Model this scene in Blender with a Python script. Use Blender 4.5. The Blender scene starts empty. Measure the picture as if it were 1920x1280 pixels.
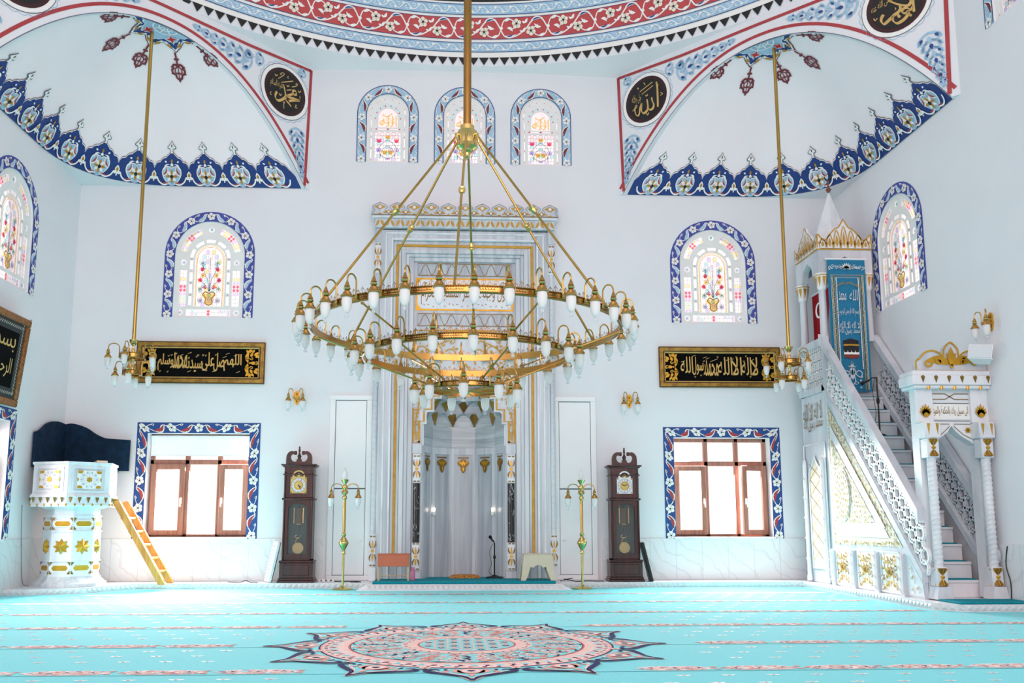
import bpy, math, random, unicodedata
from math import sin, cos, pi, radians as R, sqrt, hypot, atan2
from mathutils import Vector as V, Matrix
from mathutils.geometry import tessellate_polygon

C = bpy.context.scene.collection
scene = bpy.context.scene
random.seed(7)

# ------------------------------------------------------------------ camera, sky, light, exposure
cam_data = bpy.data.cameras.new('camera')
cam = bpy.data.objects.new('camera', cam_data)
C.objects.link(cam)
F_PX, CX, CY = 1642.0, 921.0, 745.0
YAW, PITCH = R(2.86), R(8.12)
CAM = V((-0.27, -14.33, 1.0))
cam.location = CAM
cam.rotation_euler = (pi / 2 + PITCH, 0, -YAW)
cam_data.sensor_width = 36.0
cam_data.lens = F_PX / 1920 * 36
cam_data.shift_x = (960 - CX) / 1920
cam_data.shift_y = (CY - 640) / 1920
cam_data.clip_end = 200
scene.camera = cam
scene.view_settings.view_transform = 'Standard'
scene.view_settings.look = 'None'
scene.view_settings.gamma = 1
scene.view_settings.use_curve_mapping = False
scene.view_settings.exposure = 0.58

world = bpy.data.worlds.new('sky')
scene.world = world
world.use_nodes = True
bg = world.node_tree.nodes['Background']
bg.inputs[0].default_value = (1.0, 0.82, 0.82, 1)
bg.inputs[1].default_value = 1.0


def area(name, loc, rot, sx, sy, power, col=(1, 1, 1)):
    l = bpy.data.lights.new(name, 'AREA')
    l.shape = 'RECTANGLE'
    l.size = sx
    l.size_y = sy
    l.energy = power
    l.color = col
    o = bpy.data.objects.new(name, l)
    o.location = loc
    o.rotation_euler = rot
    C.objects.link(o)
    return o


# daylight entering through the three low windows
for lx, ly, rot_, pw, dx in ((-4.22, 0.42, (R(-52), 0, R(8)), 230, 1.7), (4.24, 0.42, (R(-52), 0, R(-12)), 160, 1.7), (-6.95, -2.45, (0, R(-66), 0), 70, 1.5)):
    area('daylight_window', (lx, ly, 1.62), rot_, dx, 1.5, pw, (1, .96, .92)).data.spread = R(110)
# unseen fill light, added behind the camera to brighten the back wall
area('front_fill', (0, -17.3, 5.6), (R(92), 0, 0), 10.5, 5.5, 370, (1, .705, .67))
scene.cycles.max_bounces = 8
scene.cycles.diffuse_bounces = 5
scene.cycles.transparent_max_bounces = 12


# ------------------------------------------------------------------ measuring: a pixel of the photograph as a point at a depth
def ray(x, y):
    a, b = (x - CX) / F_PX, -(y - CY) / F_PX
    yy = cos(PITCH) - b * sin(PITCH)
    zz = sin(PITCH) + b * cos(PITCH)
    return V((a * cos(YAW) + yy * sin(YAW), -a * sin(YAW) + yy * cos(YAW), zz))


def at(x, y, Y=0.0):
    d = ray(x, y)
    return CAM + d * ((Y - CAM.y) / d.y)


def atX(x, y, X):
    d = ray(x, y)
    return CAM + d * ((X - CAM.x) / d.x)


# ------------------------------------------------------------------ objects
def thing(name, label, cat, loc=(0, 0, 0), rotz=0, group=None):
    o = bpy.data.objects.new(name, None)
    o.empty_display_size = 0.1
    C.objects.link(o)
    o.location = loc
    o.rotation_euler = (0, 0, rotz)
    o['label'] = label
    o['category'] = cat
    if group:
        o['group'] = group
    return o


def tag(o, label, cat, group=None, kind=None):
    o['label'] = label
    o['category'] = cat
    if group:
        o['group'] = group
    if kind:
        o['kind'] = kind
    return o


def struct(o):
    o['kind'] = 'structure'
    return o


def dup(root, loc=None, rotz=None, label=None, group=None):
    def cp(o, parent):
        c = o.copy()
        C.objects.link(c)
        if parent is not None:
            c.parent = parent
        for ch in o.children:
            cp(ch, c)
        return c
    r = cp(root, None)
    if loc is not None:
        r.location = loc
    if rotz is not None:
        r.rotation_euler = (0, 0, rotz)
    if label:
        r['label'] = label
    if group:
        r['group'] = group
    return r


class MB:
    def __init__(s, M=None):
        s.v, s.f, s.mi, s.sm, s.mats = [], [], [], [], []
        s.M = M

    def mat(s, m):
        if m not in s.mats:
            s.mats.append(m)
        return s.mats.index(m)

    def add(s, vs, fs, m, smooth=False):
        b = len(s.v)
        k = s.mat(m)
        if s.M is not None:
            vs = [s.M @ V(p) for p in vs]
        s.v.extend([tuple(p) for p in vs])
        for f in fs:
            s.f.append([b + i for i in f])
            s.mi.append(k)
            s.sm.append(smooth)

    def box(s, x0, x1, y0, y1, z0, z1, m):
        s.add([(x0, y0, z0), (x1, y0, z0), (x1, y1, z0), (x0, y1, z0), (x0, y0, z1), (x1, y0, z1), (x1, y1, z1), (x0, y1, z1)],
              [(0, 3, 2, 1), (4, 5, 6, 7), (0, 1, 5, 4), (1, 2, 6, 5), (2, 3, 7, 6), (3, 0, 4, 7)], m)

    def bbox(s, x0, x1, y0, y1, z0, z1, m, b=0.01):
        """box with chamfered vertical and top/front edges"""
        ins = [(x0 + b, y0), (x1 - b, y0), (x1, y0 + b), (x1, y1 - b), (x1 - b, y1), (x0 + b, y1), (x0, y1 - b), (x0, y0 + b)]
        inn = [(x0 + b, y0 + b), (x1 - b, y0 + b), (x1 - b, y0 + b), (x1 - b, y1 - b), (x1 - b, y1 - b), (x0 + b, y1 - b), (x0 + b, y1 - b), (x0 + b, y0 + b)]
        vs = [(x, y, z0) for x, y in inn] + [(x, y, z0 + b) for x, y in ins] + [(x, y, z1 - b) for x, y in ins] + [(x, y, z1) for x, y in inn]
        fs = [(0, 7, 5, 3, 1), (25, 27, 29, 31)]
        fs[0] = (7, 5, 3, 1)
        for r_ in range(3):
            for i in range(8):
                j = (i + 1) % 8
                fs.append((r_ * 8 + i, r_ * 8 + j, r_ * 8 + 8 + j, r_ * 8 + 8 + i))
        s.add(vs, fs, m)

    def tube(s, pts, r, m, n=8, closed=False, cap=True):
        pts = [V(p) for p in pts]
        N = len(pts)
        rs = r if isinstance(r, (list, tuple)) else [r] * N
        rings = []
        up = None
        for i, p in enumerate(pts):
            if closed:
                t = pts[(i + 1) % N] - pts[i - 1]
            else:
                t = pts[min(i + 1, N - 1)] - pts[max(i - 1, 0)]
            t.normalize()
            if up is None:
                up = V((0, 0, 1)) if abs(t.z) < 0.9 else V((1, 0, 0))
            a = t.cross(up)
            if a.length < 1e-4:
                a = t.cross(V((0.3, 1, 0.2)))
            a.normalize()
            b = a.cross(t)
            up = b
            rings.append([p + (a * cos(2 * pi * k / n) + b * sin(2 * pi * k / n)) * rs[i] for k in range(n)])
        vs = [q for rg in rings for q in rg]
        fs = []
        for i in range(N if closed else N - 1):
            j = (i + 1) % N
            for k in range(n):
                l = (k + 1) % n
                fs.append((i * n + k, j * n + k, j * n + l, i * n + l))
        if cap and not closed:
            fs.append(tuple(range(n)))
            fs.append(tuple(range((N - 1) * n, N * n))[::-1])
        s.add(vs, fs, m, True)

    def lathe(s, prof, m, n=16, c=(0, 0, 0), smooth=True, ang0=0.0, a0=0.0, a1=None, cap=True):
        full = a1 is None
        k_n = n if full else n + 1
        vs, fs = [], []
        for r, z in prof:
            for k in range(k_n):
                a = ang0 + (2 * pi * k / n if full else a0 + (a1 - a0) * k / n)
                vs.append((c[0] + r * cos(a), c[1] + r * sin(a), c[2] + z))
        P = len(prof)
        for i in range(P - 1):
            for k in range(n):
                l = (k + 1) % k_n
                fs.append((i * k_n + k, i * k_n + l, (i + 1) * k_n + l, (i + 1) * k_n + k))
        if cap and full:
            fs.append(tuple(range(n))[::-1])
            fs.append(tuple(range((P - 1) * n, P * n)))
        s.add(vs, fs, m, smooth)

    def prism(s, poly, o, u, v, d, m, front=None):
        """poly in (u,v) extruded from o by the vector d; front material may differ"""
        o, u, v, d = V(o), V(u), V(v), V(d)
        n = len(poly)
        a = [o + u * x + v * y for x, y in poly]
        b = [p + d for p in a]
        s.add(a + b, [tuple(range(n))] + [(i, (i + 1) % n, n + (i + 1) % n, n + i) for i in range(n)], m)
        s.add(b, [tuple(range(n))], front or m)

    def holes(s, outer, hs, o, u, v, d, m):
        """plate with holes: front at o, back at o+d"""
        o, u, v, d = V(o), V(u), V(v), V(d)
        loops = [outer] + hs
        flat = [p for l in loops for p in l]
        tris = tessellate_polygon([[V((x, y, 0)) for x, y in l] for l in loops])
        a = [o + u * x + v * y for x, y in flat]
        b = [p + d for p in a]
        N = len(flat)
        fs = [tuple(t) for t in tris] + [tuple(N + i for i in t) for t in tris]
        k = 0
        for l in loops:
            n = len(l)
            for i in range(n):
                j = (i + 1) % n
                fs.append((k + i, k + j, N + k + j, N + k + i))
            k += n
        s.add(a + b, fs, m)

    def build(s, name, parent=None, loc=None, normals=True):
        me = bpy.data.meshes.new(name)
        me.from_pydata(s.v, [], s.f)
        for m in s.mats:
            me.materials.append(m)
        me.polygons.foreach_set('material_index', s.mi)
        me.polygons.foreach_set('use_smooth', s.sm)
        me.update()
        if any(s.sm):
            try:
                me.set_sharp_from_angle(angle=R(40))
            except Exception:
                pass
        o = bpy.data.objects.new(name, me)
        C.objects.link(o)
        if parent is not None:
            o.parent = parent
        if loc is not None:
            o.location = loc
        return o


# ------------------------------------------------------------------ materials
def lin(h):
    h = h.lstrip('#')
    c = [int(h[i:i + 2], 16) / 255 for i in (0, 2, 4)]
    return tuple(x / 12.92 if x <= 0.04045 else ((x + 0.055) / 1.055) ** 2.4 for x in c) + (1,)


def newmat(name):
    m = bpy.data.materials.new(name)
    m.use_nodes = True
    nt = m.node_tree
    b = nt.nodes['Principled BSDF']
    return m, nt, b


def mat(name, col, rough=0.6, metal=0.0, var=0.05, scale=6.0, col2=None, stretch=(1, 1, 1), bump=0.0, spec=0.5, detail=4.0, lo=0.35, hi=0.65, dist=0.0):
    m, nt, b = newmat(name)
    N, L = nt.nodes, nt.links
    tc = N.new('ShaderNodeTexCoord')
    mp = N.new('ShaderNodeMapping')
    mp.inputs['Scale'].default_value = stretch
    nz = N.new('ShaderNodeTexNoise')
    nz.inputs['Scale'].default_value = scale
    nz.inputs['Detail'].default_value = detail
    nz.inputs['Distortion'].default_value = dist
    rp = N.new('ShaderNodeValToRGB')
    c1 = lin(col)
    c2 = lin(col2) if col2 else tuple(max(0, x * (1 - var * 2)) for x in c1[:3]) + (1,)
    rp.color_ramp.elements[0].position = lo
    rp.color_ramp.elements[1].position = hi
    rp.color_ramp.elements[0].color = c2
    rp.color_ramp.elements[1].color = c1
    L.new(tc.outputs['Object'], mp.inputs[0])
    L.new(mp.outputs[0], nz.inputs['Vector'])
    L.new(nz.outputs[0], rp.inputs[0])
    L.new(rp.outputs[0], b.inputs['Base Color'])
    b.inputs['Roughness'].default_value = rough
    b.inputs['Metallic'].default_value = metal
    b.inputs['Specular IOR Level'].default_value = spec
    if bump:
        bp = N.new('ShaderNodeBump')
        bp.inputs['Strength'].default_value = bump
        bp.inputs['Distance'].default_value = 0.01
        L.new(nz.outputs[0], bp.inputs['Height'])
        L.new(bp.outputs[0], b.inputs['Normal'])
    return m


def glassmat(name, col, mixw=0.12, rough=0.3):
    """thin tinted pane: mostly clear, a little diffuse"""
    m, nt, b = newmat(name)
    N, L = nt.nodes, nt.links
    tr = N.new('ShaderNodeBsdfTransparent')
    nz = N.new('ShaderNodeTexNoise')
    nz.inputs['Scale'].default_value = 9
    rp = N.new('ShaderNodeValToRGB')
    c = lin(col)
    rp.color_ramp.elements[0].color = tuple(x * 0.93 for x in c[:3]) + (1,)
    rp.color_ramp.elements[1].color = c
    L.new(nz.outputs[0], rp.inputs[0])
    L.new(rp.outputs[0], tr.inputs[0])
    mx = N.new('ShaderNodeMixShader')
    mx.inputs[0].default_value = mixw
    b.inputs['Base Color'].default_value = c
    b.inputs['Roughness'].default_value = rough
    L.new(tr.outputs[0], mx.inputs[1])
    L.new(b.outputs[0], mx.inputs[2])
    L.new(mx.outputs[0], N['Material Output'].inputs[0])
    return m


PLASTER = mat('white_plaster', '#e9eaee', 0.8, var=0.012, scale=1.3, bump=0.02)
CEILP = mat('ceiling_plaster', '#faf3f5', 0.85, var=0.012, scale=1.1)
PLASTER2 = mat('white_reveal_plaster', '#f1f1f1', 0.8, var=0.012, scale=2)
VAULT = mat('pale_vault_plaster', '#fbf2f5', 0.85, var=0.012, scale=1.1)
NAVY = mat('navy_paint', '#1d4a8f', 0.6, var=0.06, scale=5)
NAVYD = mat('dark_navy_paint', '#143a80', 0.6, var=0.06, scale=5)
INDIGO = mat('indigo_paint', '#4450a6', 0.6, var=0.05, scale=5)
SKYB = mat('light_blue_paint', '#a5cbe4', 0.6, var=0.05, scale=5)
PALEB = mat('pale_blue_paint', '#b9d6e8', 0.6, var=0.05, scale=5)
MIDB = mat('mid_blue_paint', '#8fbad6', 0.6, var=0.05, scale=5)
RED = mat('brick_red_paint', '#b23d42', 0.6, var=0.06, scale=5)
RED2 = mat('coral_red_paint', '#c64a4c', 0.6, var=0.05, scale=5)
MAROON = mat('maroon_paint', '#7a2f38', 0.6, var=0.06, scale=5)
BRIGHTRED = mat('scarlet_paint', '#c9161f', 0.6, var=0.05, scale=5)
WHITEP = mat('white_paint', '#f7f6f2', 0.6, var=0.015, scale=5)
CREAM = mat('cream_paint', '#f3ead8', 0.6, var=0.03, scale=5)
BLACKP = mat('black_paint', '#161415', 0.6, var=0.1, scale=5)
OCHRE = mat('ochre_paint', '#b98a2c', 0.6, var=0.06, scale=6)
GREYLINE = mat('grey_line_paint', '#6d7480', 0.7, var=0.05, scale=6)
LETTER = mat('gold_letter_paint', '#d8b26a', 0.5, var=0.08, scale=12)
GOLD = mat('gilded_relief', '#d9a531', 0.34, 0.55, var=0.12, scale=9)
GOLDP = mat('gold_paint', '#cf9c33', 0.5, 0.15, var=0.10, scale=9)
BRONZE = mat('dark_gilding', '#94702c', 0.45, 0.4, var=0.15, scale=9)
BRASS = mat('polished_brass', '#e0c27a', 0.16, 1.0, var=0.06, scale=7, spec=0.5)
BRASSD = mat('amber_brass', '#cf9c55', 0.22, 1.0, var=0.10, scale=7)
POLEM = mat('copper_brown_pole', '#ac8046', 0.28, 1.0, var=0.06, scale=4)
BRASSR = mat('brass_tube', '#c29c55', 0.25, 1.0, var=0.06, scale=4)
MARBLE = mat('grey_veined_marble', '#d6dadf', 0.28, var=0.05, scale=1.0, col2='#b2b8c1', stretch=(9, 9, 0.55), detail=6, lo=0.3, hi=0.62, dist=0.6)
MARBLEH = mat('grey_marble_level_veins', '#c6ccd1', 0.28, scale=1.0, col2='#a0a8af', stretch=(1.2, 1.2, 14), detail=6, lo=0.3, hi=0.62, dist=0.6)
MARBLED = mat('blue_grey_marble', '#c3c8cf', 0.22, scale=1.0, col2='#a0a7b1', stretch=(10, 10, 0.5), detail=6, lo=0.3, hi=0.62, dist=0.8)
MARBLEW = mat('white_marble', '#e9ebef', 0.3, scale=1.4, col2='#cfd4dc', stretch=(2, 2, 1), detail=6, lo=0.3, hi=0.55, dist=0.6)
BLACKM = mat('black_marble', '#141516', 0.2, scale=7, col2='#a5a8aa', detail=9, lo=0.36, hi=0.42, dist=2.0, stretch=(2, 2, 1.2))
WOOD = mat('mahogany', '#4a1a18', 0.3, scale=3, col2='#2e0f10', stretch=(8, 8, 0.6), detail=6, dist=0.4)
PINE = mat('pine_wood', '#d99c4c', 0.5, scale=3, col2='#b87a32', stretch=(6, 6, 0.6), detail=5, dist=0.5)
FRAMEW = mat('brown_window_frame', '#b07c6a', 0.4, scale=3, col2='#9a6655', stretch=(8, 8, 0.7), detail=5, dist=0.4)
WHITEPL = mat('white_lacquer', '#eef0f2', 0.35, var=0.01, scale=3)
FROST = None


def frosted():
    m, nt, b = newmat('frosted_glass')
    N, L = nt.nodes, nt.links
    nz = N.new('ShaderNodeTexNoise')
    nz.inputs['Scale'].default_value = 30
    rp = N.new('ShaderNodeValToRGB')
    rp.color_ramp.elements[0].color = (0.93, 0.93, 0.93, 1)
    rp.color_ramp.elements[1].color = (0.985, 0.98, 0.975, 1)
    L.new(nz.outputs[0], rp.inputs[0])
    L.new(rp.outputs[0], b.inputs['Base Color'])
    b.inputs['Roughness'].default_value = 0.45
    tl = N.new('ShaderNodeBsdfTranslucent')
    L.new(rp.outputs[0], tl.inputs[0])
    tp = N.new('ShaderNodeBsdfTransparent')
    m1 = N.new('ShaderNodeMixShader')
    m1.inputs[0].default_value = 0.35
    m2 = N.new('ShaderNodeMixShader')
    m2.inputs[0].default_value = 0.07
    L.new(b.outputs[0], m1.inputs[1])
    L.new(tl.outputs[0], m1.inputs[2])
    L.new(m1.outputs[0], m2.inputs[1])
    L.new(tp.outputs[0], m2.inputs[2])
    L.new(m2.outputs[0], N['Material Output'].inputs[0])
    return m


FROST = frosted()
CLEAR = glassmat('clear_glass', '#fbfdff', 0.14, 0.03)
PANE = glassmat('window_glass', '#ffffff', 0.04, 0.02)
SG = {k: glassmat('stained_' + k, c, 0.10, 0.3) for k, c in dict(
    white='#fdfdfd', pink='#ff7f98', rose='#ffc3cd', cyan='#bdf0f3', lilac='#dcd8f6', yellow='#fbeeb0', gold='#f3d88a', green='#d6f4de', blue='#cfe0f6').items()}
LATTICE = mat('white_lattice_plaster', '#f2f1ee', 0.8, var=0.02, scale=5)


# ------------------------------------------------------------------ flat drawing on any surface: mp(x, y, off) -> point
class Draw:
    def __init__(s, mb, mp, base=0.003, step=0.0022):
        s.mb, s.mp, s.b, s.st = mb, mp, base, step

    def off(s, l):
        return s.b + s.st * l

    def poly(s, pts, m, l=0):
        s.mb.add([s.mp(x, y, s.off(l)) for x, y in pts], [tuple(range(len(pts)))], m)

    def grid(s, x0, x1, y0, y1, nx, ny, m, l=0):
        vs = [s.mp(x0 + (x1 - x0) * i / nx, y0 + (y1 - y0) * j / ny, s.off(l)) for j in range(ny + 1) for i in range(nx + 1)]
        fs = [(j * (nx + 1) + i, j * (nx + 1) + i + 1, (j + 1) * (nx + 1) + i + 1, (j + 1) * (nx + 1) + i) for j in range(ny) for i in range(nx)]
        s.mb.add(vs, fs, m)

    def disc(s, x, y, r, m, l=0, n=14, ry=None):
        ry = ry or r
        s.poly([(x + r * cos(2 * pi * k / n), y + ry * sin(2 * pi * k / n)) for k in range(n)], m, l)

    def ring(s, x, y, r0, r1, m, l=0, n=32, sy=1.0):
        vs, fs = [], []
        for k in range(n):
            a = 2 * pi * k / n
            vs += [s.mp(x + r0 * cos(a), y + r0 * sy * sin(a), s.off(l)), s.mp(x + r1 * cos(a), y + r1 * sy * sin(a), s.off(l))]
        for k in range(n):
            j = (k + 1) % n
            fs.append((2 * k, 2 * k + 1, 2 * j + 1, 2 * j))
        s.mb.add(vs, fs, m)

    def stroke(s, pts, w, m, l=0, closed=False, nib=None):
        N = len(pts)
        if N < 2:
            return
        ws = w if isinstance(w, (list, tuple)) else [w] * N
        vs, fs = [], []
        for i, (x, y) in enumerate(pts):
            if closed:
                ax, ay = pts[i - 1]
                bx, by = pts[(i + 1) % N]
            else:
                ax, ay = pts[max(i - 1, 0)]
                bx, by = pts[min(i + 1, N - 1)]
            tx, ty = bx - ax, by - ay
            d = hypot(tx, ty) or 1
            nx, ny = -ty / d, tx / d
            h = ws[i] / 2
            if nib is not None:
                a = abs(nx * cos(nib) + ny * sin(nib))
                h = h * (0.28 + 0.72 * a)
            vs += [s.mp(x + nx * h, y + ny * h, s.off(l)), s.mp(x - nx * h, y - ny * h, s.off(l))]
        for i in range(N if closed else N - 1):
            j = (i + 1) % N
            fs.append((2 * i, 2 * i + 1, 2 * j + 1, 2 * j))
        s.mb.add(vs, fs, m)

    def petal(s, x, y, a, L, w, m, l=0, n=5):
        pts = []
        for k in range(n + 1):
            t = k / n
            pts.append((t * L, w / 2 * sin(pi * t ** 0.75)))
        pts += [(px_, -py_) for px_, py_ in pts[-2:0:-1]]
        ca, sa = cos(a), sin(a)
        s.poly([(x + p * ca - q * sa, y + p * sa + q * ca) for p, q in pts], m, l)

    def leaf(s, x0, y0, x1, y1, bend, w, m, l=0, n=6):
        """curved leaf from one point to another"""
        dx, dy = x1 - x0, y1 - y0
        up, dn = [], []
        for k in range(n + 1):
            t = k / n
            c = bend * 4 * t * (1 - t)
            h = w / 2 * sin(pi * t ** 0.8)
            bx, by = x0 + dx * t - dy * c, y0 + dy * t + dx * c
            L = hypot(dx, dy) or 1
            up.append((bx - dy / L * h, by + dx / L * h))
            dn.append((bx + dy / L * h, by - dx / L * h))
        s.poly(up + dn[-2:0:-1], m, l)

    def flower(s, x, y, r, m, mc, l=0, n=5, a0=pi / 2, edge=None, cr=0.2):
        for k in range(n):
            a = a0 + 2 * pi * k / n
            if edge:
                s.disc(x + cos(a) * r * 0.58, y + sin(a) * r * 0.58, r * 0.47, edge, l, 9)
            s.disc(x + cos(a) * r * 0.58, y + sin(a) * r * 0.58, r * 0.42, m, l + 1, 9)
        s.disc(x, y, r * 0.3, m, l + 1.3, 8)
        s.disc(x, y, r * cr, mc, l + 2, 8)
        for k in range(n):
            a = a0 + 2 * pi * (k + 0.5) / n
            s.petal(x + cos(a) * r * .22, y + sin(a) * r * .22, a, r * 0.42, r * 0.1, mc, l + 2, 3)


def curve(pts, n=6, closed=False):
    """Catmull-Rom through 2-D points"""
    P = [V((p[0], p[1])) for p in pts]
    N = len(P)
    out = []
    for i in range(N if closed else N - 1):
        if closed:
            a, b, c, d = P[i - 1], P[i], P[(i + 1) % N], P[(i + 2) % N]
        else:
            a, b, c, d = P[max(i - 1, 0)], P[i], P[i + 1], P[min(i + 2, N - 1)]
        for k in range(n):
            t = k / n
            q = 0.5 * ((2 * b) + (c - a) * t + (2 * a - 5 * b + 4 * c - d) * t * t + (3 * b - a - 3 * c + d) * t ** 3)
            out.append((q.x, q.y))
    if not closed:
        out.append((P[-1].x, P[-1].y))
    return out


def spiral(x, y, r, a0, turns, n=14):
    return [(x + r * (1 - 0.85 * k / n) * cos(a0 + turns * 2 * pi * k / n), y + r * (1 - 0.85 * k / n) * sin(a0 + turns * 2 * pi * k / n)) for k in range(n + 1)]


def plane(o, u, v, nrm):
    o, u, v, nrm = V(o), V(u), V(v), V(nrm)
    return lambda x, y, off: o + u * x + v * y + nrm * off


class Path2:
    """arc-length coordinates along a polyline: (s, d) -> (x, y); d to the left"""
    def __init__(s, pts):
        s.p = [V((a[0], a[1])) for a in pts]
        s.l = [0]
        for a, b in zip(s.p, s.p[1:]):
            s.l.append(s.l[-1] + (b - a).length)
        s.len = s.l[-1]
        s.n = []
        for i in range(len(s.p)):
            a, b = s.p[max(i - 1, 0)], s.p[min(i + 1, len(s.p) - 1)]
            t1 = (s.p[i] - a).normalized() if i > 0 else None
            t2 = (b - s.p[i]).normalized() if i < len(s.p) - 1 else None
            t = (t1 or t2) + (t2 or t1)
            t.normalize()
            k = 1.0
            if t1 and t2:
                k = 1 / max(0.5, t.dot(t1))
            s.n.append(V((-t.y, t.x)) * k)

    def __call__(s, q, d):
        i = 0
        while i < len(s.l) - 2 and s.l[i + 1] < q:
            i += 1
        t = (q - s.l[i]) / ((s.l[i + 1] - s.l[i]) or 1)
        p = s.p[i].lerp(s.p[i + 1], t)
        n = s.n[i].lerp(s.n[i + 1], max(0, min(1, t)))
        return p.x + n.x * d, p.y + n.y * d


# ------------------------------------------------------------------ Arabic lettering
FORMS = {}
for c_ in range(0xFE70, 0xFEFD):
    d_ = unicodedata.decomposition(chr(c_)).split()
    if len(d_) == 2:
        FORMS.setdefault(chr(int(d_[1], 16)), {})[d_[0]] = chr(c_)
    if len(d_) == 3 and d_[1] == '0644':
        FORMS.setdefault('LA' + chr(int(d_[2], 16)), {})[d_[0]] = chr(c_)


def shape(t):
    out, prev, i = [], False, 0
    while i < len(t):
        ch = t[i]
        if ch == '\u0644' and i + 1 < len(t) and 'LA' + t[i + 1] in FORMS:
            f = FORMS['LA' + t[i + 1]]
            out.append(f['<final>' if prev else '<isolated>'])
            prev = False
            i += 2
            continue
        f = FORMS.get(ch)
        if not f:
            out.append(ch)
            prev = False
            i += 1
            continue
        nx = t[i + 1] if i + 1 < len(t) else ''
        join = '<initial>' in f and nx in FORMS
        k = ('<medial>' if prev else '<initial>') if join else ('<final>' if prev else '<isolated>')
        out.append(f.get(k) or f['<isolated>'])
        prev = join
        i += 1
    return ''.join(reversed(out))


_txt = {}


def lettering(t, raw=False):
    """(vertices, faces) of a line of text, scaled to the unit square"""
    if t in _txt:
        return _txt[t]
    cu = bpy.data.curves.new('lettering', 'FONT')
    body = t if raw else shape(t)
    cu.body = body
    cu.resolution_u = 3
    mm = [bpy.data.materials.new('ink'), bpy.data.materials.new('ink')]
    for q in mm:
        cu.materials.append(q)
    for i, bf in enumerate(cu.body_format):
        bf.material_index = i % 2
    o = bpy.data.objects.new('lettering', cu)
    C.objects.link(o)
    dg = bpy.context.evaluated_depsgraph_get()
    dg.update()
    me = bpy.data.meshes.new_from_object(o.evaluated_get(dg))
    vs = [v.co.copy() for v in me.vertices]
    fs = [tuple(p.vertices) for p in me.polygons]
    bpy.data.meshes.remove(me)
    bpy.data.objects.remove(o)
    bpy.data.curves.remove(cu)
    for q in mm:
        bpy.data.materials.remove(q)
    if vs:
        x0, x1 = min(v.x for v in vs), max(v.x for v in vs)
        y0, y1 = min(v.y for v in vs), max(v.y for v in vs)
        vs = [((v.x - x0) / ((x1 - x0) or 1), (v.y - y0) / ((y1 - y0) or 1)) for v in vs]
    _txt[t] = (vs, fs)
    return _txt[t]


def write(dr, t, x, y, w, h, m, l=1, slant=0.0, arc=None, raw=False):
    vs, fs = lettering(t, raw)
    if vs:
        dr.mb.add([dr.mp(x + a * w + slant * b * h, y + b * h + (arc(a) if arc else 0), dr.off(l)) for a, b in vs], fs, m)

# ------------------------------------------------------------------ the room
WL, WR, A8 = -6.42, 6.44, 2.63      # side walls, half the side of the octagon above
HS, HD = 6.6, 8.78                  # spring of the corner vaults, foot of the dome
BACK = plane((0, 0, 0), (1, 0, 0), (0, 0, 1), (0, -1, 0))
LEFT = plane((WL, 0, 0), (0, 1, 0), (0, 0, 1), (1, 0, 0))
RIGHT = plane((WR, 0, 0), (0, 1, 0), (0, 0, 1), (-1, 0, 0))


def arch_pts(c, hw, z0, zs, rise=None, n=16):
    """closed outline of an arched opening, bottom left round to bottom right"""
    rise = rise or hw
    return [(c - hw, z0)] + [(c - hw * cos(pi * k / n), zs + rise * sin(pi * k / n)) for k in range(n + 1)] + [(c + hw, z0)]


def rect_pts(x0, x1, z0, z1):
    return [(x0, z0), (x0, z1), (x1, z1), (x1, z0)]


# openings: low windows, tall arched windows, small upper windows
LOW = dict(L=(-5.10, -3.475, 0.77, 2.43), R=(3.475, 5.10, 0.77, 2.40))
ARCH = dict(L=(-4.245, 4.35), R=(4.245, 4.35))
UPC = (-1.335, -0.012, 1.308)
SIDE_ARCH_L, SIDE_ARCH_R = -2.11, -1.97
UP_R = -4.95

w = MB()
hs = [rect_pts(*LOW['L']), rect_pts(*LOW['R'])]
hs += [arch_pts(c, 0.57, z, z + 1.07) for c, z in ARCH.values()]
hs += [arch_pts(c, 0.36, 7.10, 7.97) for c in UPC]
w.holes([(WL - 0.3, -0.2), (WL - 0.3, HS), (-A8, HS), (-A8, HD + 0.1), (A8, HD + 0.1), (A8, HS), (WR + 0.3, HS), (WR + 0.3, -0.2)][::-1],
        hs + [[(-0.66, 0.0), (-0.66, 3.35), (0.66, 3.35), (0.66, 0.0)]], (0, 0, 0), (1, 0, 0), (0, 0, 1), (0, 0.34, 0), PLASTER)
struct(w.build('wall_back'))
w = MB()
w.holes([(0.0, -0.2), (0.0, HS), (-(abs(WL) - A8), HS), (-(abs(WL) - A8), HD + 0.1), (-17.5, HD + 0.1), (-17.5, -0.2)],
        [rect_pts(-3.36, -1.76, 0.77, 2.42), arch_pts(SIDE_ARCH_L, 0.57, 4.32, 5.39)], (WL, 0, 0), (0, 1, 0), (0, 0, 1), (-0.34, 0, 0), PLASTER)
struct(w.build('wall_left'))
w = MB()
w.holes([(0.0, -0.2), (0.0, HS), (-(WR - A8), HS), (-(WR - A8), HD + 0.1), (-17.5, HD + 0.1), (-17.5, -0.2)],
        [arch_pts(SIDE_ARCH_R, 0.57, 4.25, 5.32), arch_pts(UP_R, 0.36, 7.12, 7.99)], (WR, 0, 0), (0, 1, 0), (0, 0, 1), (0.34, 0, 0), PLASTER)
struct(w.build('wall_right'))


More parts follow.
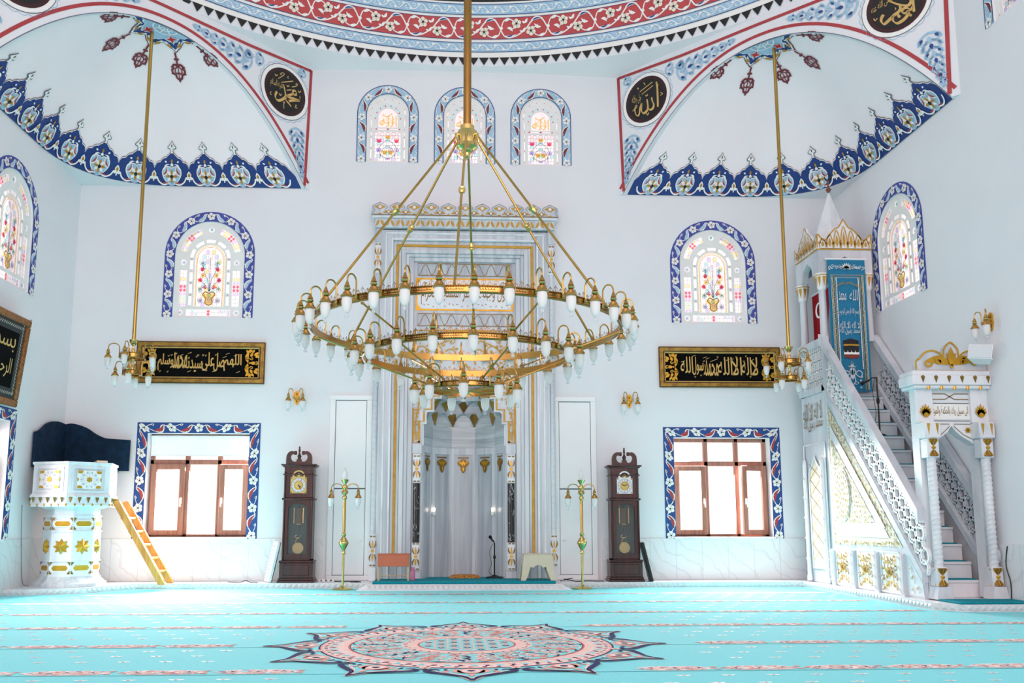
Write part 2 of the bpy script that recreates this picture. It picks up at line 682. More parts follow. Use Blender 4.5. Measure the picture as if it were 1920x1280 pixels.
# ---- corner vaults: base line along both walls with a rounded corner, rising to the crown of the arch
class Squinch:
    def __init__(s, sx, W):
        s.sx = sx
        s.mid = V((sx * (W + A8) / 2, -(W - A8) / 2, 0))
        pts = [(sx * (A8 + 0.03 + (4.8 - A8) * k / 8), 0.0) for k in range(9)]
        a, b, c = V((sx * 4.8, 0)), V((sx * W, 0)), V((sx * W, -1.62))
        pts += [tuple(a * (1 - t) ** 2 + b * 2 * t * (1 - t) + c * t * t) for t in [k / 12 for k in range(1, 13)]]
        pts += [(sx * W, -1.62 - (W - A8 - 1.65) * k / 8) for k in range(1, 9)]
        s.base = pts
        s.path = Path2(pts)
        s.L = s.path.len
        s.rise = 1.78

    def r(s, h):
        return max(0.0, 1 - min(h, s.rise) / s.rise) ** (1 / 2.1)

    def at(s, q, h, off=0.0):
        x, y = s.path(max(0, min(s.L, q)), 0)
        v = V((x, y, 0)) - s.mid
        p = s.mid + v * s.r(h) + V((0, 0, HS + h))
        n = -v.normalized() * 0.8 + V((0, 0, -0.6))
        return p + n * off

    def radial(s, x, y, off=0.0):
        """point of the vault above the plan offset (x, y) from the crown's foot"""
        best = None
        d = hypot(x, y)
        if d < 1e-6:
            return s.mid + V((0, 0, HS + s.rise - off))
        for (ax, ay), (bx, by) in zip(s.base, s.base[1:]):
            ax, ay, bx, by = ax - s.mid.x, ay - s.mid.y, bx - s.mid.x, by - s.mid.y
            den = x * (by - ay) - y * (bx - ax)
            if abs(den) < 1e-9:
                continue
            t = (ax * (by - ay) - ay * (bx - ax)) / den
            u_ = (ax * y - ay * x) / den
            if t > 0 and -0.02 <= u_ <= 1.02:
                best = t if best is None else min(best, t)
        rr = min(1, 1 / best) if best else min(1, d / 2.6)
        h = s.rise * (1 - rr ** 2.1)
        v = V((x, y, 0))
        return s.mid + v + V((0, 0, HS + h)) + (-v.normalized() * 0.5 * rr + V((0, 0, -1 + 0.4 * rr))) * off


SQ = {'left': Squinch(-1, -WL), 'right': Squinch(1, WR)}
for side, q in SQ.items():
    m = MB()
    ns, nh = 44, 16
    hsl = [q.rise * (1 - (1 - k / nh) ** 2) for k in range(nh + 1)]
    vs = [q.at(q.L * i / ns, h) for h in hsl for i in range(ns + 1)]
    m.add(vs, [(j * (ns + 1) + i, j * (ns + 1) + i + 1, (j + 1) * (ns + 1) + i + 1, (j + 1) * (ns + 1) + i) for j in range(nh) for i in range(ns)], VAULT, True)
    struct(m.build('ceiling'))
    # flat soffit in the corner below the vault
    m = MB()
    W = abs(WL) if side == 'left' else WR
    bp = q.base[8:21]
    m.prism([(x, y) for x, y in bp] + [(q.sx * W, 0.0)], (0, 0, HS - 0.01), (1, 0, 0), (0, 1, 0), (0, 0, 0.3), PLASTER)
    struct(m.build('ceiling'))
    # the diagonal wall with the arch
    m = MB()
    hwid = 2.68
    ar = [(-2.58 + 5.16 * k / 32, HS - 0.02 + 1.78 * (1 - abs(-1 + 2 * k / 32) ** 2.1)) for k in range(33)]
    o = q.mid
    u = V((q.sx, -1, 0)).normalized()
    nrm = V((-q.sx, -1, 0)).normalized()
    m.holes([(-hwid - 0.12, HS - 0.02)] + ar + [(hwid + 0.12, HS - 0.02), (hwid + 0.12, HD + 0.1), (-hwid - 0.12, HD + 0.1)], [], o, u, (0, 0, 1), -nrm * 0.12, PLASTER)
    struct(m.build('wall_diagonal_' + side))

# ---- dome
DC, DR, DZ, DV = V((-0.045, -7.02, 0)), 6.86, 8.80, 4.5
m = MB()
ns, nh = 96, 14
vs = []
for j in range(nh + 1):
    ph = R(62) * j / nh
    for i in range(ns):
        a = 2 * pi * i / ns
        r_ = DR * cos(ph)
        vs.append((DC.x + r_ * sin(a), DC.y + r_ * cos(a), DZ + DV * sin(ph)))
m.add(vs, [(j * ns + i, j * ns + (i + 1) % ns, (j + 1) * ns + (i + 1) % ns, (j + 1) * ns + i) for j in range(nh) for i in range(ns)], PLASTER, True)
struct(m.build('ceiling'))
m = MB()
vs = []
for i in range(ns):
    a = 2 * pi * i / ns
    vs += [(DC.x + DR * sin(a), DC.y + DR * cos(a), HD + 0.02), (DC.x + 9.4 * sin(a), DC.y + 9.4 * cos(a), HD - 0.22)]
m.add(vs, [(2 * i, 2 * i + 1, 2 * ((i + 1) % ns) + 1, 2 * ((i + 1) % ns)) for i in range(ns)], CEILP)
struct(m.build('ceiling'))


def dome_mp(x, y, off):
    a = x / DR
    ph = math.asin(min(0.99, y / DV))
    r_ = DR * cos(ph) - off
    return V((DC.x + r_ * sin(a), DC.y + r_ * cos(a), DZ + y))


m = MB()
d = Draw(m, dome_mp, 0.012, 0.006)
AX = R(64) * DR
NX = 120


def dband(y0, y1, mt, l=0):
    d.grid(-AX, AX, y0, y1, NX, 1, mt, l)


dband(0.148, 0.242, WHITEP)
tw = 2 * pi * DR / 242
k = -int(AX / tw)
while k * tw < AX:
    d.poly([(k * tw - tw * 0.48, 0.148), (k * tw + tw * 0.48, 0.148), (k * tw, 0.01)], BLACKP, 1)
    k += 1
for y0, y1 in ((0.245, 0.405), (0.865, 1.025)):
    dband(y0, y1, SKYB, 1)
    dband(y0 - 0.006, y0 + 0.004, NAVYD, 2)
    dband(y1 - 0.004, y1 + 0.006, NAVYD, 2)
    p = 0.27
    n_ = int(AX / p)
    yc = (y0 + y1) / 2
    for k in range(-n_, n_):
        x = k * p
        d.stroke([(x + p * t / 8, yc + 0.045 * sin(2 * pi * t / 8)) for t in range(9)], 0.014, WHITEP, 2)
        d.stroke(spiral(x + p * 0.27, yc - 0.012, 0.038, -0.6, -0.8, 7), 0.010, WHITEP, 2)
        d.stroke(spiral(x + p * 0.77, yc + 0.012, 0.038, pi - 0.6, -0.8, 7), 0.010, WHITEP, 2)
        d.petal(x + p * 0.45, yc - 0.03, -0.3, 0.06, 0.03, WHITEP, 2)
        d.petal(x + p * 0.95, yc + 0.03, 0.3, 0.06, 0.03, WHITEP, 2)
dband(0.405, 0.465, WHITEP)
dband(0.815, 0.865, WHITEP)
dband(1.03, 1.065, WHITEP)
dband(1.065, 1.9, BLACKP)
dband(0.465, 0.815, RED2, 1)
dband(0.460, 0.468, NAVYD, 2)
dband(0.812, 0.819, NAVYD, 2)
p = 0.82
n_ = int(AX / p) + 1
yc, hh = 0.64, 0.14
for k in range(-n_, n_ + 1):
    x = k * p - 0.16
    if abs(x) > AX - p:
        continue
    # two interlaced scrolls per repeat
    d.stroke(curve([(x - 0.02, yc), (x + 0.07, yc - hh), (x + 0.24, yc - hh * .98), (x + 0.42, yc - hh * .2), (x + 0.55, yc + hh * .8), (x + 0.70, yc + hh), (x + 0.80, yc)], 4), 0.022, WHITEP, 2)
    d.stroke(curve([(x + 0.0, yc), (x + 0.05, yc + hh * .9), (x + 0.17, yc + hh), (x + 0.27, yc + hh * .35), (x + 0.16, yc - hh * .25)], 4), 0.018, WHITEP, 2)
    d.stroke(curve([(x + 0.82, yc), (x + 0.76, yc - hh * .9), (x + 0.64, yc - hh), (x + 0.53, yc - hh * .35), (x + 0.64, yc + hh * .25)], 4), 0.018, WHITEP, 2)
    d.flower(x + 0.27, yc + hh * .45, 0.085, CREAM, BLACKP, 3, 5, 0.4, None, 0.24)
    d.flower(x + 0.52, yc - hh * .45, 0.085, CREAM, BLACKP, 3, 5, 1.0, None, 0.24)
    for lx, ly, mx_, my_, b in ((0.06, -0.95, 0.26, -0.75, -0.12), (0.52, .75, .74, .95, .12)):
        d.leaf(x + lx, yc + ly * hh, x + mx_, yc + my_ * hh, b, 0.055, WHITEP, 3)
        d.leaf(x + lx + .03, yc + ly * hh, x + mx_ - .04, yc + my_ * hh, b, 0.026, NAVY, 4)
    for lx, ly, mx_, my_, b in ((0.10, .05, .2, -.45, .2), (.70, -.05, .58, .45, .2), (0.06, .8, .17, 1.05, .1), (.76, -.8, .64, -1.05, .1)):
        d.leaf(x + lx, yc + ly * hh, x + mx_, yc + my_ * hh, b, 0.05, WHITEP, 3)
    for sx_, sy_ in ((.42, .5), (.38, -.55)):
        d.petal(x + sx_, yc + sy_ * hh, 1.1, .09, .045, WHITEP, 3)
        d.petal(x + sx_, yc + sy_ * hh, 2.6, .07, .035, WHITEP, 3)
    d.disc(x, yc, 0.03, WHITEP, 3, 8)
for i, t in enumerate(['الله نور السموات والارض مثل نوره', 'كمشكوة فيها مصباح المصباح فى زجاجة', 'الزجاجة كانها كوكب درى يوقد من شجرة']):
    write(d, t, -5.1 + i * 3.4, 1.13, 3.2, 0.42, LETTER, 2)
struct(m.build('trim_1'))


# ------------------------------------------------------------------ painted window borders
def strip(dr, path, d0, d1, mt, l=0):
    vs = []
    for q_ in path.l:
        vs += [dr.mp(*path(q_, d0), dr.off(l)), dr.mp(*path(q_, d1), dr.off(l))]
    dr.mb.add(vs, [(2 * i, 2 * i + 1, 2 * i + 3, 2 * i + 2) for i in range(len(path.l) - 1)], mt)


def border(mb, mp, pts, w_, bgm, leafm, n, edge=None, heart=MAROON, ends=True, fr=0.40):
    path = Path2(pts)
    dr = Draw(mb, mp, 0.004, 0.0025)
    strip(dr, path, -w_ / 2, w_ / 2, bgm, 0)
    if edge:
        strip(dr, path, -w_ / 2, -w_ / 2 + 0.012, edge, 1)
        strip(dr, path, w_ / 2 - 0.012, w_ / 2, edge, 1)
    pd = Draw(mb, lambda a, b, off: mp(*path(a, b), off), 0.004, 0.0025)
    L = path.len
    S = [L * (i + 0.12) / (n - 0.76) for i in range(n)] if ends else [L * (i + 0.5) / n for i in range(n)]
    for i, q_ in enumerate(S):
        if i < n - 1:
            p = S[i + 1] - q_
            f = 1 if q_ + p / 2 < L / 2 else -1
            a = w_ * 0.30
            X = (lambda t: q_ + p * t) if f > 0 else (lambda t: q_ + p * (1 - t))
            pd.stroke(curve([(X(0.1), 0.0), (X(0.3), -a), (X(0.52), -a * .5), (X(0.72), a * .9), (X(0.95), a * .2)], 4), w_ * 0.085, WHITEP, 1)
            pd.stroke(curve([(X(0.1), a * .3), (X(0.3), a), (X(0.45), a * 1.1)], 3), w_ * 0.05, WHITEP, 1)
            pd.leaf(X(0.24), -a * 1.05, X(0.8), a * 1.1, -0.16 * f, w_ * 0.40, WHITEP, 1)
            pd.leaf(X(0.28), -a * .85, X(0.76), a * .95, -0.16 * f, w_ * 0.30, leafm, 2)
            pd.petal(X(0.5), -a * 1.1, -0.9 if f > 0 else pi + 0.9, w_ * .2, w_ * .12, WHITEP, 3)
            pd.petal(X(0.34), a * .75, (0.5 if f > 0 else pi - .5), w_ * .30, w_ * .2, WHITEP, 2, 4)
            pd.petal(X(0.36), a * .82, (0.5 if f > 0 else pi - .5), w_ * .16, w_ * .09, heart, 3, 3)
        if 0.2 * w_ < q_ < L - 0.2 * w_:
            pd.flower(q_, 0, w_ * fr, WHITEP, heart if bgm is INDIGO else BLACKP, 3, 5, 0.3 * i, None, 0.2)
    return path


def arch_center(c, hw, z0, zs, n=22):
    return [(c - hw, z0), (c - hw, (z0 + zs) / 2)] + [(c - hw * cos(pi * k / n), zs + hw * sin(pi * k / n)) for k in range(n + 1)] + [(c + hw, (z0 + zs) / 2), (c + hw, z0)]


# ------------------------------------------------------------------ stained glass
def lattice_panel(mp_o, hw, z0, zs, kind, parent):
    """plaster panel with coloured glass; local x across, y up from the sill"""
    g, l = MB(), MB()
    H = zs - z0

    def mpg(x, y, off):
        return mp_o(x, y, off)
    dg, dl = Draw(g, mpg, 0.0, 0.0015), Draw(l, mpg, 0.004, 0.003)
    rnd = random.Random(5)

    def cell(pts, c, lay=1):
        dg.poly(pts, SG[c], lay)

    if kind == 'tall':
        dg.poly(arch_pts(0, hw, 0, H)[::-1], SG['white'], 0)
        ci, zi = 0.235, 0.19
        Hs = 1.05
        # plaster field with openings
        outer = arch_pts(0, hw + 0.01, -0.01, H)
        cen = arch_pts(0, ci + 0.015, zi, Hs - 0.05)
        hol = [cen]
        gl = []
        for sx in (-1, 1):
            for k in range(4):
                a, b = zi + 0.02 + k * 0.205, zi + 0.17 + k * 0.205
                hol.append(rect_pts(sx * 0.305 - 0.025, sx * 0.305 + 0.025, a, b))
            hol.append(rect_pts(sx * 0.435 - 0.06, sx * 0.435 + 0.06, zi, zi + 0.62))
            hol.append([(sx * 0.435 + 0.05 * cos(t * pi / 4), zi + 0.75 + 0.05 * sin(t * pi / 4)) for t in range(8)])
            hol.append([(sx * 0.46 + 0.05 * cos(t * pi / 4), 0.085 + 0.05 * sin(t * pi / 4)) for t in range(8)])
            # curved strips over the arch
            a0, a1 = (0.18, 1.22) if sx > 0 else (pi - 1.22, pi - 0.18)
            hol.append([(0.50 * cos(a0 + (a1 - a0) * k / 8), Hs + 0.0 + 0.50 * sin(a0 + (a1 - a0) * k / 8)) for k in range(9)] +
                       [(0.40 * cos(a1 - (a1 - a0) * k / 8), Hs + 0.0 + 0.40 * sin(a1 - (a1 - a0) * k / 8)) for k in range(9)])
        for k in range(5):
            a0, a1 = pi * (k + 0.12) / 5, pi * (k + 0.88) / 5
            hol.append([(0.335 * cos(a0 + (a1 - a0) * t / 3), Hs - .05 + 0.335 * sin(a0 + (a1 - a0) * t / 3)) for t in range(4)] +
                       [(0.28 * cos(a1 - (a1 - a0) * t / 3), Hs - .05 + 0.28 * sin(a1 - (a1 - a0) * t / 3)) for t in range(4)])
        hol.append(rect_pts(-0.36, 0.36, 0.03, 0.14))
        hol.append([(0.05 * cos(t * pi / 4), Hs + 0.46 + 0.05 * sin(t * pi / 4)) for t in range(8)])
        l.holes(outer, hol, mp_o(0, 0, 0.004), mp_o(1, 0, 0) - mp_o(0, 0, 0), mp_o(0, 1, 0) - mp_o(0, 0, 0), mp_o(0, 0, 0.012) - mp_o(0, 0, 0), LATTICE)
        # side bands of small petals
        for sx in (-1, 1):
            for k in range(10):
                z = zi + 0.03 + k * 0.062
                col = 'pink' if k in (4, 5) else rnd.choice(['white', 'white', 'green', 'yellow', 'lilac'])
                for e in (-1, 1):
                    dg.disc(sx * 0.435 + e * 0.03, z, 0.025, SG[col], 1, 7, 0.029)
                dl.stroke([(sx * 0.435 - 0.06, z + 0.031), (sx * 0.435 + 0.06, z + 0.031)], 0.006, LATTICE)
            dl.stroke([(sx * 0.435, zi), (sx * 0.435, zi + 0.62)], 0.007, LATTICE)
            for X, Y in ((sx * 0.435, zi + 0.75), (sx * 0.46, 0.085)):
                for t in range(8):
                    dg.petal(X, Y, t * pi / 4, 0.045, 0.026, SG['lilac' if t % 2 else 'cyan'], 1, 3)
                    dl.stroke([(X, Y), (X + .05 * cos(t * pi / 4 + .39), Y + .05 * sin(t * pi / 4 + .39))], 0.005, LATTICE)
                dg.disc(X, Y, 0.013, SG['pink'], 2, 6)
            for k in range(9):
                a = (0.22 + 0.96 * k / 8)
                a = a if sx > 0 else pi - a
                for rr in (0.425, 0.475):
                    dg.disc(rr * cos(a), Hs + rr * sin(a), 0.024, SG['pink' if k in (4, 5) else rnd.choice(['white', 'yellow', 'lilac', 'white'])], 1, 7)
                dl.stroke([(0.40 * cos(a + .06), Hs + .4 * sin(a + .06)), (0.5 * cos(a + .06), Hs + .5 * sin(a + .06))], 0.006, LATTICE)
            for k in range(4):
                dl.disc(sx * 0.305, zi + 0.195 + k * 0.205, 0.015, SG['rose'], 4, 8)
        for t in range(8):
            dg.petal(0, Hs + 0.46, t * pi / 4, 0.045, 0.026, SG['cyan'], 1, 3)
        dg.disc(0, Hs + .46, 0.014, SG['pink'], 2, 6)
        for k in range(11):
            x = -0.33 + k * 0.066
            for e in (-1, 1):
                dg.disc(x, 0.085 + e * 0.025, 0.026, SG['pink' if k == 5 else rnd.choice(['white', 'cyan', 'white', 'lilac'])], 1, 7)
            dl.stroke([(x + 0.033, 0.03), (x + 0.033, 0.14)], 0.006, LATTICE)
        dl.stroke([(-0.36, .085), (.36, .085)], 0.006, LATTICE)
        # central arch: beaded gold edge, vase and flowers
        ap = arch_pts(0, ci, zi, Hs - 0.05, None, 12)
        pa = Path2(ap)
        nb = 56
        for k in range(nb):
            x, y = pa(pa.len * (k + .5) / nb, 0)
            dg.disc(x * 0.97, y, 0.014, SG['gold'], 1, 6)
            dl.stroke([pa(pa.len * k / nb, -0.012), pa(pa.len * k / nb, 0.02)], 0.005, OCHRE)
        dl.stroke([(x * 0.91, zi + (y - zi) * 0.975) for x, y in ap], 0.007, OCHRE)
        z0_ = zi
        # leaded background cells
        for k in range(13):
            for j in range(5):
                x = -0.2 + j * 0.1 + (0.05 if k % 2 else 0)
                y = z0_ + 0.03 + k * 0.082
                if abs(x) < 0.2 and (y < Hs - 0.05 or hypot(x, y - Hs + .05) < 0.19):
                    dl.stroke([(x + .035 * cos(a * pi / 3), y + .05 * sin(a * pi / 3)) for a in range(6)], 0.0045, GREYLINE, 0, True)
                    dg.disc(x, y, 0.03, SG[rnd.choice(['white', 'white', 'white', 'cyan', 'blue', 'lilac', 'yellow'])], 1, 6, 0.045)
        for sx in (-1, 1):
            for x, y, c, a in ((0.14, 0.60, 'pink', 2.0), (0.13, 0.42, 'pink', .9), (0.05, .30, 'rose', .8)):
                for t in (-0.35, 0, 0.35):
                    dg.petal(sx * x, z0_ + y, (a + t) if sx > 0 else pi - a - t, 0.085, 0.042, SG[c], 3, 4)
                    dl.stroke([(sx * x, z0_ + y), (sx * x + .085 * cos(a + t) * sx, z0_ + y + .085 * sin(a + t))], 0.005, RED, 1)
            for x, y, c in ((0.11, 0.53, 'yellow'), (0.12, 0.74, 'cyan'), (0.15, .30, 'green'), (0.14, .10, 'blue')):
                for t in range(6):
                    dg.petal(sx * x, z0_ + y, t * pi / 3, 0.055, 0.034, SG[c], 3, 3)
                    dl.stroke([(sx * x, z0_ + y), (sx * x + .055 * cos(t * pi / 3 + .5), z0_ + y + .055 * sin(t * pi / 3 + .5))], 0.0045, OCHRE if c == 'yellow' else GREYLINE, 1)
                dg.disc(sx * x, z0_ + y, 0.012, SG['pink'], 4, 6)
            dl.stroke(curve([(0, z0_ + .24), (sx * .03, z0_ + .45), (sx * .09, z0_ + .58), (sx * .12, z0_ + .72)], 4), 0.008, GREYLINE, 1)
            dl.stroke(curve([(0, z0_ + .26), (sx * .06, z0_ + .36), (sx * .12, z0_ + .42)], 4), 0.008, GREYLINE, 1)
            dl.stroke(curve([(0.0, z0_ + .02), (sx * .06, z0_ + .06), (sx * .045, z0_ + .14), (sx * .10, z0_ + .2), (sx * .06, z0_ + .25), (0, z0_ + .22)], 4), 0.018, OCHRE, 2)
        dg.poly([(-.05, z0_ + .03), (.05, z0_ + .03), (.09, z0_ + .22), (-.09, z0_ + .22)], SG['gold'], 3)
        dg.poly([(0, z0_ + .05), (.03, z0_ + .12), (0, z0_ + .19), (-.03, z0_ + .12)], SG['lilac'], 4)
        dl.stroke([(0, z0_ + .24), (0, z0_ + .84)], 0.009, GREYLINE, 1)
    else:
        dg.poly(arch_pts(0, hw, 0, H)[::-1], SG['white'], 0)
        outer = arch_pts(0, hw + 0.01, -0.01, H)
        ca = arch_pts(0, 0.165, 0.64, 0.80, 0.185)
        hol = [ca, rect_pts(-0.22, 0.22, 0.03, 0.56)]
        for sx in (-1, 1):
            for a, b in ((0.08, 0.24), (0.28, 0.44), (0.5, 0.55), (0.66, 0.78)):
                hol.append(rect_pts(sx * 0.285 - 0.008, sx * 0.285 + 0.008, a, b))
            hol.append(rect_pts(sx * 0.10 - 0.07, sx * 0.10 + 0.07, 0.595, 0.62))
        for k in range(7):
            a0, a1 = pi * (k + 0.15) / 7, pi * (k + 0.85) / 7
            hol.append([(0.235 * cos(a0 + (a1 - a0) * t / 3), .80 + 0.255 * sin(a0 + (a1 - a0) * t / 3)) for t in range(4)] +
                       [(0.195 * cos(a1 - (a1 - a0) * t / 3), .80 + 0.215 * sin(a1 - (a1 - a0) * t / 3)) for t in range(4)])
            dg.poly([(0.235 * cos(a0 + (a1 - a0) * t / 3), .80 + 0.255 * sin(a0 + (a1 - a0) * t / 3)) for t in range(4)] +
                    [(0.195 * cos(a1 - (a1 - a0) * t / 3), .80 + 0.215 * sin(a1 - (a1 - a0) * t / 3)) for t in range(4)], SG['cyan'], 1)
            if k % 2 == 0 and k < 7:
                a0, a1 = pi * (k + 0.25) / 7, pi * (k + 0.8) / 7
                hol.append([(0.31 * cos(a0), .85 + 0.31 * sin(a0)), (0.31 * cos(a1), .85 + 0.31 * sin(a1)), (0.292 * cos(a1), .85 + 0.292 * sin(a1)), (0.292 * cos(a0), .85 + 0.292 * sin(a0))])
        l.holes(outer, hol, mp_o(0, 0, 0.004), mp_o(1, 0, 0) - mp_o(0, 0, 0), mp_o(0, 1, 0) - mp_o(0, 0, 0), mp_o(0, 0, 0.012) - mp_o(0, 0, 0), LATTICE)
        dq = Draw(l, mpg, 0.0175, 0.001)
        for k in range(8):
            a = pi * k / 7
            dq.disc(0.215 * cos(a), .80 + 0.235 * sin(a), 0.012, SG['pink'], 0, 7)
            dq.disc(0.301 * cos(a), .85 + 0.301 * sin(a), 0.009, SG['rose'], 0, 6)
        for sx in (-1, 1):
            for y in (0.05, 0.26, 0.46, 0.6):
                dq.disc(sx * 0.285, y, 0.010, SG['rose'], 0, 6)
            dq.disc(sx * .2, .607, .014, SG['pink'], 0, 6)
        dq.disc(0, .607, .016, SG['pink'], 0, 6)
        write(dg, 'الله' , -0.15, 0.655, 0.30, 0.20, SG['gold'], 2)
        write(dl, 'محمد', -0.12, 0.70, 0.24, 0.16, SG['yellow'], 0)
        dl.stroke(curve([(-.10, .88), (-.02, .84), (.07, .90)], 4), 0.02, SG['gold'], 0)
        for k in range(9):
            for j in range(5):
                x = -0.2 + j * 0.1 + (0.05 if k % 2 else 0)
                y = 0.06 + k * 0.058
                if abs(x) < 0.22:
                    dl.stroke([(x + .042 * cos(a * pi / 3), y + .034 * sin(a * pi / 3)) for a in range(6)], 0.005, GREYLINE, 0, True)
                    dg.disc(x, y, .04, SG[rnd.choice(['white', 'white', 'white', 'cyan', 'lilac'])], 1, 6, .033)
        for sx in (-1, 1):
            for t in (-.5, 0, .5):
                dg.petal(sx * .15, .36, pi / 2 + t, .09, .04, SG['pink'], 3, 4)
                dg.petal(sx * .16, .20, pi / 2 + t * 1.3, .08, .045, SG['lilac'], 3, 4)
                dg.petal(sx * .05, .15, pi / 2 + t, .1, .05, SG['gold'], 3, 4)
            dl.stroke(curve([(0, .42), (sx * .08, .36), (sx * .15, .26), (sx * .12, .14), (0, .08)], 4), 0.008, GREYLINE, 1)
            dl.stroke(curve([(0, .30), (sx * .09, .24), (sx * .13, .10)], 4), 0.008, GREYLINE, 1)
        for t in (-.9, -.45, 0, .45, .9):
            dg.petal(0, .44, pi / 2 + t, .075, .03, SG['gold'], 3, 4)
            dg.petal(0, .05, pi / 2 + t, .06, .025, SG['lilac'], 3, 4)
    l.build('lattice', parent)
    g.build('stained_glass', parent)


NWIN = [0]


def window_root(loc, rz):
    NWIN[0] += 1
    r = bpy.data.objects.new('window_%d' % NWIN[0], None)
    r.empty_display_size = 0.1
    C.objects.link(r)
    r.location = loc
    r.rotation_euler = (0, 0, rz)
    return struct(r)


LOC = plane((0, 0, 0), (1, 0, 0), (0, 0, 1), (0, -1, 0))       # local: x across, y into the wall


def arched_window(loc, rz, kind):
    r = window_root(loc, rz)
    m = MB()
    if kind == 'tall':
        border(m, LOC, arch_center(0, 0.655, 0.0, 1.07), 0.168, INDIGO, PALEB, 13)
        lattice_panel(plane((0, 0.045, 0), (1, 0, 0), (0, 0, 1), (0, -1, 0)), 0.57, 0, 1.07, 'tall', r)
    else:
        border(m, LOC, arch_center(0, 0.445, 0.0, 0.87), 0.165, SKYB, MAROON, 9, NAVYD)
        lattice_panel(plane((0, 0.045, 0), (1, 0, 0), (0, 0, 1), (0, -1, 0)), 0.36, 0, 0.87, 'small', r)
    m.build('painted_border', r)
    return r


for c_, z_ in ARCH.values():
    arched_window((c_, 0, z_), 0, 'tall')
for c_ in UPC:
    arched_window((c_, 0, 7.10), 0, 'small')
arched_window((WL, SIDE_ARCH_L, 4.32), pi / 2, 'tall')
arched_window((WR, SIDE_ARCH_R, 4.25), -pi / 2, 'tall')
arched_window((WR, UP_R, 7.12), -pi / 2, 'small')


def low_window(loc, rz, w_, h_, blind, tilt=0.0):
    """local origin: left end of the sill, x across, y into the wall, z up"""
    r = window_root(loc, rz)
    m = MB()
    b = 0.172
    border(m, LOC, [(-b / 2, -0.03), (-b / 2, h_ / 2), (-b / 2, h_ + b / 2), (w_ / 2, h_ + b / 2), (w_ + b / 2, h_ + b / 2), (w_ + b / 2, h_ / 2), (w_ + b / 2, -0.03)], b, NAVY, RED, 13, None, BLACKP, True, 0.43)
    m.build('painted_border', r)
    m = MB()
    y0, y1 = 0.20, 0.27
    t = 0.06
    zt = 1.17
    p1, p2 = w_ * 0.365, w_ * 0.685
    m.bbox(0.0, t, y0, y1, 0, h_, FRAMEW, 0.006)
    m.bbox(w_ - t, w_, y0, y1, 0, h_, FRAMEW, 0.006)
    m.bbox(0, w_, y0, y1, 0, t * 0.8, FRAMEW, 0.006)
    m.bbox(0, w_, y0, y1, h_ - t, h_, FRAMEW, 0.006)
    m.bbox(0, w_, y0, y1, zt, zt + 0.075, FRAMEW, 0.006)
    for p in (p1, p2):
        m.bbox(p - 0.035, p + 0.035, y0, y1, 0, h_, FRAMEW, 0.006)
    m.build('window_frame', r)
    for a, e, op in ((t * .6, p1 - 0.02, 0), (p2 + 0.02, w_ - t * .6, tilt)):
        sf = MB()
        W, H = e - a, zt - 0.03
        k = 0.085
        for X0, X1, Z0, Z1 in ((0, k, 0, H), (W - k, W, 0, H), (k, W - k, 0, k), (k, W - k, H - k, H)):
            sf.bbox(X0 - (W if op else 0), X1 - (W if op else 0), -0.05, 0, Z0, Z1, FRAMEW, 0.006)
        s = sf.build('sash', r)
        s.location = (a + (W if op else 0), y0, 0.03)
        s.rotation_euler = (0, 0, op)
        hd = MB()
        hx = (W - k * .5) if not op and a < 0.3 else k * .5
        if op:
            hx -= W
        hd.bbox(hx - 0.016, hx + 0.016, -0.062, -0.05, 0.50, 0.60, WHITEPL, 0.004)
        hd.tube([(hx, -0.05, 0.58), (hx, -0.09, 0.58), (hx, -0.095, 0.45)], 0.011, WHITEPL, 8)
        hd.build('handle', s)
    g = MB()
    g.add([(t, 0.236, t), (w_ - t, 0.236, t), (w_ - t, 0.236, h_ - t), (t, 0.236, h_ - t)], [(0, 1, 2, 3)], PANE)
    g.build('pane', r)
    sl = MB()
    sl.bbox(-0.04, w_ + 0.03, -0.035, 0.30, -0.045, 0.0, MARBLEW, 0.008)
    sl.build('window_sill', r)
    if blind:
        m = MB()
        m.box(0.01, w_ - 0.01, 0.165, 0.168, 1.31, h_ - 0.03, mat('white_blind_cloth', '#fbfbfb', 0.8, var=0.005))
        m.tube([(0.01, 0.16, h_ - 0.05), (w_ - 0.01, 0.16, h_ - 0.05)], 0.028, WHITEPL, 10)
        m.tube([(0.01, 0.166, 1.31), (w_ - 0.01, 0.166, 1.31)], 0.010, WHITEPL, 6)
        m.build('roller_blind', r)
    return r


low_window((LOW['L'][0], 0, LOW['L'][2]), 0, LOW['L'][1] - LOW['L'][0], LOW['L'][3] - LOW['L'][2], True)
low_window((LOW['R'][0], 0, LOW['R'][2]), 0, LOW['R'][1] - LOW['R'][0], LOW['R'][3] - LOW['R'][2], False, R(14))
low_window((WL, -3.36, 0.77), pi / 2, 1.6, 1.65, False)

ROUNDEL = mat('roundel_maroon', '#3a1214', .6)
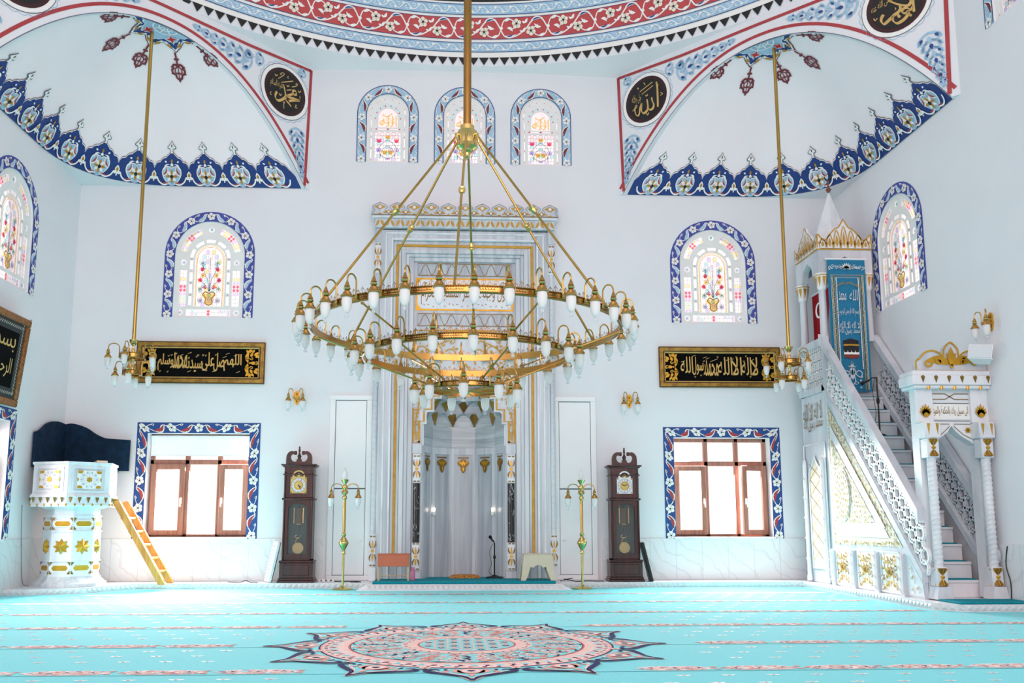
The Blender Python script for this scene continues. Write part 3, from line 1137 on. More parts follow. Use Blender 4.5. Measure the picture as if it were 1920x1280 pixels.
# pen strokes of the three roundels, in the plane of each diagonal wall
INKS = {
('right',1):[(0.05,[(2.204,8.161),(2.205,8.116),(2.206,8.034),(2.209,7.94)]),(0.045,[(2.186,8.031),(2.185,8.002),(2.157,7.988),(2.137,8.022),(2.089,8.043),(2.058,8.018),(2.071,7.977),(2.113,7.965),(2.138,7.992)]),(0.05,[(2.138,7.992),(2.124,7.927),(2.065,7.877),(1.988,7.86),(1.938,7.907),(1.928,7.963),(1.94,7.996)]),(0.05,[(2.034,8.107),(2.036,8.054),(2.008,8.02),(1.954,7.998),(1.884,7.952),(1.815,7.918),(1.78,7.964),(1.781,8.016),(1.81,8.061)]),(0.05,[(1.882,8.247),(1.952,8.183),(2.034,8.116),(2.13,8.066),(2.17,8.086),(2.178,8.128),(2.162,8.164)]),(0.05,[(1.882,8.247),(1.956,8.253),(2.088,8.234)]),(0.03,[(2.143,7.923),(2.157,7.932),(2.171,7.907),(2.155,7.901),(2.143,7.923)]),(0.03,[(1.995,7.966),(2.009,7.977),(2.025,7.952),(2.007,7.942),(1.995,7.966)]),(0.014,[(1.677,8.056),(1.698,8.016),(1.727,8.043)]),(0.012,[(1.967,8.101),(1.979,8.081),(1.968,8.067)])],
('right',-1):[(0.05,[(-1.862,8.368),(-1.847,8.256),(-1.844,8.091),(-1.845,7.911)]),(0.03,[(-1.862,8.368),(-1.826,8.285)]),(0.045,[(-1.964,8.123),(-1.948,8.044),(-1.923,7.978),(-1.943,7.919),(-1.997,7.908),(-2.032,7.953)]),(0.03,[(-1.968,8.125),(-1.938,8.082)]),(0.045,[(-2.052,8.117),(-2.039,8.009),(-2.043,7.936),(-2.079,7.898),(-2.134,7.892),(-2.168,7.953),(-2.166,8.035),(-2.16,8.079)]),(0.035,[(-2.16,8.079),(-2.194,8.003),(-2.206,7.924),(-2.234,7.879),(-2.278,7.914),(-2.296,7.995),(-2.292,8.044)]),(0.014,[(-2.292,8.044),(-2.273,8.081),(-2.252,8.064),(-2.262,8.038),(-2.295,8.027),(-2.344,7.996)]),(0.013,[(-2.079,8.2),(-2.066,8.175),(-2.056,8.195),(-2.043,8.174),(-2.037,8.207)]),(0.016,[(-2.19,8.297),(-1.937,8.387)]),(0.014,[(-2.151,8.238),(-1.926,8.321)]),(0.013,[(-2.113,8.434),(-2.091,8.412),(-2.082,8.379)]),(0.013,[(-1.784,8.148),(-1.748,8.111),(-1.793,8.096)]),(0.016,[(-2.069,7.869),(-2.045,7.83),(-2.021,7.869)]),(0.012,[(-2.229,8.386),(-2.211,8.367),(-2.225,8.355),(-2.234,8.375),(-2.229,8.386)])],
('left', -1):[(0.045,[(-2.073,8.235),(-2.095,8.172),(-2.119,8.075),(-2.109,8.018),(-2.052,7.959),(-1.981,7.918),(-1.931,7.942),(-1.926,8.001),(-1.952,8.064)]),(0.04,[(-2.339,8.157),(-2.286,8.137),(-2.258,8.168),(-2.28,8.208),(-2.322,8.201),(-2.342,8.158)]),(0.04,[(-2.284,8.155),(-2.206,8.099),(-2.133,8.049)]),(0.045,[(-2.138,8.055),(-2.247,8.059),(-2.403,8.07)]),(0.04,[(-2.403,8.068),(-2.308,8.041),(-2.19,7.988)]),(0.045,[(-2.12,8.049),(-2.136,7.979),(-2.192,7.942),(-2.241,7.905)]),(0.016,[(-2.041,8.262),(-2.261,8.369)]),(0.018,[(-2.143,8.16),(-2.232,8.203)]),(0.014,[(-2.24,8.255),(-2.319,8.299),(-2.348,8.333),(-2.329,8.354),(-2.316,8.325)]),(0.013,[(-2.14,8.252),(-2.156,8.227),(-2.17,8.255),(-2.185,8.236)]),(0.012,[(-2.163,8.422),(-2.15,8.39),(-2.175,8.38)]),(0.013,[(-1.841,8.022),(-1.826,7.981),(-1.853,7.969)]),(0.012,[(-2.41,8.158),(-2.404,8.125),(-2.425,8.117)]),(0.016,[(-2.367,8.241),(-2.393,8.215),(-2.42,8.254)]),(0.016,[(-1.9,8.357),(-1.925,8.332),(-1.951,8.36)]),(0.016,[(-1.995,8.052),(-2.019,8.019),(-2.041,8.056)]),(0.014,[(-2.079,7.92),(-2.105,7.936),(-2.09,7.878),(-2.102,7.821)]),(0.013,[(-2.316,7.957),(-2.343,7.97),(-2.318,7.917),(-2.365,7.926)]),(0.013,[(-1.966,8.299),(-2.056,8.384),(-2.082,8.425),(-2.046,8.433),(-2.008,8.398),(-2.028,8.382)])],
}

# ------------------------------------------------------------------ painted corner vaults
for side, q in SQ.items():
    m = MB()
    d = Draw(m, q.at, 0.010, 0.006)
    nm = 11
    s0, s1 = 0.16, q.L - 0.12
    p = (s1 - s0) / nm
    # dark blue ground with lobed top
    lob = [(0, .25), (.03, .295), (.075, .33), (.14, .335), (.175, .34), (.20, .37), (.25, .395), (.31, .40), (.34, .405), (.37, .43), (.42, .445), (.46, .475), (.5, .50)]
    top = lob + [(1 - a, b) for a, b in lob[-2::-1]]

    def topline(u_):
        for (a, b), (c, e) in zip(top, top[1:]):
            if a <= u_ <= c:
                return b + (e - b) * (u_ - a) / (c - a)
        return .27
    for k in range(nm):
        x0 = s0 + k * p
        us = [i / 30 for i in range(31)]
        for lay, dy, mt in ((0, 0.022, MAROON), (0.5, 0.014, WHITEP), (1, 0.0, NAVYD)):
            vs = []
            for u_ in us:
                vs += [q.at(x0 + u_ * p, 0.004, d.off(lay)), q.at(x0 + u_ * p, (topline(u_) + dy) * 0.5, d.off(lay)), q.at(x0 + u_ * p, topline(u_) + dy, d.off(lay))]
            m.add(vs, [f for i in range(30) for f in ((3 * i, 3 * i + 3, 3 * i + 4, 3 * i + 1), (3 * i + 1, 3 * i + 4, 3 * i + 5, 3 * i + 2))], mt)
        c = x0 + p / 2
        z = 0.165
        # finial
        d.poly([(c, .645), (c + .03, .60), (c + .085, .555), (c + .075, .53), (c + .035, .525), (c + .02, .49), (c + .04, .465), (c - .04, .465), (c - .02, .49), (c - .035, .525), (c - .075, .53), (c - .085, .555), (c - .03, .60)], GREYLINE, 1)
        d.poly([(c, .63), (c + .024, .595), (c + .07, .553), (c + .06, .54), (c + .025, .535), (c + .012, .49), (c + .03, .47), (c - .03, .47), (c - .012, .49), (c - .025, .535), (c - .06, .54), (c - .07, .553), (c - .024, .595)], WHITEP, 2)
        d.petal(c, .55, pi / 2, .05, .022, BLACKP, 3, 4)
        # heart-shaped medallion
        for rr, mt, l in ((1.0, WHITEP, 2), (.90, SKYB, 3)):
            d.poly([(c + x * rr, z + y * rr) for x, y in curve([(0, -.155), (.10, -.10), (.165, 0), (.155, .09), (.09, .125), (.03, .12), (0, .105), (-.03, .12), (-.09, .125), (-.155, .09), (-.165, 0), (-.10, -.10)], 3, True)], mt, l)
        d.poly([(c, .055), (c + .055, .025), (c, -.0 + .006), (c - .055, .025)], SKYB, 4)
        for sx in (-1, 1):
            d.leaf(c + sx * .155, z - .02, c + sx * .07, z + .125, sx * .18, .04, WHITEP, 4)
            d.leaf(c + sx * .15, z + .0, c + sx * .085, z + .115, sx * .18, .025, RED, 5)
            d.leaf(c + sx * .13, z + .06, c + sx * .03, z + .15, -sx * .3, .03, WHITEP, 4)
            d.stroke(curve([(c + sx * .04, z - .115), (c + sx * .13, z - .14), (c + sx * .21, z - .10), (c + sx * .25, z - .03)], 4), .022, WHITEP, 4)
            d.leaf(c + sx * .05, z - .12, c + sx * .17, z - .125, sx * .1, .018, RED, 5)
        # flower
        for a in range(8):
            an = a * pi / 4
            d.petal(c, z - .015, an, .105, .06, WHITEP, 5, 4)
        for a in (0, pi / 2, pi, -pi / 2):
            d.petal(c + .02 * cos(a), z - .015 + .02 * sin(a), a, .085, .042, OCHRE, 6, 4)
        d.disc(c, z - .02, .03, BLACKP, 7, 8)
        # small crown blossom
        d.petal(c, .335, pi / 2, .06, .04, OCHRE, 3, 4)
        for sx in (-1, 1):
            d.petal(c + sx * .015, .285, pi / 2 + sx * .25, .055, .035, WHITEP, 3, 3)
            d.petal(c + sx * .09, .345, pi / 2 - sx * 1.2, .045, .03, WHITEP, 3, 3)
        # bud between medallions
        if k < nm - 1:
            b_ = x0 + p
            d.petal(b_, .125, pi / 2, .10, .08, WHITEP, 3, 4)
            d.petal(b_, .135, pi / 2, .065, .045, OCHRE, 4, 4)
            d.disc(b_ - .03, .12, .026, WHITEP, 3, 7)
            d.disc(b_ + .03, .12, .026, WHITEP, 3, 7)
            d.stroke([(b_, .12), (b_, .07)], .02, WHITEP, 3)
    # ends of the band
    for a, b in ((0.0, s0), (s1, q.L)):
        vs = []
        for i in range(5):
            t = a + (b - a) * i / 4
            hgt = .27 * (i / 4 if a == 0 else 1 - i / 4) + .004
            vs += [q.at(t, .004, d.off(1)), q.at(t, hgt, d.off(1))]
        m.add(vs, [(2 * i, 2 * i + 2, 2 * i + 3, 2 * i + 1) for i in range(4)], NAVYD)
    struct(m.build('trim_%d' % (4 if side == 'left' else 7)))

    # rosette at the crown, red pendants hanging from it
    m = MB()
    base_a = atan2(1, q.sx)          # towards the corner
    rd = Draw(m, q.radial, 0.012, 0.006)

    def pol(dist, ang):
        return dist * cos(base_a + ang), dist * sin(base_a + ang)

    def fan(pts_r, mt, l):
        """filled half star; split in narrow sectors so it follows the vault"""
        for (r0, a0), (r1, a1) in zip(pts_r, pts_r[1:]):
            for j in range(5):
                f0, f1 = j / 5, (j + 1) / 5
                rd.poly([pol(r0 * f0 + .001, a0), pol(r0 * f1, a0), pol(r1 * f1, a1), pol(r1 * f0 + .001, a1)], mt, l)
    lim = R(89)
    sec = R(45)

    def star(scale, tip, valley):
        """half of an eight-pointed figure with ogee sides"""
        out = []
        n_ = 64
        for i in range(n_ + 1):
            a = -lim + 2 * lim * i / n_
            t = abs(((a / sec) + .5) % 1 - .5) * 2       # 0 at a tip, 1 between tips
            out.append((scale * (valley + (tip - valley) * (1 - t) ** 1.7 + .02 * sin(t * pi) * (1 if t > .3 else 0)), a))
        return out
    fan(star(1.0, .55, .40), MAROON, 0)
    fan(star(1.0, .525, .385), WHITEP, 1)
    fan(star(1.0, .49, .36), NAVY, 2)
    fan(star(1.0, .38, .30), WHITEP, 3)
    fan(star(1.0, .36, .285), SKYB, 4)
    for i in range(-2, 3):
        a = sec * i
        for t in (-1, 1):
            if abs(a + t * .3) > lim:
                continue
            rd.leaf(*pol(.36, a + t * .30), *pol(.44, a + t * .05), t * .15, .045, OCHRE, 5, 5)
            rd.leaf(*pol(.33, a + t * .33), *pol(.40, a + t * .12), t * .15, .03, WHITEP, 5, 5)
        if i in (-1, 1):
            for f, mt, l in ((1.3, WHITEP, 6), (1.0, BRIGHTRED, 7)):
                c_ = .27
                rd.poly([(pol(c_ + f * x, a)[0] - sin(base_a + a) * y * f, pol(c_ + f * x, a)[1] + cos(base_a + a) * y * f) for x, y in ((.085, 0), (.022, .022), (0, .085), (-.022, .022), (-.085, 0), (-.022, -.022), (0, -.085), (.022, -.022))], mt, l)
        if abs(i) < 2:
            rd.stroke([pol(.03, a), pol(.17, a)], .022, WHITEP, 5)
    for rr in (.10, .185):
        rd.stroke([pol(rr, -lim + 2 * lim * i / 24) for i in range(25)], .02, WHITEP, 5)
    for a in (R(-84), R(-42), R(0), R(42), R(84)):
        F = .60

        def pp(dist, wd):
            dd = .55 + (dist - .93) * .72
            wd *= .72
            return dd * cos(base_a + a) - wd * sin(base_a + a), dd * sin(base_a + a) + wd * cos(base_a + a)
        rd.stroke([pp(.91, 0), pp(1.05, 0), pp(1.18, 0)], [.034, .022, .03], MAROON, 1)
        rd.poly([pp(1.05 + .028 * cos(t * pi / 6), .06 * sin(t * pi / 6)) for t in range(12)], MAROON, 2)
        rd.disc(*pp(1.17, 0), .03, MAROON, 2, 8)
        for sx in (-1, 1):
            rd.stroke([pp(a_, b_ * sx) for a_, b_ in curve([(1.18, 0), (1.165, .07), (1.20, .11), (1.235, .095), (1.26, .135), (1.32, .125), (1.35, .07), (1.40, .055), (1.43, .0)], 4)], .030, MAROON, 1)
            rd.stroke([pp(a_, b_ * sx) for a_, b_ in curve([(1.20, .0), (1.24, .06), (1.30, .07), (1.33, .03), (1.30, .0)], 4)], .018, MAROON, 1)
            rd.petal(*pp(1.20, sx * .10), base_a + a + sx * 1.3, .045, .03, MAROON, 1, 3)
            rd.petal(*pp(1.31, sx * .12), base_a + a + sx * .9, .04, .028, MAROON, 1, 3)
        rd.stroke([pp(1.18, 0), pp(1.44, 0)], .014, MAROON, 1)
        rd.petal(*pp(1.40, 0), base_a + a, .06, .045, MAROON, 1, 3)
    struct(m.build('trim_%d' % (5 if side == 'left' else 8)))

    # spandrels beside the arch
    u = V((q.sx, -1, 0)).normalized()
    nrm = V((-q.sx, -1, 0)).normalized()
    mp = plane(q.mid, u, (0, 0, 1), nrm)
    m = MB()
    d = Draw(m, mp, 0.004, 0.0025)

    def arc(t, o_=0.0):
        return HS - .02 + (1.78 + o_) * (1 - abs(t / (2.58 + o_)) ** 2.1)
    d.stroke([(t, arc(t)) for t in [-2.58 + 5.16 * k / 48 for k in range(49)]], .012, GREYLINE, 0)
    d.stroke([(t, arc(t, .13)) for t in [-2.64 + 5.28 * k / 48 for k in range(49)]], .05, RED, 0)
    for sx in (-1, 1):
        d.stroke([(0, 8.67), (sx * 1.4, 8.66), (sx * 2.63, 8.70)], .05, RED, 1)
        d.stroke([(sx * 2.63, 8.715), (sx * 2.60, 7.7), (sx * 2.565, 6.62)], .055, RED, 1)
        # roundel
        cx, cz = {('right', 1): (1.986, 8.154), ('right', -1): (-2.074, 8.125), ('left', -1): (-2.116, 8.121)}.get((side, sx), (sx * 2.03, 8.15))
        for r_, mt, l in ((.475, GREYLINE, 1), (.465, WHITEP, 2), (.405, ROUNDEL, 3), (.35, BLACKP, 4)):
            d.ring(cx, cz, 0, r_, mt, l, 36)
        fx = 1 if (u.x > 0) else -1          # lettering runs left to right as one looks at the wall
        ld = Draw(m, lambda x, y, off, fx=fx, cx=cx, cz=cz: mp(cx + fx * x, cz + y, off), 0.004, 0.0025)
        which = (side, sx)
        for wd, pts in INKS.get(which, []):
            d.stroke(curve(pts, 4), wd, LETTER, 5, nib=R(125 if fx > 0 else 55) if wd > .029 else None)
        if which == ('right', 1):
            write(ld, 'رضى الله عنه', -.335, -.05, .29, .13, LETTER, 5, 0, lambda a: .10 * a)
        if which == ('right', -1):
            write(ld, 'جل جلاله', -.275, -.03, .18, .18, LETTER, 5)
        if which == ('left', -1):
            write(ld, 'عليه السلام', -.30, -.02, .25, .17, LETTER, 5)
        if which == ('left', 1):
            write(ld, 'عثمان', -.24, -.12, .48, .30, LETTER, 5)
        # blue arabesque
        rnd = random.Random(3)
        sprays = [((sx * 1.42, 8.38), (pi - .19) if sx > 0 else .19, 7, .15, 1.0), ((sx * 2.36, 7.52), -pi / 2 + sx * .20, 7, .115, .85), ((sx * 2.47, 8.57), 0.4, 1, .12, .45), ((sx * 1.64, 8.50), pi if sx > 0 else 0, 2, .2, .6)]
        for (px_, pz), a, cnt, st, s0 in sprays:
            for i in range(cnt):
                t = i * st
                sc = s0 * (1 - i / (cnt + .8))
                x, z = px_ + cos(a) * t, pz + sin(a) * t 
                ox, oz = -sin(a), cos(a)
                for e in (-1, 1):
                    d.stroke([(x + ox * e * .16 * sc * s_ + cos(a) * f_ * .12, z + oz * e * .16 * sc * s_ + sin(a) * f_ * .12) for s_, f_ in curve([(0, -.4), (.7, -.1), (.95, .5), (.5, .8), (.25, .45)], 4)], .036 * (0.5 + .5 * sc), SKYB, 2)
                    d.petal(x + ox * e * .11 * sc, z + oz * e * .11 * sc, a + e * .7, .13 * (.25 + .75 * sc), .075 * (.25 + .75 * sc), SKYB, 2, 4)
                    if i % 2 == 0:
                        d.petal(x + ox * e * .10 * sc, z + oz * e * .10 * sc, a + e * .5, .08 * (.3 + .7 * sc), .045 * (.3 + .7 * sc), NAVY, 3, 4)
                d.petal(x, z, a, .11 * (.4 + .6 * sc), .065 * (.4 + .6 * sc), NAVY if i % 2 else SKYB, 3, 4)
                d.petal(x + cos(a) * .07, z + sin(a) * .07, a, .07, .03, PALEB, 2, 3)
        for k in range(24):
            an = 2 * pi * k / 24
            d.stroke([(cx + (.485 + .03 * sin(pi * t / 4)) * cos(an + .26 * t / 4), cz + (.485 + .03 * sin(pi * t / 4)) * sin(an + .26 * t / 4)) for t in range(5)], .010, SKYB, 0)
    struct(m.build('trim_%d' % (6 if side == 'left' else 9)))

# ------------------------------------------------------------------ floor, plinth, wainscot
def slab_mat():
    m_, nt, b = newmat('marble_slabs')
    N, L = nt.nodes, nt.links
    tc = N.new('ShaderNodeTexCoord')
    nz = N.new('ShaderNodeTexNoise')
    nz.inputs['Scale'].default_value = 1.1
    nz.inputs['Detail'].default_value = 6
    nz.inputs['Distortion'].default_value = 1.4
    wv = N.new('ShaderNodeTexWave')
    wv.wave_type = 'BANDS'
    wv.bands_direction = 'DIAGONAL'
    wv.inputs['Scale'].default_value = 1.9
    wv.inputs['Distortion'].default_value = 9
    wv.inputs['Detail'].default_value = 3
    rp = N.new('ShaderNodeValToRGB')
    rp.color_ramp.elements[0].position = 0.0
    rp.color_ramp.elements[0].color = lin('#d9dcdf')
    rp.color_ramp.elements[1].position = 0.10
    rp.color_ramp.elements[1].color = lin('#e4e7ea')
    L.new(tc.outputs['Object'], nz.inputs['Vector'])
    L.new(tc.outputs['Object'], wv.inputs['Vector'])
    L.new(wv.outputs[0], rp.inputs[0])
    sp = N.new('ShaderNodeSeparateXYZ')
    L.new(tc.outputs['Object'], sp.inputs[0])
    ad = N.new('ShaderNodeMath')
    ad.operation = 'ADD'
    L.new(sp.outputs[0], ad.inputs[0])
    L.new(sp.outputs[1], ad.inputs[1])
    mo = N.new('ShaderNodeMath')
    mo.operation = 'PINGPONG'
    mo.inputs[1].default_value = 0.215
    L.new(ad.outputs[0], mo.inputs[0])
    lt = N.new('ShaderNodeMath')
    lt.operation = 'LESS_THAN'
    lt.inputs[1].default_value = 0.004
    L.new(mo.outputs[0], lt.inputs[0])
    mx = N.new('ShaderNodeMixRGB')
    mx.inputs[2].default_value = lin('#c8ccd2')
    L.new(lt.outputs[0], mx.inputs[0])
    L.new(rp.outputs[0], mx.inputs[1])
    L.new(mx.outputs[0], b.inputs['Base Color'])
    b.inputs['Roughness'].default_value = 0.25
    return m_


SLAB = slab_mat()
m = MB()
m.box(WL - .3, WR + .3, -17.5, .3, -.2, -.012, MARBLEW)
struct(m.build('floor'))
wz0, wz1 = .085, .745
m = MB()
m.box(WL + .0, -2.25, -.022, 0, wz0, wz1, SLAB)
m.box(2.25, WR, -.022, 0, wz0, wz1, SLAB)
struct(m.build('baseboard_back'))
m = MB()
m.box(WL, WL + .022, -9, -.022, 0, wz1 + .02, SLAB)
struct(m.build('baseboard_left'))
m = MB()
m.box(WR - .022, WR, -9, -.022, 0, wz1, SLAB)
struct(m.build('baseboard_right'))

# marble plinth with a carved front edge, running round the pulpit on the left and the minbar on the right
PULX, PULY = -5.80, -0.93
MBX = 5.50
edge = [(WL, -1.62), (-6.05, -1.62), (-5.42, -1.40), (-4.95, -0.52), (MBX - .16, -0.52), (MBX - .16, -4.22), (5.62, -4.48), (WR, -4.48)]
m = MB()
m.prism([(WL, -.02)] + edge + [(WR, -.02)], (0, 0, -.012), (1, 0, 0), (0, 1, 0), (0, 0, .094), MARBLEW)
CARVE = mat('carved_white_marble', '#dfe0e2', .5, var=.02, scale=20)
pe = Path2(edge)
n_ = int(pe.len / .085)
for k in range(n_):
    s_ = pe.len * (k + .5) / n_
    x, y = pe(s_, -.004)
    x0, y0 = pe(s_ - .036, -.003)
    x1, y1 = pe(s_ + .036, -.003)
    x2, y2 = pe(s_, -.016)
    m.add([(x0, y0, .012), (x1, y1, .012), (x1, y1, .066), (x0, y0, .066), (x2, y2, .04), ((x0 + x1) / 2, (y0 + y1) / 2, .078)], [(0, 1, 4), (1, 2, 4), (2, 5, 3, 4), (3, 0, 4)], CARVE)
struct(m.build('trim_2'))

# doors on either side of the prayer niche, flush with the wall
for i, (x0, x1) in enumerate(((-2.19, -1.50), (1.47, 2.18))):
    r = bpy.data.objects.new('door_%d' % (i + 1), None)
    C.objects.link(r)
    struct(r)
    r.location = ((x0 + x1) / 2, 0, .085)
    hx = (x1 - x0) / 2
    m = MB()
    for X0, X1, Z0, Z1 in ((-hx, -hx + .09, .08, 2.90), (hx - .09, hx, .08, 2.90), (-hx, hx, 2.90, 2.98), (-hx, hx, .0, .08)):
        m.bbox(X0, X1, -.04, 0, Z0, Z1, WHITEPL, .006)
    m.box(-hx + .08, hx - .08, -.008, -.004, .05, 2.92, GREYLINE)
    m.build('door_frame', r)
    for nm_, z0, z1 in (('door_leaf', .086, 1.45), ('door_leaf', 1.465, 2.892)):
        l = MB()
        l.bbox(-hx + .098, hx - .098, -.026, -.009, z0 + .002, z1 - .002, WHITEPL, .004)
        lf = l.build(nm_, r)
    h = MB()
    sx = -1 if i else 1
    h.lathe([(.0, 0), (.022, .0), (.022, .018), (.0, .02)], WHITEPL, 10, (sx * (hx - .16), -.05, .62))
    h.build('knob', lf)

# ------------------------------------------------------------------ carpet
CYAN = mat('turquoise_carpet', '#4fd6df', .95, scale=60, col2='#45cbd5', detail=3, bump=.15, spec=.2)
CYAN.node_tree.nodes['Principled BSDF'].inputs['Sheen Weight'].default_value = .22
CYAN.node_tree.nodes['Principled BSDF'].inputs['Sheen Roughness'].default_value = .5
TEAL = mat('teal_carpet', '#0f93a3', .95, scale=60, col2='#0b7f8f', detail=3, bump=.15, spec=.2)
SALMON = mat('salmon_carpet_wool', '#edb5ac', .95, scale=50, col2='#e29d93', spec=.2)
PALEW = mat('pale_carpet_wool', '#f3dfda', .95, scale=50, col2='#e8c9c4', spec=.2)
INK = mat('ink_blue_carpet_wool', '#2f2c66', .95, scale=50, col2='#252255', spec=.2)
ROSEW = mat('rose_carpet_wool', '#f3d3cc', .95, scale=50, col2='#ebbfb7', spec=.2)
AQUA = mat('aqua_carpet_wool', '#9fe3ea', .95, scale=50, col2='#86d8e0', spec=.2)


def floral():
    m_, nt, b = newmat('flowered_carpet_stripe')
    N, L = nt.nodes, nt.links
    tc = N.new('ShaderNodeTexCoord')
    vo = N.new('ShaderNodeTexVoronoi')
    vo.inputs['Scale'].default_value = 30
    sp = N.new('ShaderNodeSeparateColor')
    rp = N.new('ShaderNodeValToRGB')
    rp.color_ramp.interpolation = 'CONSTANT'
    cols = ['#f1e2de', '#dca59e', '#f4eae6', '#8d8fb0', '#ecccc5', '#c98080', '#f3e6e2', '#9ad9e0']
    while len(rp.color_ramp.elements) < len(cols):
        rp.color_ramp.elements.new(.5)
    for i, c in enumerate(cols):
        rp.color_ramp.elements[i].position = i / len(cols)
        rp.color_ramp.elements[i].color = lin(c)
    L.new(tc.outputs['Object'], vo.inputs['Vector'])
    L.new(vo.outputs['Color'], sp.inputs[0])
    L.new(sp.outputs[0], rp.inputs[0])
    L.new(rp.outputs[0], b.inputs['Base Color'])
    b.inputs['Roughness'].default_value = .95
    return m_


FLORAL = floral()
m = MB()
m.prism([(WL + .03, -1.64), (-6.04, -1.64), (-5.40, -1.42), (-4.94, -.54), (MBX - .18, -.54), (MBX - .18, -4.24), (5.60, -4.50), (WR - .03, -4.50), (WR - .03, -17.4), (WL + .03, -17.4)],
        (0, 0, -.011), (1, 0, 0), (0, 1, 0), (0, 0, .011), CYAN)
fl = plane((0, 0, 0), (1, 0, 0), (0, 1, 0), (0, 0, 1))
d = Draw(m, fl, .0012, .0008)
MX, MY, MR = -.10, -6.90, 1.68
for i in range(6):
    y = -1.68 - 1.29 * i
    dy = abs(y - MY)
    gap = 0 if dy > 1.75 else (1.12 if dy > .9 else 1.9)
    x0 = -5.3 if y > -2.5 else -6.3
    x1 = 5.2 if y > -4.3 else 6.35
    runs = [(x0, x1)] if not gap else [(x0, MX - gap), (MX + gap, x1)]
    for a, b in runs:
        n_ = max(1, round((b - a) / .62))
        s_ = (b - a) / n_
        for k in range(n_):
            xa, xb = a + k * s_ + .02, a + (k + 1) * s_ - .02
            h = .075
            for g, mt, l in ((.012, PALEW, 0), (0, FLORAL, 1)):
                d.poly([(xa - g, y), (xa + .07, y + h * .75 + g), (xa + .16, y + h + g), (xb - .16, y + h + g), (xb - .07, y + h * .75 + g), (xb + g, y), (xb - .07, y - h * .75 - g), (xb - .16, y - h - g), (xa + .16, y - h - g), (xa + .07, y - h * .75 - g)], mt, l)
            xm = (xa + xb) / 2
            for e in (-1, 0, 1):
                d.flower(xm + e * .17, y, .055, PALEW, INK, 2, 5, e, None, .25)
                d.petal(xm + e * .17 + .085, y + .03, .6, .07, .035, SALMON, 2, 3)
                d.petal(xm + e * .17 + .085, y - .03, -.6, .07, .035, SALMON, 2, 3)
    d.stroke([(WL + .1 if y < -1.7 else -5.0, y - .115), (x1, y - .115)], .012, mat('teal_carpet_line', '#2b9aa6', .95), 0)
    # small sprigs between the rows
    for r_ in range(3):
        yy = y - .30 - r_ * .27
        for k in range(42):
            xx = -6.2 + k * .30 + (.15 if r_ % 2 else 0)
            if hypot(xx - MX, yy - MY) < 1.9 or (yy > -1.7 and abs(xx) > 4.8) or xx > 6.2 or (xx > 5.2 and yy > -4.6) or yy < -9:
                continue
            d.petal(xx, yy, .5, .06, .024, WHITEP, 0, 3)
            d.petal(xx, yy, pi - .5, .06, .024, WHITEP, 0, 3)
            d.petal(xx, yy - .01, pi / 2, .06, .022, PALEW, 0, 3)
# round medallion
d = Draw(m, fl, .004, .0010)


def mp_(r_, a):
    return MX + r_ * cos(a), MY + r_ * sin(a)


def lobes(scale, tip, val):
    out = []
    for k in range(12):
        a = pi / 2 + k * pi / 6
        for da, rr in ((-15, val), (-10.5, val + (tip - val) * .22), (-6, val + (tip - val) * .42), (-3, val + (tip - val) * .66), (-1, val + (tip - val) * .9), (0, tip), (1, val + (tip - val) * .9), (3, val + (tip - val) * .66), (6, val + (tip - val) * .42), (10.5, val + (tip - val) * .22)):
            out.append(mp_(rr * scale, a + R(da)))
    return out


def star_fill(pts, mt, l):
    n_ = len(pts)
    m.add([fl(MX, MY, d.off(l))] + [fl(x, y, d.off(l)) for x, y in pts], [(0, 1 + i, 1 + (i + 1) % n_) for i in range(n_)], mt)


star_fill(lobes(1.0, MR, 1.22), PALEW, 0)
star_fill(lobes(.985, MR, 1.22), CYAN, 1)
for k in range(12):
    a = pi / 2 + k * pi / 6

    def q(r_, da):
        return mp_(r_, a + R(da))
    for s_ in (-1, 1):
        cv = curve([q(1.66, 0), q(1.52, 2 * s_), q(1.44, 6 * s_), q(1.36, 12 * s_), q(1.30, 13.5 * s_), q(1.26, 11.5 * s_), q(1.28, 9.5 * s_)], 4)
        d.stroke(cv, [.012 + .034 * sin(pi * i / (len(cv) - 1)) ** .7 for i in range(len(cv))], INK, 3)
        cv = curve([q(1.60, 0), q(1.47, 2.6 * s_), q(1.37, 7 * s_), q(1.28, 7.5 * s_), q(1.22, 4 * s_)], 4)
        d.stroke(cv, .016, PALEW, 3)
        d.leaf(*q(1.24, 4.5 * s_), *q(1.40, 1.2 * s_), .2 * s_, .06, SALMON, 3)
        d.petal(*q(1.30, 6.5 * s_), a + .6 * s_, .08, .035, SALMON, 4, 3)
        d.petal(*q(1.24, 8 * s_), a, .07, .03, INK, 4, 3)
    d.ring(*q(1.31, 0), .035, .10, SALMON, 3, 12)
    d.disc(*q(1.31, 0), .07, PALEW, 4, 10)
    d.disc(*q(1.31, 0), .03, INK, 5, 8)
    d.petal(*q(1.42, 0), a, .10, .05, SALMON, 4, 3)
    d.petal(*q(1.20, 15), a + R(15), .07, .03, INK, 4, 3)
    d.flower(*q(1.21, 15), .045, PALEW, RED2, 4, 5)
d.ring(MX, MY, .96, 1.19, ROSEW, 2, 72)
d.ring(MX, MY, 1.165, 1.185, SALMON, 2.6, 72)
d.ring(MX, MY, 1.02, 1.165, PALEW, 2.5, 72)
d.ring(MX, MY, 1.185, 1.20, INK, 3, 72)
d.ring(MX, MY, .945, .965, RED2, 3, 72)
d.ring(MX, MY, 1.0, 1.015, PALEW, 3, 72)
for k in range(72):
    a = k * pi / 36
    d.petal(*mp_(1.04, a), a + .7, .10, .04, SALMON if k % 2 else CYAN, 3, 3)
    d.petal(*mp_(1.06, a + .04), a - .5, .07, .03, INK if k % 2 else CYAN, 4, 3)
    d.disc(*mp_(1.14, a), .018, INK if k % 3 else RED2, 4, 6)
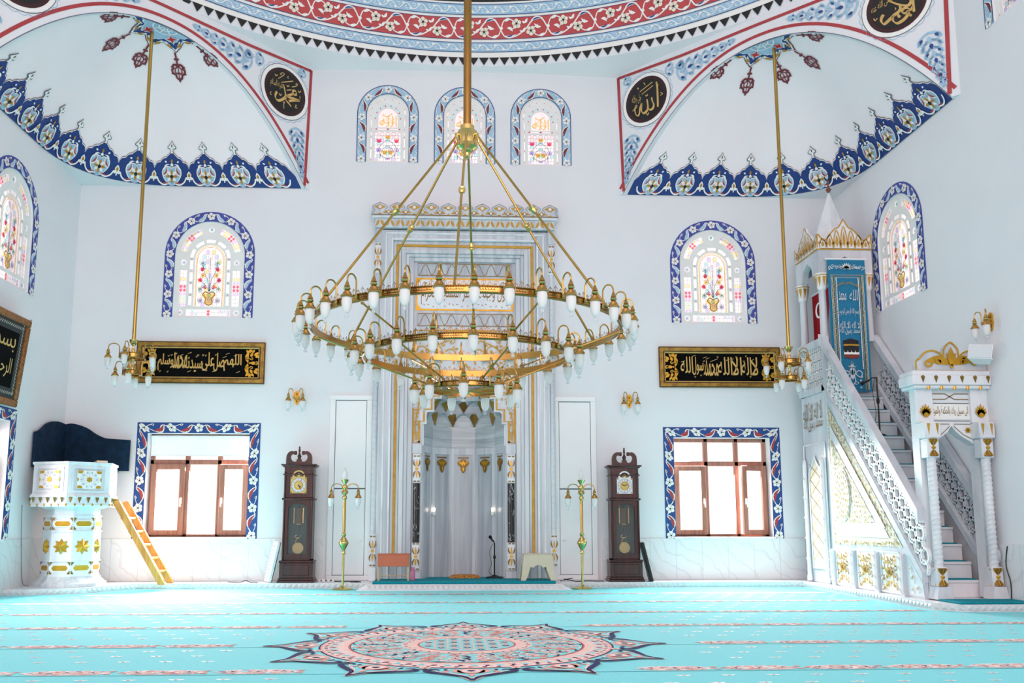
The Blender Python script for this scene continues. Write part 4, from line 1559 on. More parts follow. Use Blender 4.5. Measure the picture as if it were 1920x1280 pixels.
d.ring(MX, MY, 0, .95, CYAN, 3, 64)
rnd = random.Random(11)
for rr, n_, sz in ((.88, 36, .05), (.79, 24, .075), (.69, 24, .06), (.60, 18, .06)):
    for k in range(n_):
        a = 2 * pi * (k + (.5 if int(rr * 100) % 2 else 0)) / n_
        c = (SALMON, PALEW, INK)[k % 3]
        d.flower(*mp_(rr, a), sz * .8, PALEW if c is not PALEW else SALMON, INK if k % 2 else RED2, 4, 5, a)
        d.leaf(*mp_(rr - .05, a + .06), *mp_(rr + .05, a + .13), .2, .035, c, 4, 4)
        d.leaf(*mp_(rr + .05, a + .05), *mp_(rr + .01, a + .17), -.2, .022, INK if k % 2 else PALEW, 4, 4)
        d.stroke([mp_(rr - .04 + .05 * sin(t), a + t * 2 * pi / n_ / 6) for t in range(7)], .009, PALEW, 4)
d.ring(MX, MY, .40, .53, ROSEW, 4, 48)
d.ring(MX, MY, .425, .51, ROSEW, 4.5, 48)
d.ring(MX, MY, .525, .54, PALEW, 5, 48)
d.ring(MX, MY, .39, .405, RED2, 5, 48)
for k in range(36):
    a = k * pi / 18
    d.petal(*mp_(.44, a), a + .5, .06, .03, PALEW, 5, 3)
    d.disc(*mp_(.50, a + .05), .012, INK, 5, 6)
d.ring(MX, MY, 0, .39, CYAN, 5, 40)
for i in range(-3, 4):
    for j in range(-3, 4):
        x, y = i * .105, j * .105
        if hypot(x, y) < .36:
            c = INK if (i + j) % 2 == 0 else SALMON
            d.poly([(MX + x - .036, MY + y), (MX + x, MY + y - .036), (MX + x + .036, MY + y), (MX + x, MY + y + .036)], c, 6)
            d.disc(MX + x, MY + y, .012, PALEW, 7, 6)
for i in (-2.5, -1.5, -.5, .5, 1.5, 2.5):
    h = sqrt(.15 - (i * .105) ** 2) if abs(i * .105) < .38 else .1
    d.stroke([(MX + i * .105, MY - h), (MX + i * .105, MY + h)], .012, PALEW, 6)
    d.stroke([(MX - h, MY + i * .105), (MX + h, MY + i * .105)], .012, PALEW, 6)
tag(m.build('carpet'), 'turquoise prayer carpet with flowered row stripes and a large round medallion', 'carpet')

# raised prayer platform before the niche
m = MB()
m.prism([(-1.60, -1.06), (1.60, -1.06), (1.46, -.93), (1.46, -.50), (-1.46, -.50), (-1.46, -.93)], (0, 0, 0.0), (1, 0, 0), (0, 1, 0), (0, 0, .012), MARBLEW)
m.add([(-1.60, -1.06, .012), (1.60, -1.06, .012), (1.46, -.93, .085), (-1.46, -.93, .085), (-1.46, -.53, .085), (-1.46, -.53, .012), (1.46, -.53, .085), (1.46, -.53, .012)],
      [(0, 1, 2, 3), (0, 3, 4, 5), (1, 7, 6, 2), (3, 2, 6, 4)], MARBLEW)
for k in range(38):
    x = -1.46 + k * .078
    m.add([(x, -1.048, .022), (x + .06, -1.048, .022), (x + .06, -.952, .076), (x, -.952, .076), (x + .03, -1.006, .056)], [(0, 1, 4), (1, 2, 4), (2, 3, 4), (3, 0, 4)], CARVE)
struct(m.build('trim_3'))
m = MB()
m.bbox(-1.38, 1.38, -.92, -.215, .086, .125, TEAL, .012)
m.box(-.60, .60, -.22, .36, .088, .115, TEAL)
d = Draw(m, plane((0, 0, 0), (1, 0, 0), (0, 1, 0), (0, 0, 1)), .1265, .001)
for y in (-.86, -.80):
    d.stroke([(-1.40, y), (1.40, y)], .008, AQUA, 0)
for k in range(46):
    d.petal(-1.38 + k * .061, -.83, .4, .03, .015, PALEW, 0, 3)
tag(m.build('prayer_mat'), 'dark teal carpet on the low platform before the marble prayer niche', 'mat')

# ------------------------------------------------------------------ the prayer niche
ZB = .085
MI = thing('prayer_niche', 'tall grey marble prayer niche with gilded lines in the back wall', 'prayer niche', (0, 0, ZB))
T = Matrix.Translation((0, 0, -ZB))


def sc(x, z, Y=-.15):
    k = (14.33 + Y) / 14.33
    return -.27 + (x + .27) * k + .02, 1 + (z - 1) * k


def uframe(mb, xo, xi, zo, zi, z0, y0, y1, mt):
    mb.bbox(-xo, -xi, y0, y1, z0, zo, mt, .006)
    mb.bbox(xi, xo, y0, y1, z0, zo, mt, .006)
    mb.bbox(-xi, xi, y0, y1, zi, zo, mt, .006)


m = MB(T)
ZT = 5.84
uframe(m, 1.405, 1.19, ZT, 5.66, ZB, -.17, -.01, MARBLE)
m.bbox(-1.47, -1.40, -.10, -.01, ZB, ZT, MARBLE, .006)
m.bbox(1.40, 1.47, -.10, -.01, ZB, ZT, MARBLE, .006)
for a, b, za, zb, y in ((1.325, 1.30, 5.80, 5.77, -.185), (1.225, 1.195, 5.70, 5.665, -.188)):
    uframe(m, a, b, za, zb, ZB, y, -.16, MARBLEW)
uframe(m, 1.19, 1.06, 5.66, 5.52, ZB, -.13, -.01, MARBLE)
uframe(m, 1.055, .985, 5.52, 5.45, ZB, -.155, -.01, MARBLE)
uframe(m, .985, .93, 5.45, 5.40, ZB, -.12, -.01, MARBLE)
uframe(m, .93, .85, 5.40, 5.33, ZB, -.09, -.01, MARBLE)
m.build('frame', MI)
m = MB(T)
uframe(m, 1.145, 1.10, 5.605, 5.56, .43, -.145, -.128, GOLDP)
m.build('gold_line', MI)

# front panel with the stepped opening
steps = [(.69, ZB), (.69, 2.27), (.69, 2.60), (.615, 2.60), (.615, 2.80), (.49, 2.80), (.49, 3.02), (.37, 3.02), (.37, 3.22), (.22, 3.22), (.22, 3.40), (.0, 3.46)]
hole = [(-x, z) for x, z in steps] + [(x, z) for x, z in steps[-2::-1]]
m = MB(T)
pl_ = [(-.85, ZB), (-.85, 5.33), (.85, 5.33), (.85, ZB)]
outl = [(-.85, ZB), (-.85, 5.33), (.85, 5.33), (.85, ZB)] + [(x, z) for x, z in hole[::-1]]
m.holes(outl, [], (0, -.03, 0), (1, 0, 0), (0, 0, 1), (0, .025, 0), MARBLE)
m.build('front_panel', MI)

FP = plane((0, -.03, -ZB), (1, 0, 0), (0, 0, 1), (0, -1, 0))
# gilded spandrels with arabesque
for sx in (-1, 1):
    m = MB()
    d = Draw(m, lambda x, y, o, sx=sx: FP(x * sx, y, o), .012, .004)
    st = [(.735, 2.29), (.735, 2.64), (.66, 2.64), (.66, 2.84), (.535, 2.84), (.535, 3.06), (.415, 3.06), (.415, 3.26), (.265, 3.26), (.265, 3.48), (.10, 3.48), (.0, 3.62)]
    outer = [(.835, 2.29), (.835, 4.16), (.0, 4.16)]
    d.stroke(st, .032, GOLDP, 1)
    d.stroke([(.72, 2.305)] + outer, .032, GOLDP, 1)
    for x, z, r_ in ((.785, 2.42, .05), (.77, 2.60, .05), (.785, 2.78, .06), (.74, 2.95, .07), (.66, 3.12, .09), (.76, 3.28, .08), (.60, 3.35, .09), (.70, 3.52, .11), (.48, 3.52, .11), (.70, 3.80, .11), (.45, 3.80, .12), (.22, 3.75, .11), (.22, 3.98, .09), (.58, 4.0, .09), (.76, 4.02, .06)):
        d.stroke(spiral(x, z, r_, .6, 1.0, 12), [.020 - .0009 * k for k in range(13)], GOLDP, 2)
        for k in range(3):
            d.petal(x + r_ * cos(k * 2.1), z + r_ * sin(k * 2.1), k * 2.1 + .8, r_ * .7, r_ * .3, GOLDP, 2, 4)
        d.disc(x, z, r_ * .22, GOLDP, 3, 8)
    d.stroke(curve([(.785, 2.33), (.80, 2.6), (.75, 2.9), (.70, 3.2), (.72, 3.55), (.55, 3.85), (.25, 4.0)], 5), .02, GOLDP, 1)
    m.build('gilded_spandrel', MI)
# inscription and arcade bands
m = MB()
d = Draw(m, FP, .004, .004)
x0, x1, z0, z1 = -.82, .82, 4.50, 5.06
m.M = None
d.poly(rect_pts(x0, x1, z0, z1), GOLD, 1)
d.poly([(x0 + .03, z0 + .10), (x0 + .10, z0 + .03), (x1 - .10, z0 + .03), (x1 - .03, z0 + .10), (x1 - .03, z1 - .10), (x1 - .10, z1 - .03), (x0 + .10, z1 - .03), (x0 + .03, z1 - .10)], MARBLEW, 2)
write(d, 'فول وجهك شطر المسجد الحرام', x0 + .09, z0 + .10, x1 - x0 - .18, z1 - z0 - .2, BRONZE, 3)
for k in range(18):
    x = x0 + .15 + k * .08
    d.petal(x, z1 - .10 - .03 * (k % 3), .5 + k, .05, .02, BRONZE, 3, 3)
    d.petal(x, z0 + .08 + .02 * (k % 2), 2 + k, .04, .015, BRONZE, 3, 3)
m.build('inscription_panel', MI)
for z in (5.09, 4.23):
    m = MB()
    d = Draw(m, FP, .004, .004)
    d.poly(rect_pts(-.80, .80, z, z + .23), MARBLED, 1)
    d.stroke([(-.785, z + .012), (-.785, z + .215), (.785, z + .215), (.785, z + .012)], .012, BRONZE, 2, True)
    for k in range(7):
        c = -.66 + k * .22
        d.stroke(curve([(c - .11, z + .02), (c - .075, z + .06), (c - .055, z + .12), (c - .03, z + .17), (c, z + .20), (c + .03, z + .17), (c + .055, z + .12), (c + .075, z + .06), (c + .11, z + .02)], 3), .010, BRONZE, 2)
    m.build('arcade_panel', MI)
# cornice
m = MB(T)
cz, ct = 5.84, 6.28
m.bbox(-1.50, 1.50, -.24, -.005, 5.86, 6.02, MARBLE, .01)
m.bbox(-1.55, 1.55, -.27, -.005, 6.02, 6.06, MARBLEW, .008)
lobe = []
nL = 11
wL = 3.12 / nL
for k in range(nL):
    c = -1.56 + (k + .5) * wL
    lobe += [(c - wL / 2, 6.18), (c - wL * .42, 6.23), (c - wL * .22, 6.255), (c, 6.29), (c + wL * .22, 6.255), (c + wL * .42, 6.23)]
lobe += [(1.56, 6.18), (1.56, 6.06), (-1.56, 6.06)]
m.prism(lobe, (0, -.02, 0), (1, 0, 0), (0, 0, 1), (0, -.26, 0), MARBLE)
m.build('cornice', MI)
m = MB()
CPL = plane((0, -.28, -ZB), (1, 0, 0), (0, 0, 1), (0, -1, 0))
d = Draw(m, CPL, .003, .003)
d.stroke([(-1.56, 6.068), (1.56, 6.068)], .014, BRONZE, 0)
for k in range(nL):
    c = -1.56 + (k + .5) * wL
    d.poly(curve([(c - .095, 6.20), (c - .04, 6.222), (c, 6.245), (c + .04, 6.222), (c + .095, 6.20), (c + .04, 6.175), (c, 6.15), (c - .04, 6.175)], 3, True), GOLDP, 1)
    d.disc(c, 6.198, .028, MARBLEW, 2, 10)
    d.poly([(c - .03, 6.076), (c + .03, 6.076), (c, 6.10)], GOLDP, 1)
    if k < nL - 1:
        e = c + wL / 2
        d.poly([(e - .10, 6.095), (e - .085, 6.115), (e - .03, 6.13), (e, 6.155), (e + .03, 6.13), (e + .085, 6.115), (e + .10, 6.095)], GOLDP, 1)
        d.disc(e, 6.112, .020, MARBLEW, 2, 8)
    # sunk outlines that interlace
    d.stroke(curve([(c - wL / 2, 6.08), (c - wL * .3, 6.14), (c - .125, 6.20), (c - .06, 6.25), (c, 6.272), (c + .06, 6.25), (c + .125, 6.20), (c + wL * .3, 6.14), (c + wL / 2, 6.08)], 3), .006, GREYLINE, 1)
d2 = Draw(m, plane((0, -.24, -ZB), (1, 0, 0), (0, 0, 1), (0, -1, 0)), .003, .003)
for k in range(18):
    c = -1.5 + (k + .5) * 3.0 / 18
    for sx in (-1, 1):
        d2.poly([(c + sx * .012, 6.0), (c + sx * .05, 5.965), (c + sx * .075, 5.885), (c + sx * .035, 5.90), (c + sx * .012, 5.945)], GOLDP, 1)
m.build('gilding', MI)


# columns
def gilded_knot(mb, x, z0, z1, y, w_):
    """two tulip sprays tied in the middle"""
    d = Draw(mb, plane((x, y, -ZB), (1, 0, 0), (0, 0, 1), (0, -1, 0)), .004, .004)
    h = z1 - z0
    for zz in (z0 + .02 * h, z1 - .06 * h):
        for e in (-1, 1):
            d.poly([(e * w_ * .08, zz), (e * w_ * .46, zz), (e * w_ * .46, zz + .045 * h), (e * w_ * .08, zz + .045 * h)], BRONZE, 1)
    zc = (z0 + z1) / 2
    for s in (-1, 1):
        for e in (-1, 0, 1):
            x0_, x1_ = e * w_ * .10, e * w_ * .36
            d.leaf(x0_, zc + s * .07 * h, x1_, zc + s * .36 * h, -e * s * .18, w_ * .24, BRONZE if e else GOLD, 2, 5)
    d.disc(0, zc, w_ * .26, GOLD, 3, 10, h * .055)


for sx in (-1, 1):
    m = MB(T)
    x = sx * 1.445
    m.bbox(x - .055, x + .055, -.20, -.02, ZB, .30, MARBLEW, .008)
    m.bbox(x - .05, x + .05, -.19, -.02, .30, .82, MARBLEW, .012)
    m.bbox(x - .05, x + .05, -.19, -.02, 5.10, 5.62, MARBLEW, .012)
    m.bbox(x - .055, x + .055, -.20, -.02, 5.62, 5.86, MARBLE, .008)
    m.lathe([(.046, .82), (.046, 5.10)], MARBLE, 14, (x, -.13, 0))
    for k in range(int(4.28 / .10)):
        z = .84 + k * .10
        m.tube([(x + .045 * cos(a), -.13 + .045 * sin(a), z + .09 * (a / (2 * pi)) * sx + (.09 if sx < 0 else 0)) for a in [pi + pi * t / 5 for t in range(6)]], .008, MARBLE, 5)
    c = m.build('column', MI)
    for z0_, z1_ in ((.31, .80), (5.12, 5.60)):
        g = MB()
        gilded_knot(g, x, z0_, z1_, -.19, .095)
        g.build('gilding', c)
    m = MB(T)
    x = sx * .765
    m.bbox(x - .085, x + .085, -.10, .0, ZB, .24, MARBLE, .008)
    m.bbox(x - .065, x + .065, -.13, .0, .24, .68, MARBLEW, .012)
    m.bbox(x - .065, x + .065, -.13, .0, 1.63, 2.10, MARBLEW, .012)
    m.bbox(x - .08, x + .08, -.10, .0, 2.10, 2.27, MARBLE, .008)
    m.box(x - .05, x + .05, -.028, -.012, .24, 2.10, MARBLE)
    c = m.build('column', MI)
    m = MB(T)
    m.lathe([(.053, .68), (.056, 1.15), (.053, 1.63)], BLACKM, 14, (x, -.07, 0))
    m.build('black_shaft', c)['label'] = 'black marble shaft'
    for z0_, z1_ in ((.25, .68), (1.64, 2.08)):
        g = MB()
        gilded_knot(g, x, z0_, z1_, -.13, .11)
        g.build('gilding', c)
# niche: half a decagon in plan
NR = .66
NP = [(NR * cos(pi - pi * k / 5) * (1.03 if k in (0, 5) else 1), NR * 1.0 * sin(pi - pi * k / 5)) for k in range(6)]


def nring(r_, z):
    return [V((x * r_ / NR, y * r_ / NR, z)) for x, y in NP]


m = MB(T)
a, b = nring(NR, ZB), nring(NR, 2.25)
for k in range(5):
    m.add([a[k], a[k + 1], b[k + 1], b[k]], [(0, 1, 2, 3)], MARBLED)
    p, q_ = V(NP[k]), V(NP[k + 1])
    nn = V((-(p + q_).x, -(p + q_).y)).normalized()
    for f0, f1 in ((0.0, .14), (.86, 1.0)):
        u0, u1 = p.lerp(q_, f0), p.lerp(q_, f1)
        for zz0, zz1 in ((ZB, 2.25),):
            o_ = [V((u0.x, u0.y, zz0)), V((u1.x, u1.y, zz0)), V((u1.x, u1.y, zz1)), V((u0.x, u0.y, zz1))]
            f_ = [v + V((nn.x, nn.y, 0)) * .018 for v in o_]
            m.add(o_ + f_, [(4, 5, 6, 7), (0, 1, 5, 4), (1, 2, 6, 5), (2, 3, 7, 6), (3, 0, 4, 7)], MARBLE)
    u0, u1 = p.lerp(q_, .14), p.lerp(q_, .86)
    o_ = [V((u0.x, u0.y, 2.14)), V((u1.x, u1.y, 2.14)), V((u1.x, u1.y, 2.25)), V((u0.x, u0.y, 2.25))]
    f_ = [v + V((nn.x, nn.y, 0)) * .018 for v in o_]
    m.add(o_ + f_, [(4, 5, 6, 7), (0, 1, 5, 4), (1, 2, 6, 5), (2, 3, 7, 6), (3, 0, 4, 7)], MARBLE)
m.add([V((x, y, ZB + .001)) for x, y in NP], [(0, 1, 2, 3, 4, 5)], MARBLE)
m.build('niche_wall', MI)
m = MB(T)
ns = [nring(NR * .985, 2.25), nring(NR * .985, 2.40), nring(NR * .97, 2.40), nring(NR * .97, 2.60)]
for i in range(3):
    m.add(ns[i] + ns[i + 1], [(k, k + 1, 7 + k, 6 + k) for k in range(5)], MARBLEH)
m.build('niche_band', MI)
# stalactite tiers: arched cells on corbels that step inward, gilded kites on the corbels
m = MB(T)
g = MB(T)
TEALM = MARBLEH
tiers = [(.64, 2.60, .56, 2.86, 5, 0.0), (.56, 2.84, .43, 3.06, 5, .5), (.43, 3.04, .30, 3.26, 4, 0.0), (.30, 3.24, .16, 3.44, 3, .5), (.16, 3.42, .02, 3.56, 2, 0)]
for r0, z0, r1, z1, nc, ph in tiers:
    def P_(r_, t, z):
        a = pi - pi * t
        return V((r_ * cos(a), r_ * .95 * sin(a), z))
    n_ = nc * 8
    for i in range(nc + 1 if ph == 0 else nc + 1):
        t0 = (i - (.5 if ph else 0)) / nc
        t1 = t0 + 1 / nc
        t0c, t1c = max(0, t0), min(1, t1)
        if t1c - t0c < .02:
            continue
        S8 = 8
        for j in range(S8):
            a, b = t0c + (t1c - t0c) * j / S8, t0c + (t1c - t0c) * (j + 1) / S8

            def hgt(t):
                u_ = (t - t0) / (t1 - t0)
                return z0 + (z1 - z0) * (1 - abs(2 * u_ - 1) ** 1.8) * .85
            # cell back, and soffit stepping in to the next ring
            m.add([P_(r0, a, z0), P_(r0, b, z0), P_(r0, b, hgt(b)), P_(r0, a, hgt(a))], [(0, 1, 2, 3)], TEALM)
            m.add([P_(r0, a, hgt(a)), P_(r0, b, hgt(b)), P_(r1, b, z1 - .02), P_(r1, a, z1 - .02)], [(0, 1, 2, 3)], MARBLED)
            m.add([P_(r1, a, z1 - .02), P_(r1, b, z1 - .02), P_(r1, b, z1 + .03), P_(r1, a, z1 + .03)], [(0, 1, 2, 3)], MARBLED)
        # gilded kite on the corbel between the cells
        if 0.03 < t0 < .97:
            c0 = P_(r0 - .05, t0, z0 + .0)
            w_ = .10 / r0 * .33
            A, B_ = P_(r0 - .02, t0 - w_, z1 - .05), P_(r0 - .02, t0 + w_, z1 - .05)
            Fm = P_(r1 - .03, t0, z1 - .03)
            g.add([c0, A, Fm, B_], [(0, 1, 2), (0, 2, 3), (1, 3, 2), (0, 3, 1)], BRONZE)
m.build('stalactite_vault', MI)
g.build('gilded_corbels', MI)
for k in range(5):
    p, q_ = V(NP[k]), V(NP[k + 1])
    c = (p + q_) / 2
    nn = V((-c.x, -c.y)).normalized()
    u = (q_ - p).normalized()
    m = MB()
    d = Draw(m, plane((c.x + nn.x * .004, c.y + nn.y * .004, -ZB), (u.x, u.y, 0), (0, 0, 1), (nn.x, nn.y, 0)), .004, .005)
    d.stroke([(-.095, 2.09), (.095, 2.09)], .022, BRONZE, 1)
    d.poly(curve([(0, 2.065), (.05, 2.05), (.10, 2.01), (.085, 1.965), (.045, 1.935), (.04, 1.885), (0, 1.83), (-.04, 1.885), (-.045, 1.935), (-.085, 1.965), (-.10, 2.01), (-.05, 2.05)], 3, True), BRONZE, 1)
    for sx in (-1, 1):
        d.leaf(sx * .01, 1.95, sx * .075, 2.02, sx * .2, .035, GOLD, 2, 4)
        d.stroke(spiral(sx * .055, 2.005, .025, 0, 1, 8), .010, GOLD, 2)
    d.petal(0, 1.985, pi / 2, .06, .035, GOLD, 3, 4)
    d.petal(0, 1.94, -pi / 2, .085, .035, GOLD, 3, 4)
    m.build('gilded_pendant', MI)

# ------------------------------------------------------------------ white pulpit in the left corner
PU = thing('pulpit', 'white octagonal marble pulpit with gilded stars in the left corner', 'pulpit', (PULX, PULY, .083))
z_ = .083


def octa(r_, z, n=8, ph=0.0):
    return [(r_ * cos(2 * pi * k / n + ph), r_ * sin(2 * pi * k / n + ph), z) for k in range(n)]


def stack(mb, rings, mt):
    n_ = len(rings[0])
    vs = [p for r_ in rings for p in r_]
    fs = [(i * n_ + k, i * n_ + (k + 1) % n_, (i + 1) * n_ + (k + 1) % n_, (i + 1) * n_ + k) for i in range(len(rings) - 1) for k in range(n_)]
    fs += [tuple(range(n_))[::-1], tuple(range((len(rings) - 1) * n_, len(rings) * n_))]
    mb.add(vs, fs, mt)


PO = R(-67.4)       # facet edges of the shaft
m = MB()
prof = [(.50, 0), (.50, .05), (.47, .07), (.42, .12), (.41, .15)]
stack(m, [octa(r_, z, 8, PO) for r_, z in prof], MARBLE)
m.build('base', PU)
m = MB()
prof = [(.395, .15), (.39, .36), (.405, .36), (.405, .375), (.39, .375), (.385, .78), (.40, .78), (.40, .795), (.38, .80), (.375, 1.00), (.39, 1.00), (.39, 1.015), (.36, 1.03), (.36, 1.13)]
stack(m, [octa(r_, z, 8, PO) for r_, z in prof], MARBLEW)
m.build('shaft', PU)
for k in range(8):
    a = PO + pi / 8 + k * pi / 4
    ap = .388 * cos(pi / 8)
    o_ = V((cos(a), sin(a), 0))
    u = V((-sin(a), cos(a), 0))
    if o_.y > .45:
        continue
    m = MB()
    d = Draw(m, plane(o_ * ap, u, (0, 0, 1), o_), .006, .005)
    for zc in (.27, .90):
        d.poly([(-.14, zc), (-.10, zc + .05), (.10, zc + .05), (.14, zc), (.10, zc - .05), (-.10, zc - .05)], WHITEP, 0)
        d.poly([(-.115, zc), (-.088, zc + .036), (.088, zc + .036), (.115, zc), (.088, zc - .036), (-.088, zc - .036)], GOLD, 1)
        for e in (-1, 1):
            for f in (-1, 1):
                d.poly([(e * .145, zc + f * .03), (e * .145, zc + f * .085), (e * .10, zc + f * .085)], BRONZE, 1)
    # eight-pointed star, raised as a pyramid
    zc, n_ = .575, 16
    pts = [(.118 * (1 if i % 2 == 0 else .62) * sin(2 * pi * i / n_), zc + .118 * (1 if i % 2 == 0 else .62) * cos(2 * pi * i / n_)) for i in range(n_)]
    base = [d.mp(x, y, .006) for x, y in pts]
    m.add(base + [d.mp(0, zc, .05)], [(i, (i + 1) % n_, n_) for i in range(n_)], GOLD)
    m.build('gilding', PU)
# flared bracket with drops, six-sided parapet
PH = R(41.6)
m = MB()
prof = [(.37, 1.10), (.47, 1.14), (.56, 1.17), (.61, 1.17), (.615, 1.20), (.605, 1.26), (.625, 1.28), (.625, 1.30), (.60, 1.33)]
stack(m, [octa(r_, z, 6, PH) for r_, z in prof], MARBLEW)
br = m.build('bracket', PU)
for k in range(6):
    a0, a1 = PH + k * pi / 3, PH + (k + 1) * pi / 3
    p, q_ = V((cos(a0), sin(a0), 0)) * .617, V((cos(a1), sin(a1), 0)) * .617
    o_ = (p + q_).normalized()
    if o_.y > .5:
        continue
    g = MB()
    u = (q_ - p).normalized()
    for i in range(5):
        c = p.lerp(q_, (i + .5) / 5)
        g.add([c + u * -.028 + V((0, 0, 1.275)) + o_ * .012, c + u * .028 + V((0, 0, 1.275)) + o_ * .012, c + V((0, 0, 1.19)) + o_ * .006, c + V((0, 0, 1.255)) + o_ * .04], [(0, 1, 3), (1, 2, 3), (2, 0, 3)], BRONZE)
        e = p.lerp(q_, i / 5 + .001)
        g.lathe([(.014, 0), (.016, .03)], GOLD, 6, (e.x * .99, e.y * .99, 1.155))
        g.add([c + u * -.05 + V((0, 0, 1.17)) + o_ * .004, c + u * .05 + V((0, 0, 1.17)) + o_ * .004, c + u * .05 + V((0, 0, 1.14)) - o_ * .01, c + u * -.05 + V((0, 0, 1.14)) - o_ * .01], [(0, 1, 2, 3)], MARBLEW)
    g.build('gilding', br)
m = MB()
r_o, r_i = .615, .57
rings = [octa(.595, 1.31, 6, PH), octa(.595, 1.74, 6, PH), octa(.615, 1.755, 6, PH), octa(.615, 1.785, 6, PH), octa(.55, 1.785, 6, PH), octa(.55, 1.33, 6, PH)]
n_ = 6
vs = [p for r_ in rings for p in r_]
m.add(vs, [(i * 6 + k, i * 6 + (k + 1) % 6, (i + 1) * 6 + (k + 1) % 6, (i + 1) * 6 + k) for i in range(5) for k in range(6)], MARBLEW)
m.add(octa(.58, 1.325, 6, PH), [(0, 1, 2, 3, 4, 5)], MARBLEW)
m.build('parapet', PU)
LAT = mat('lilac_grey_inlay', '#c5c8da', .4, var=.05)
for k in range(6):
    a = PH + (k + .5) * pi / 3
    o_, u = V((cos(a), sin(a), 0)), V((-sin(a), cos(a), 0))
    if o_.y > .5:
        continue
    m = MB()
    d = Draw(m, plane(o_ * (.595 * cos(pi / 6)), u, (0, 0, 1), o_), .004, .006)
    d.stroke([(-.225, 1.36), (-.225, 1.70), (.225, 1.70), (.225, 1.36)], .03, MARBLEW, 2, True)
    d.poly(rect_pts(-.21, .21, 1.375, 1.685), MARBLE, 0)
    d.poly(rect_pts(-.17, .17, 1.40, 1.66), WHITEP, 1)
    for i in range(10):
        t = i * 2 * pi / 10
        d.poly([(.075 * cos(t), 1.53 + .075 * sin(t)), (.11 * cos(t + .16), 1.53 + .11 * sin(t + .16)), (.135 * cos(t), 1.53 + .125 * sin(t)), (.11 * cos(t - .16), 1.53 + .11 * sin(t - .16))], LAT, 2)
        d.stroke([(.05 * cos(t + .3), 1.53 + .05 * sin(t + .3)), (.145 * cos(t + .3), 1.53 + .12 * sin(t + .3))], .006, LAT, 2)
    d.poly([(.045 * (1 if i % 2 else .7) * cos(i * pi / 6), 1.53 + .045 * (1 if i % 2 else .7) * sin(i * pi / 6)) for i in range(12)], GOLD, 3)
    for e in (-1, 1):
        for f in (-1, 1):
            d.poly([(e * .165, 1.53 + f * .125), (e * .09, 1.53 + f * .125), (e * .10, 1.53 + f * .095), (e * .125, 1.53 + f * .085), (e * .165, 1.53 + f * .09)], GOLD, 3)
        d.poly([(e * .17, 1.56), (e * .15, 1.545), (e * .15, 1.515), (e * .17, 1.50)], GOLD, 3)
    m.build('panel', PU)
# navy padded screen standing behind the parapet
SCREEN = mat('navy_upholstery', '#12304a', .8, scale=9, col2='#0d2438', spec=.2)


def back_wave():
    xs = [(-6.37, 2.545), (-6.28, 2.565), (-6.16, 2.545), (-6.02, 2.49), (-5.90, 2.41), (-5.78, 2.35), (-5.66, 2.325), (-5.34, 2.305)]
    return curve(xs, 3)


M0 = Matrix.Translation((-PULX, -PULY, -z_))
m = MB(M0)
bw = back_wave()
m.prism([(x, z) for x, z in bw] + [(-5.34, 1.81), (-6.37, 1.81)], (0, -.07, 0), (1, 0, 0), (0, 0, 1), (0, -.05, 0), SCREEN)
lw = curve([(-.12, 2.545), (-.30, 2.56), (-.50, 2.555), (-.72, 2.50), (-.86, 2.42), (-.98, 2.36), (-1.10, 2.33)], 3)
m.prism([(y, z) for y, z in lw] + [(-1.10, 1.81), (-.12, 1.81)], (-6.392, 0, 0), (0, 1, 0), (0, 0, 1), (.05, 0, 0), SCREEN)
m.box(-6.37, -5.5, -.40, -.08, 1.79, 1.82, SCREEN)
m.build('backrest_screen', PU)['label'] = 'dark navy padded screen with a wavy top'
m = MB()
m.bbox(-.24, .24, -.05, .05, 0, .46, mat('red_velvet', '#6b0d12', .85, scale=12, col2='#560a0e', spec=.2), .035)
tag(m.build('cushion', None, (-6.0, -.72, z_ + 1.335)), 'dark red cushion standing upright inside the white pulpit', 'cushion')
m = MB()
m.bbox(-.15, .15, -.075, .075, 0, .035, mat('tan_book_cover', '#c9a45c', .6, scale=8), .005)
m.box(-.147, .153, -.07, .07, .006, .029, CREAM)
tag(m.build('book', None, (-5.42, -1.02, z_ + 1.787)), 'tan closed book lying on the rim of the white pulpit', 'book')
bpy.data.objects['book'].rotation_euler = (0, 0, R(-62))

# ladder leaning on the pulpit
p_, q_ = at(308, 1091, -.82), at(217, 938, -.82)
fxl, txl, hzl = p_.x, q_.x, q_.z - .083
LD = thing('ladder', 'short pine ladder leaning against the white pulpit', 'ladder', (fxl, -.62, .083))
dxl = txl - fxl
for nm_, y in (('rail', -.20), ('rail', .20)):
    m = MB()
    m.prism([(-.085, 0), (.02, 0), (dxl + .06, hzl - .01), (dxl + .03, hzl), (dxl - .045, hzl - .02)], (0, y - .02, 0), (1, 0, 0), (0, 0, 1), (0, .04, 0), PINE)
    m.build(nm_, LD)
for k in range(5):
    t = .15 + .16 * k
    x, z = -.03 + dxl * t, hzl * t
    m = MB()
    m.bbox(x - .055, x + .05, -.182, .182, z - .016, z + .016, PINE, .004)
    m.build('rung', LD)

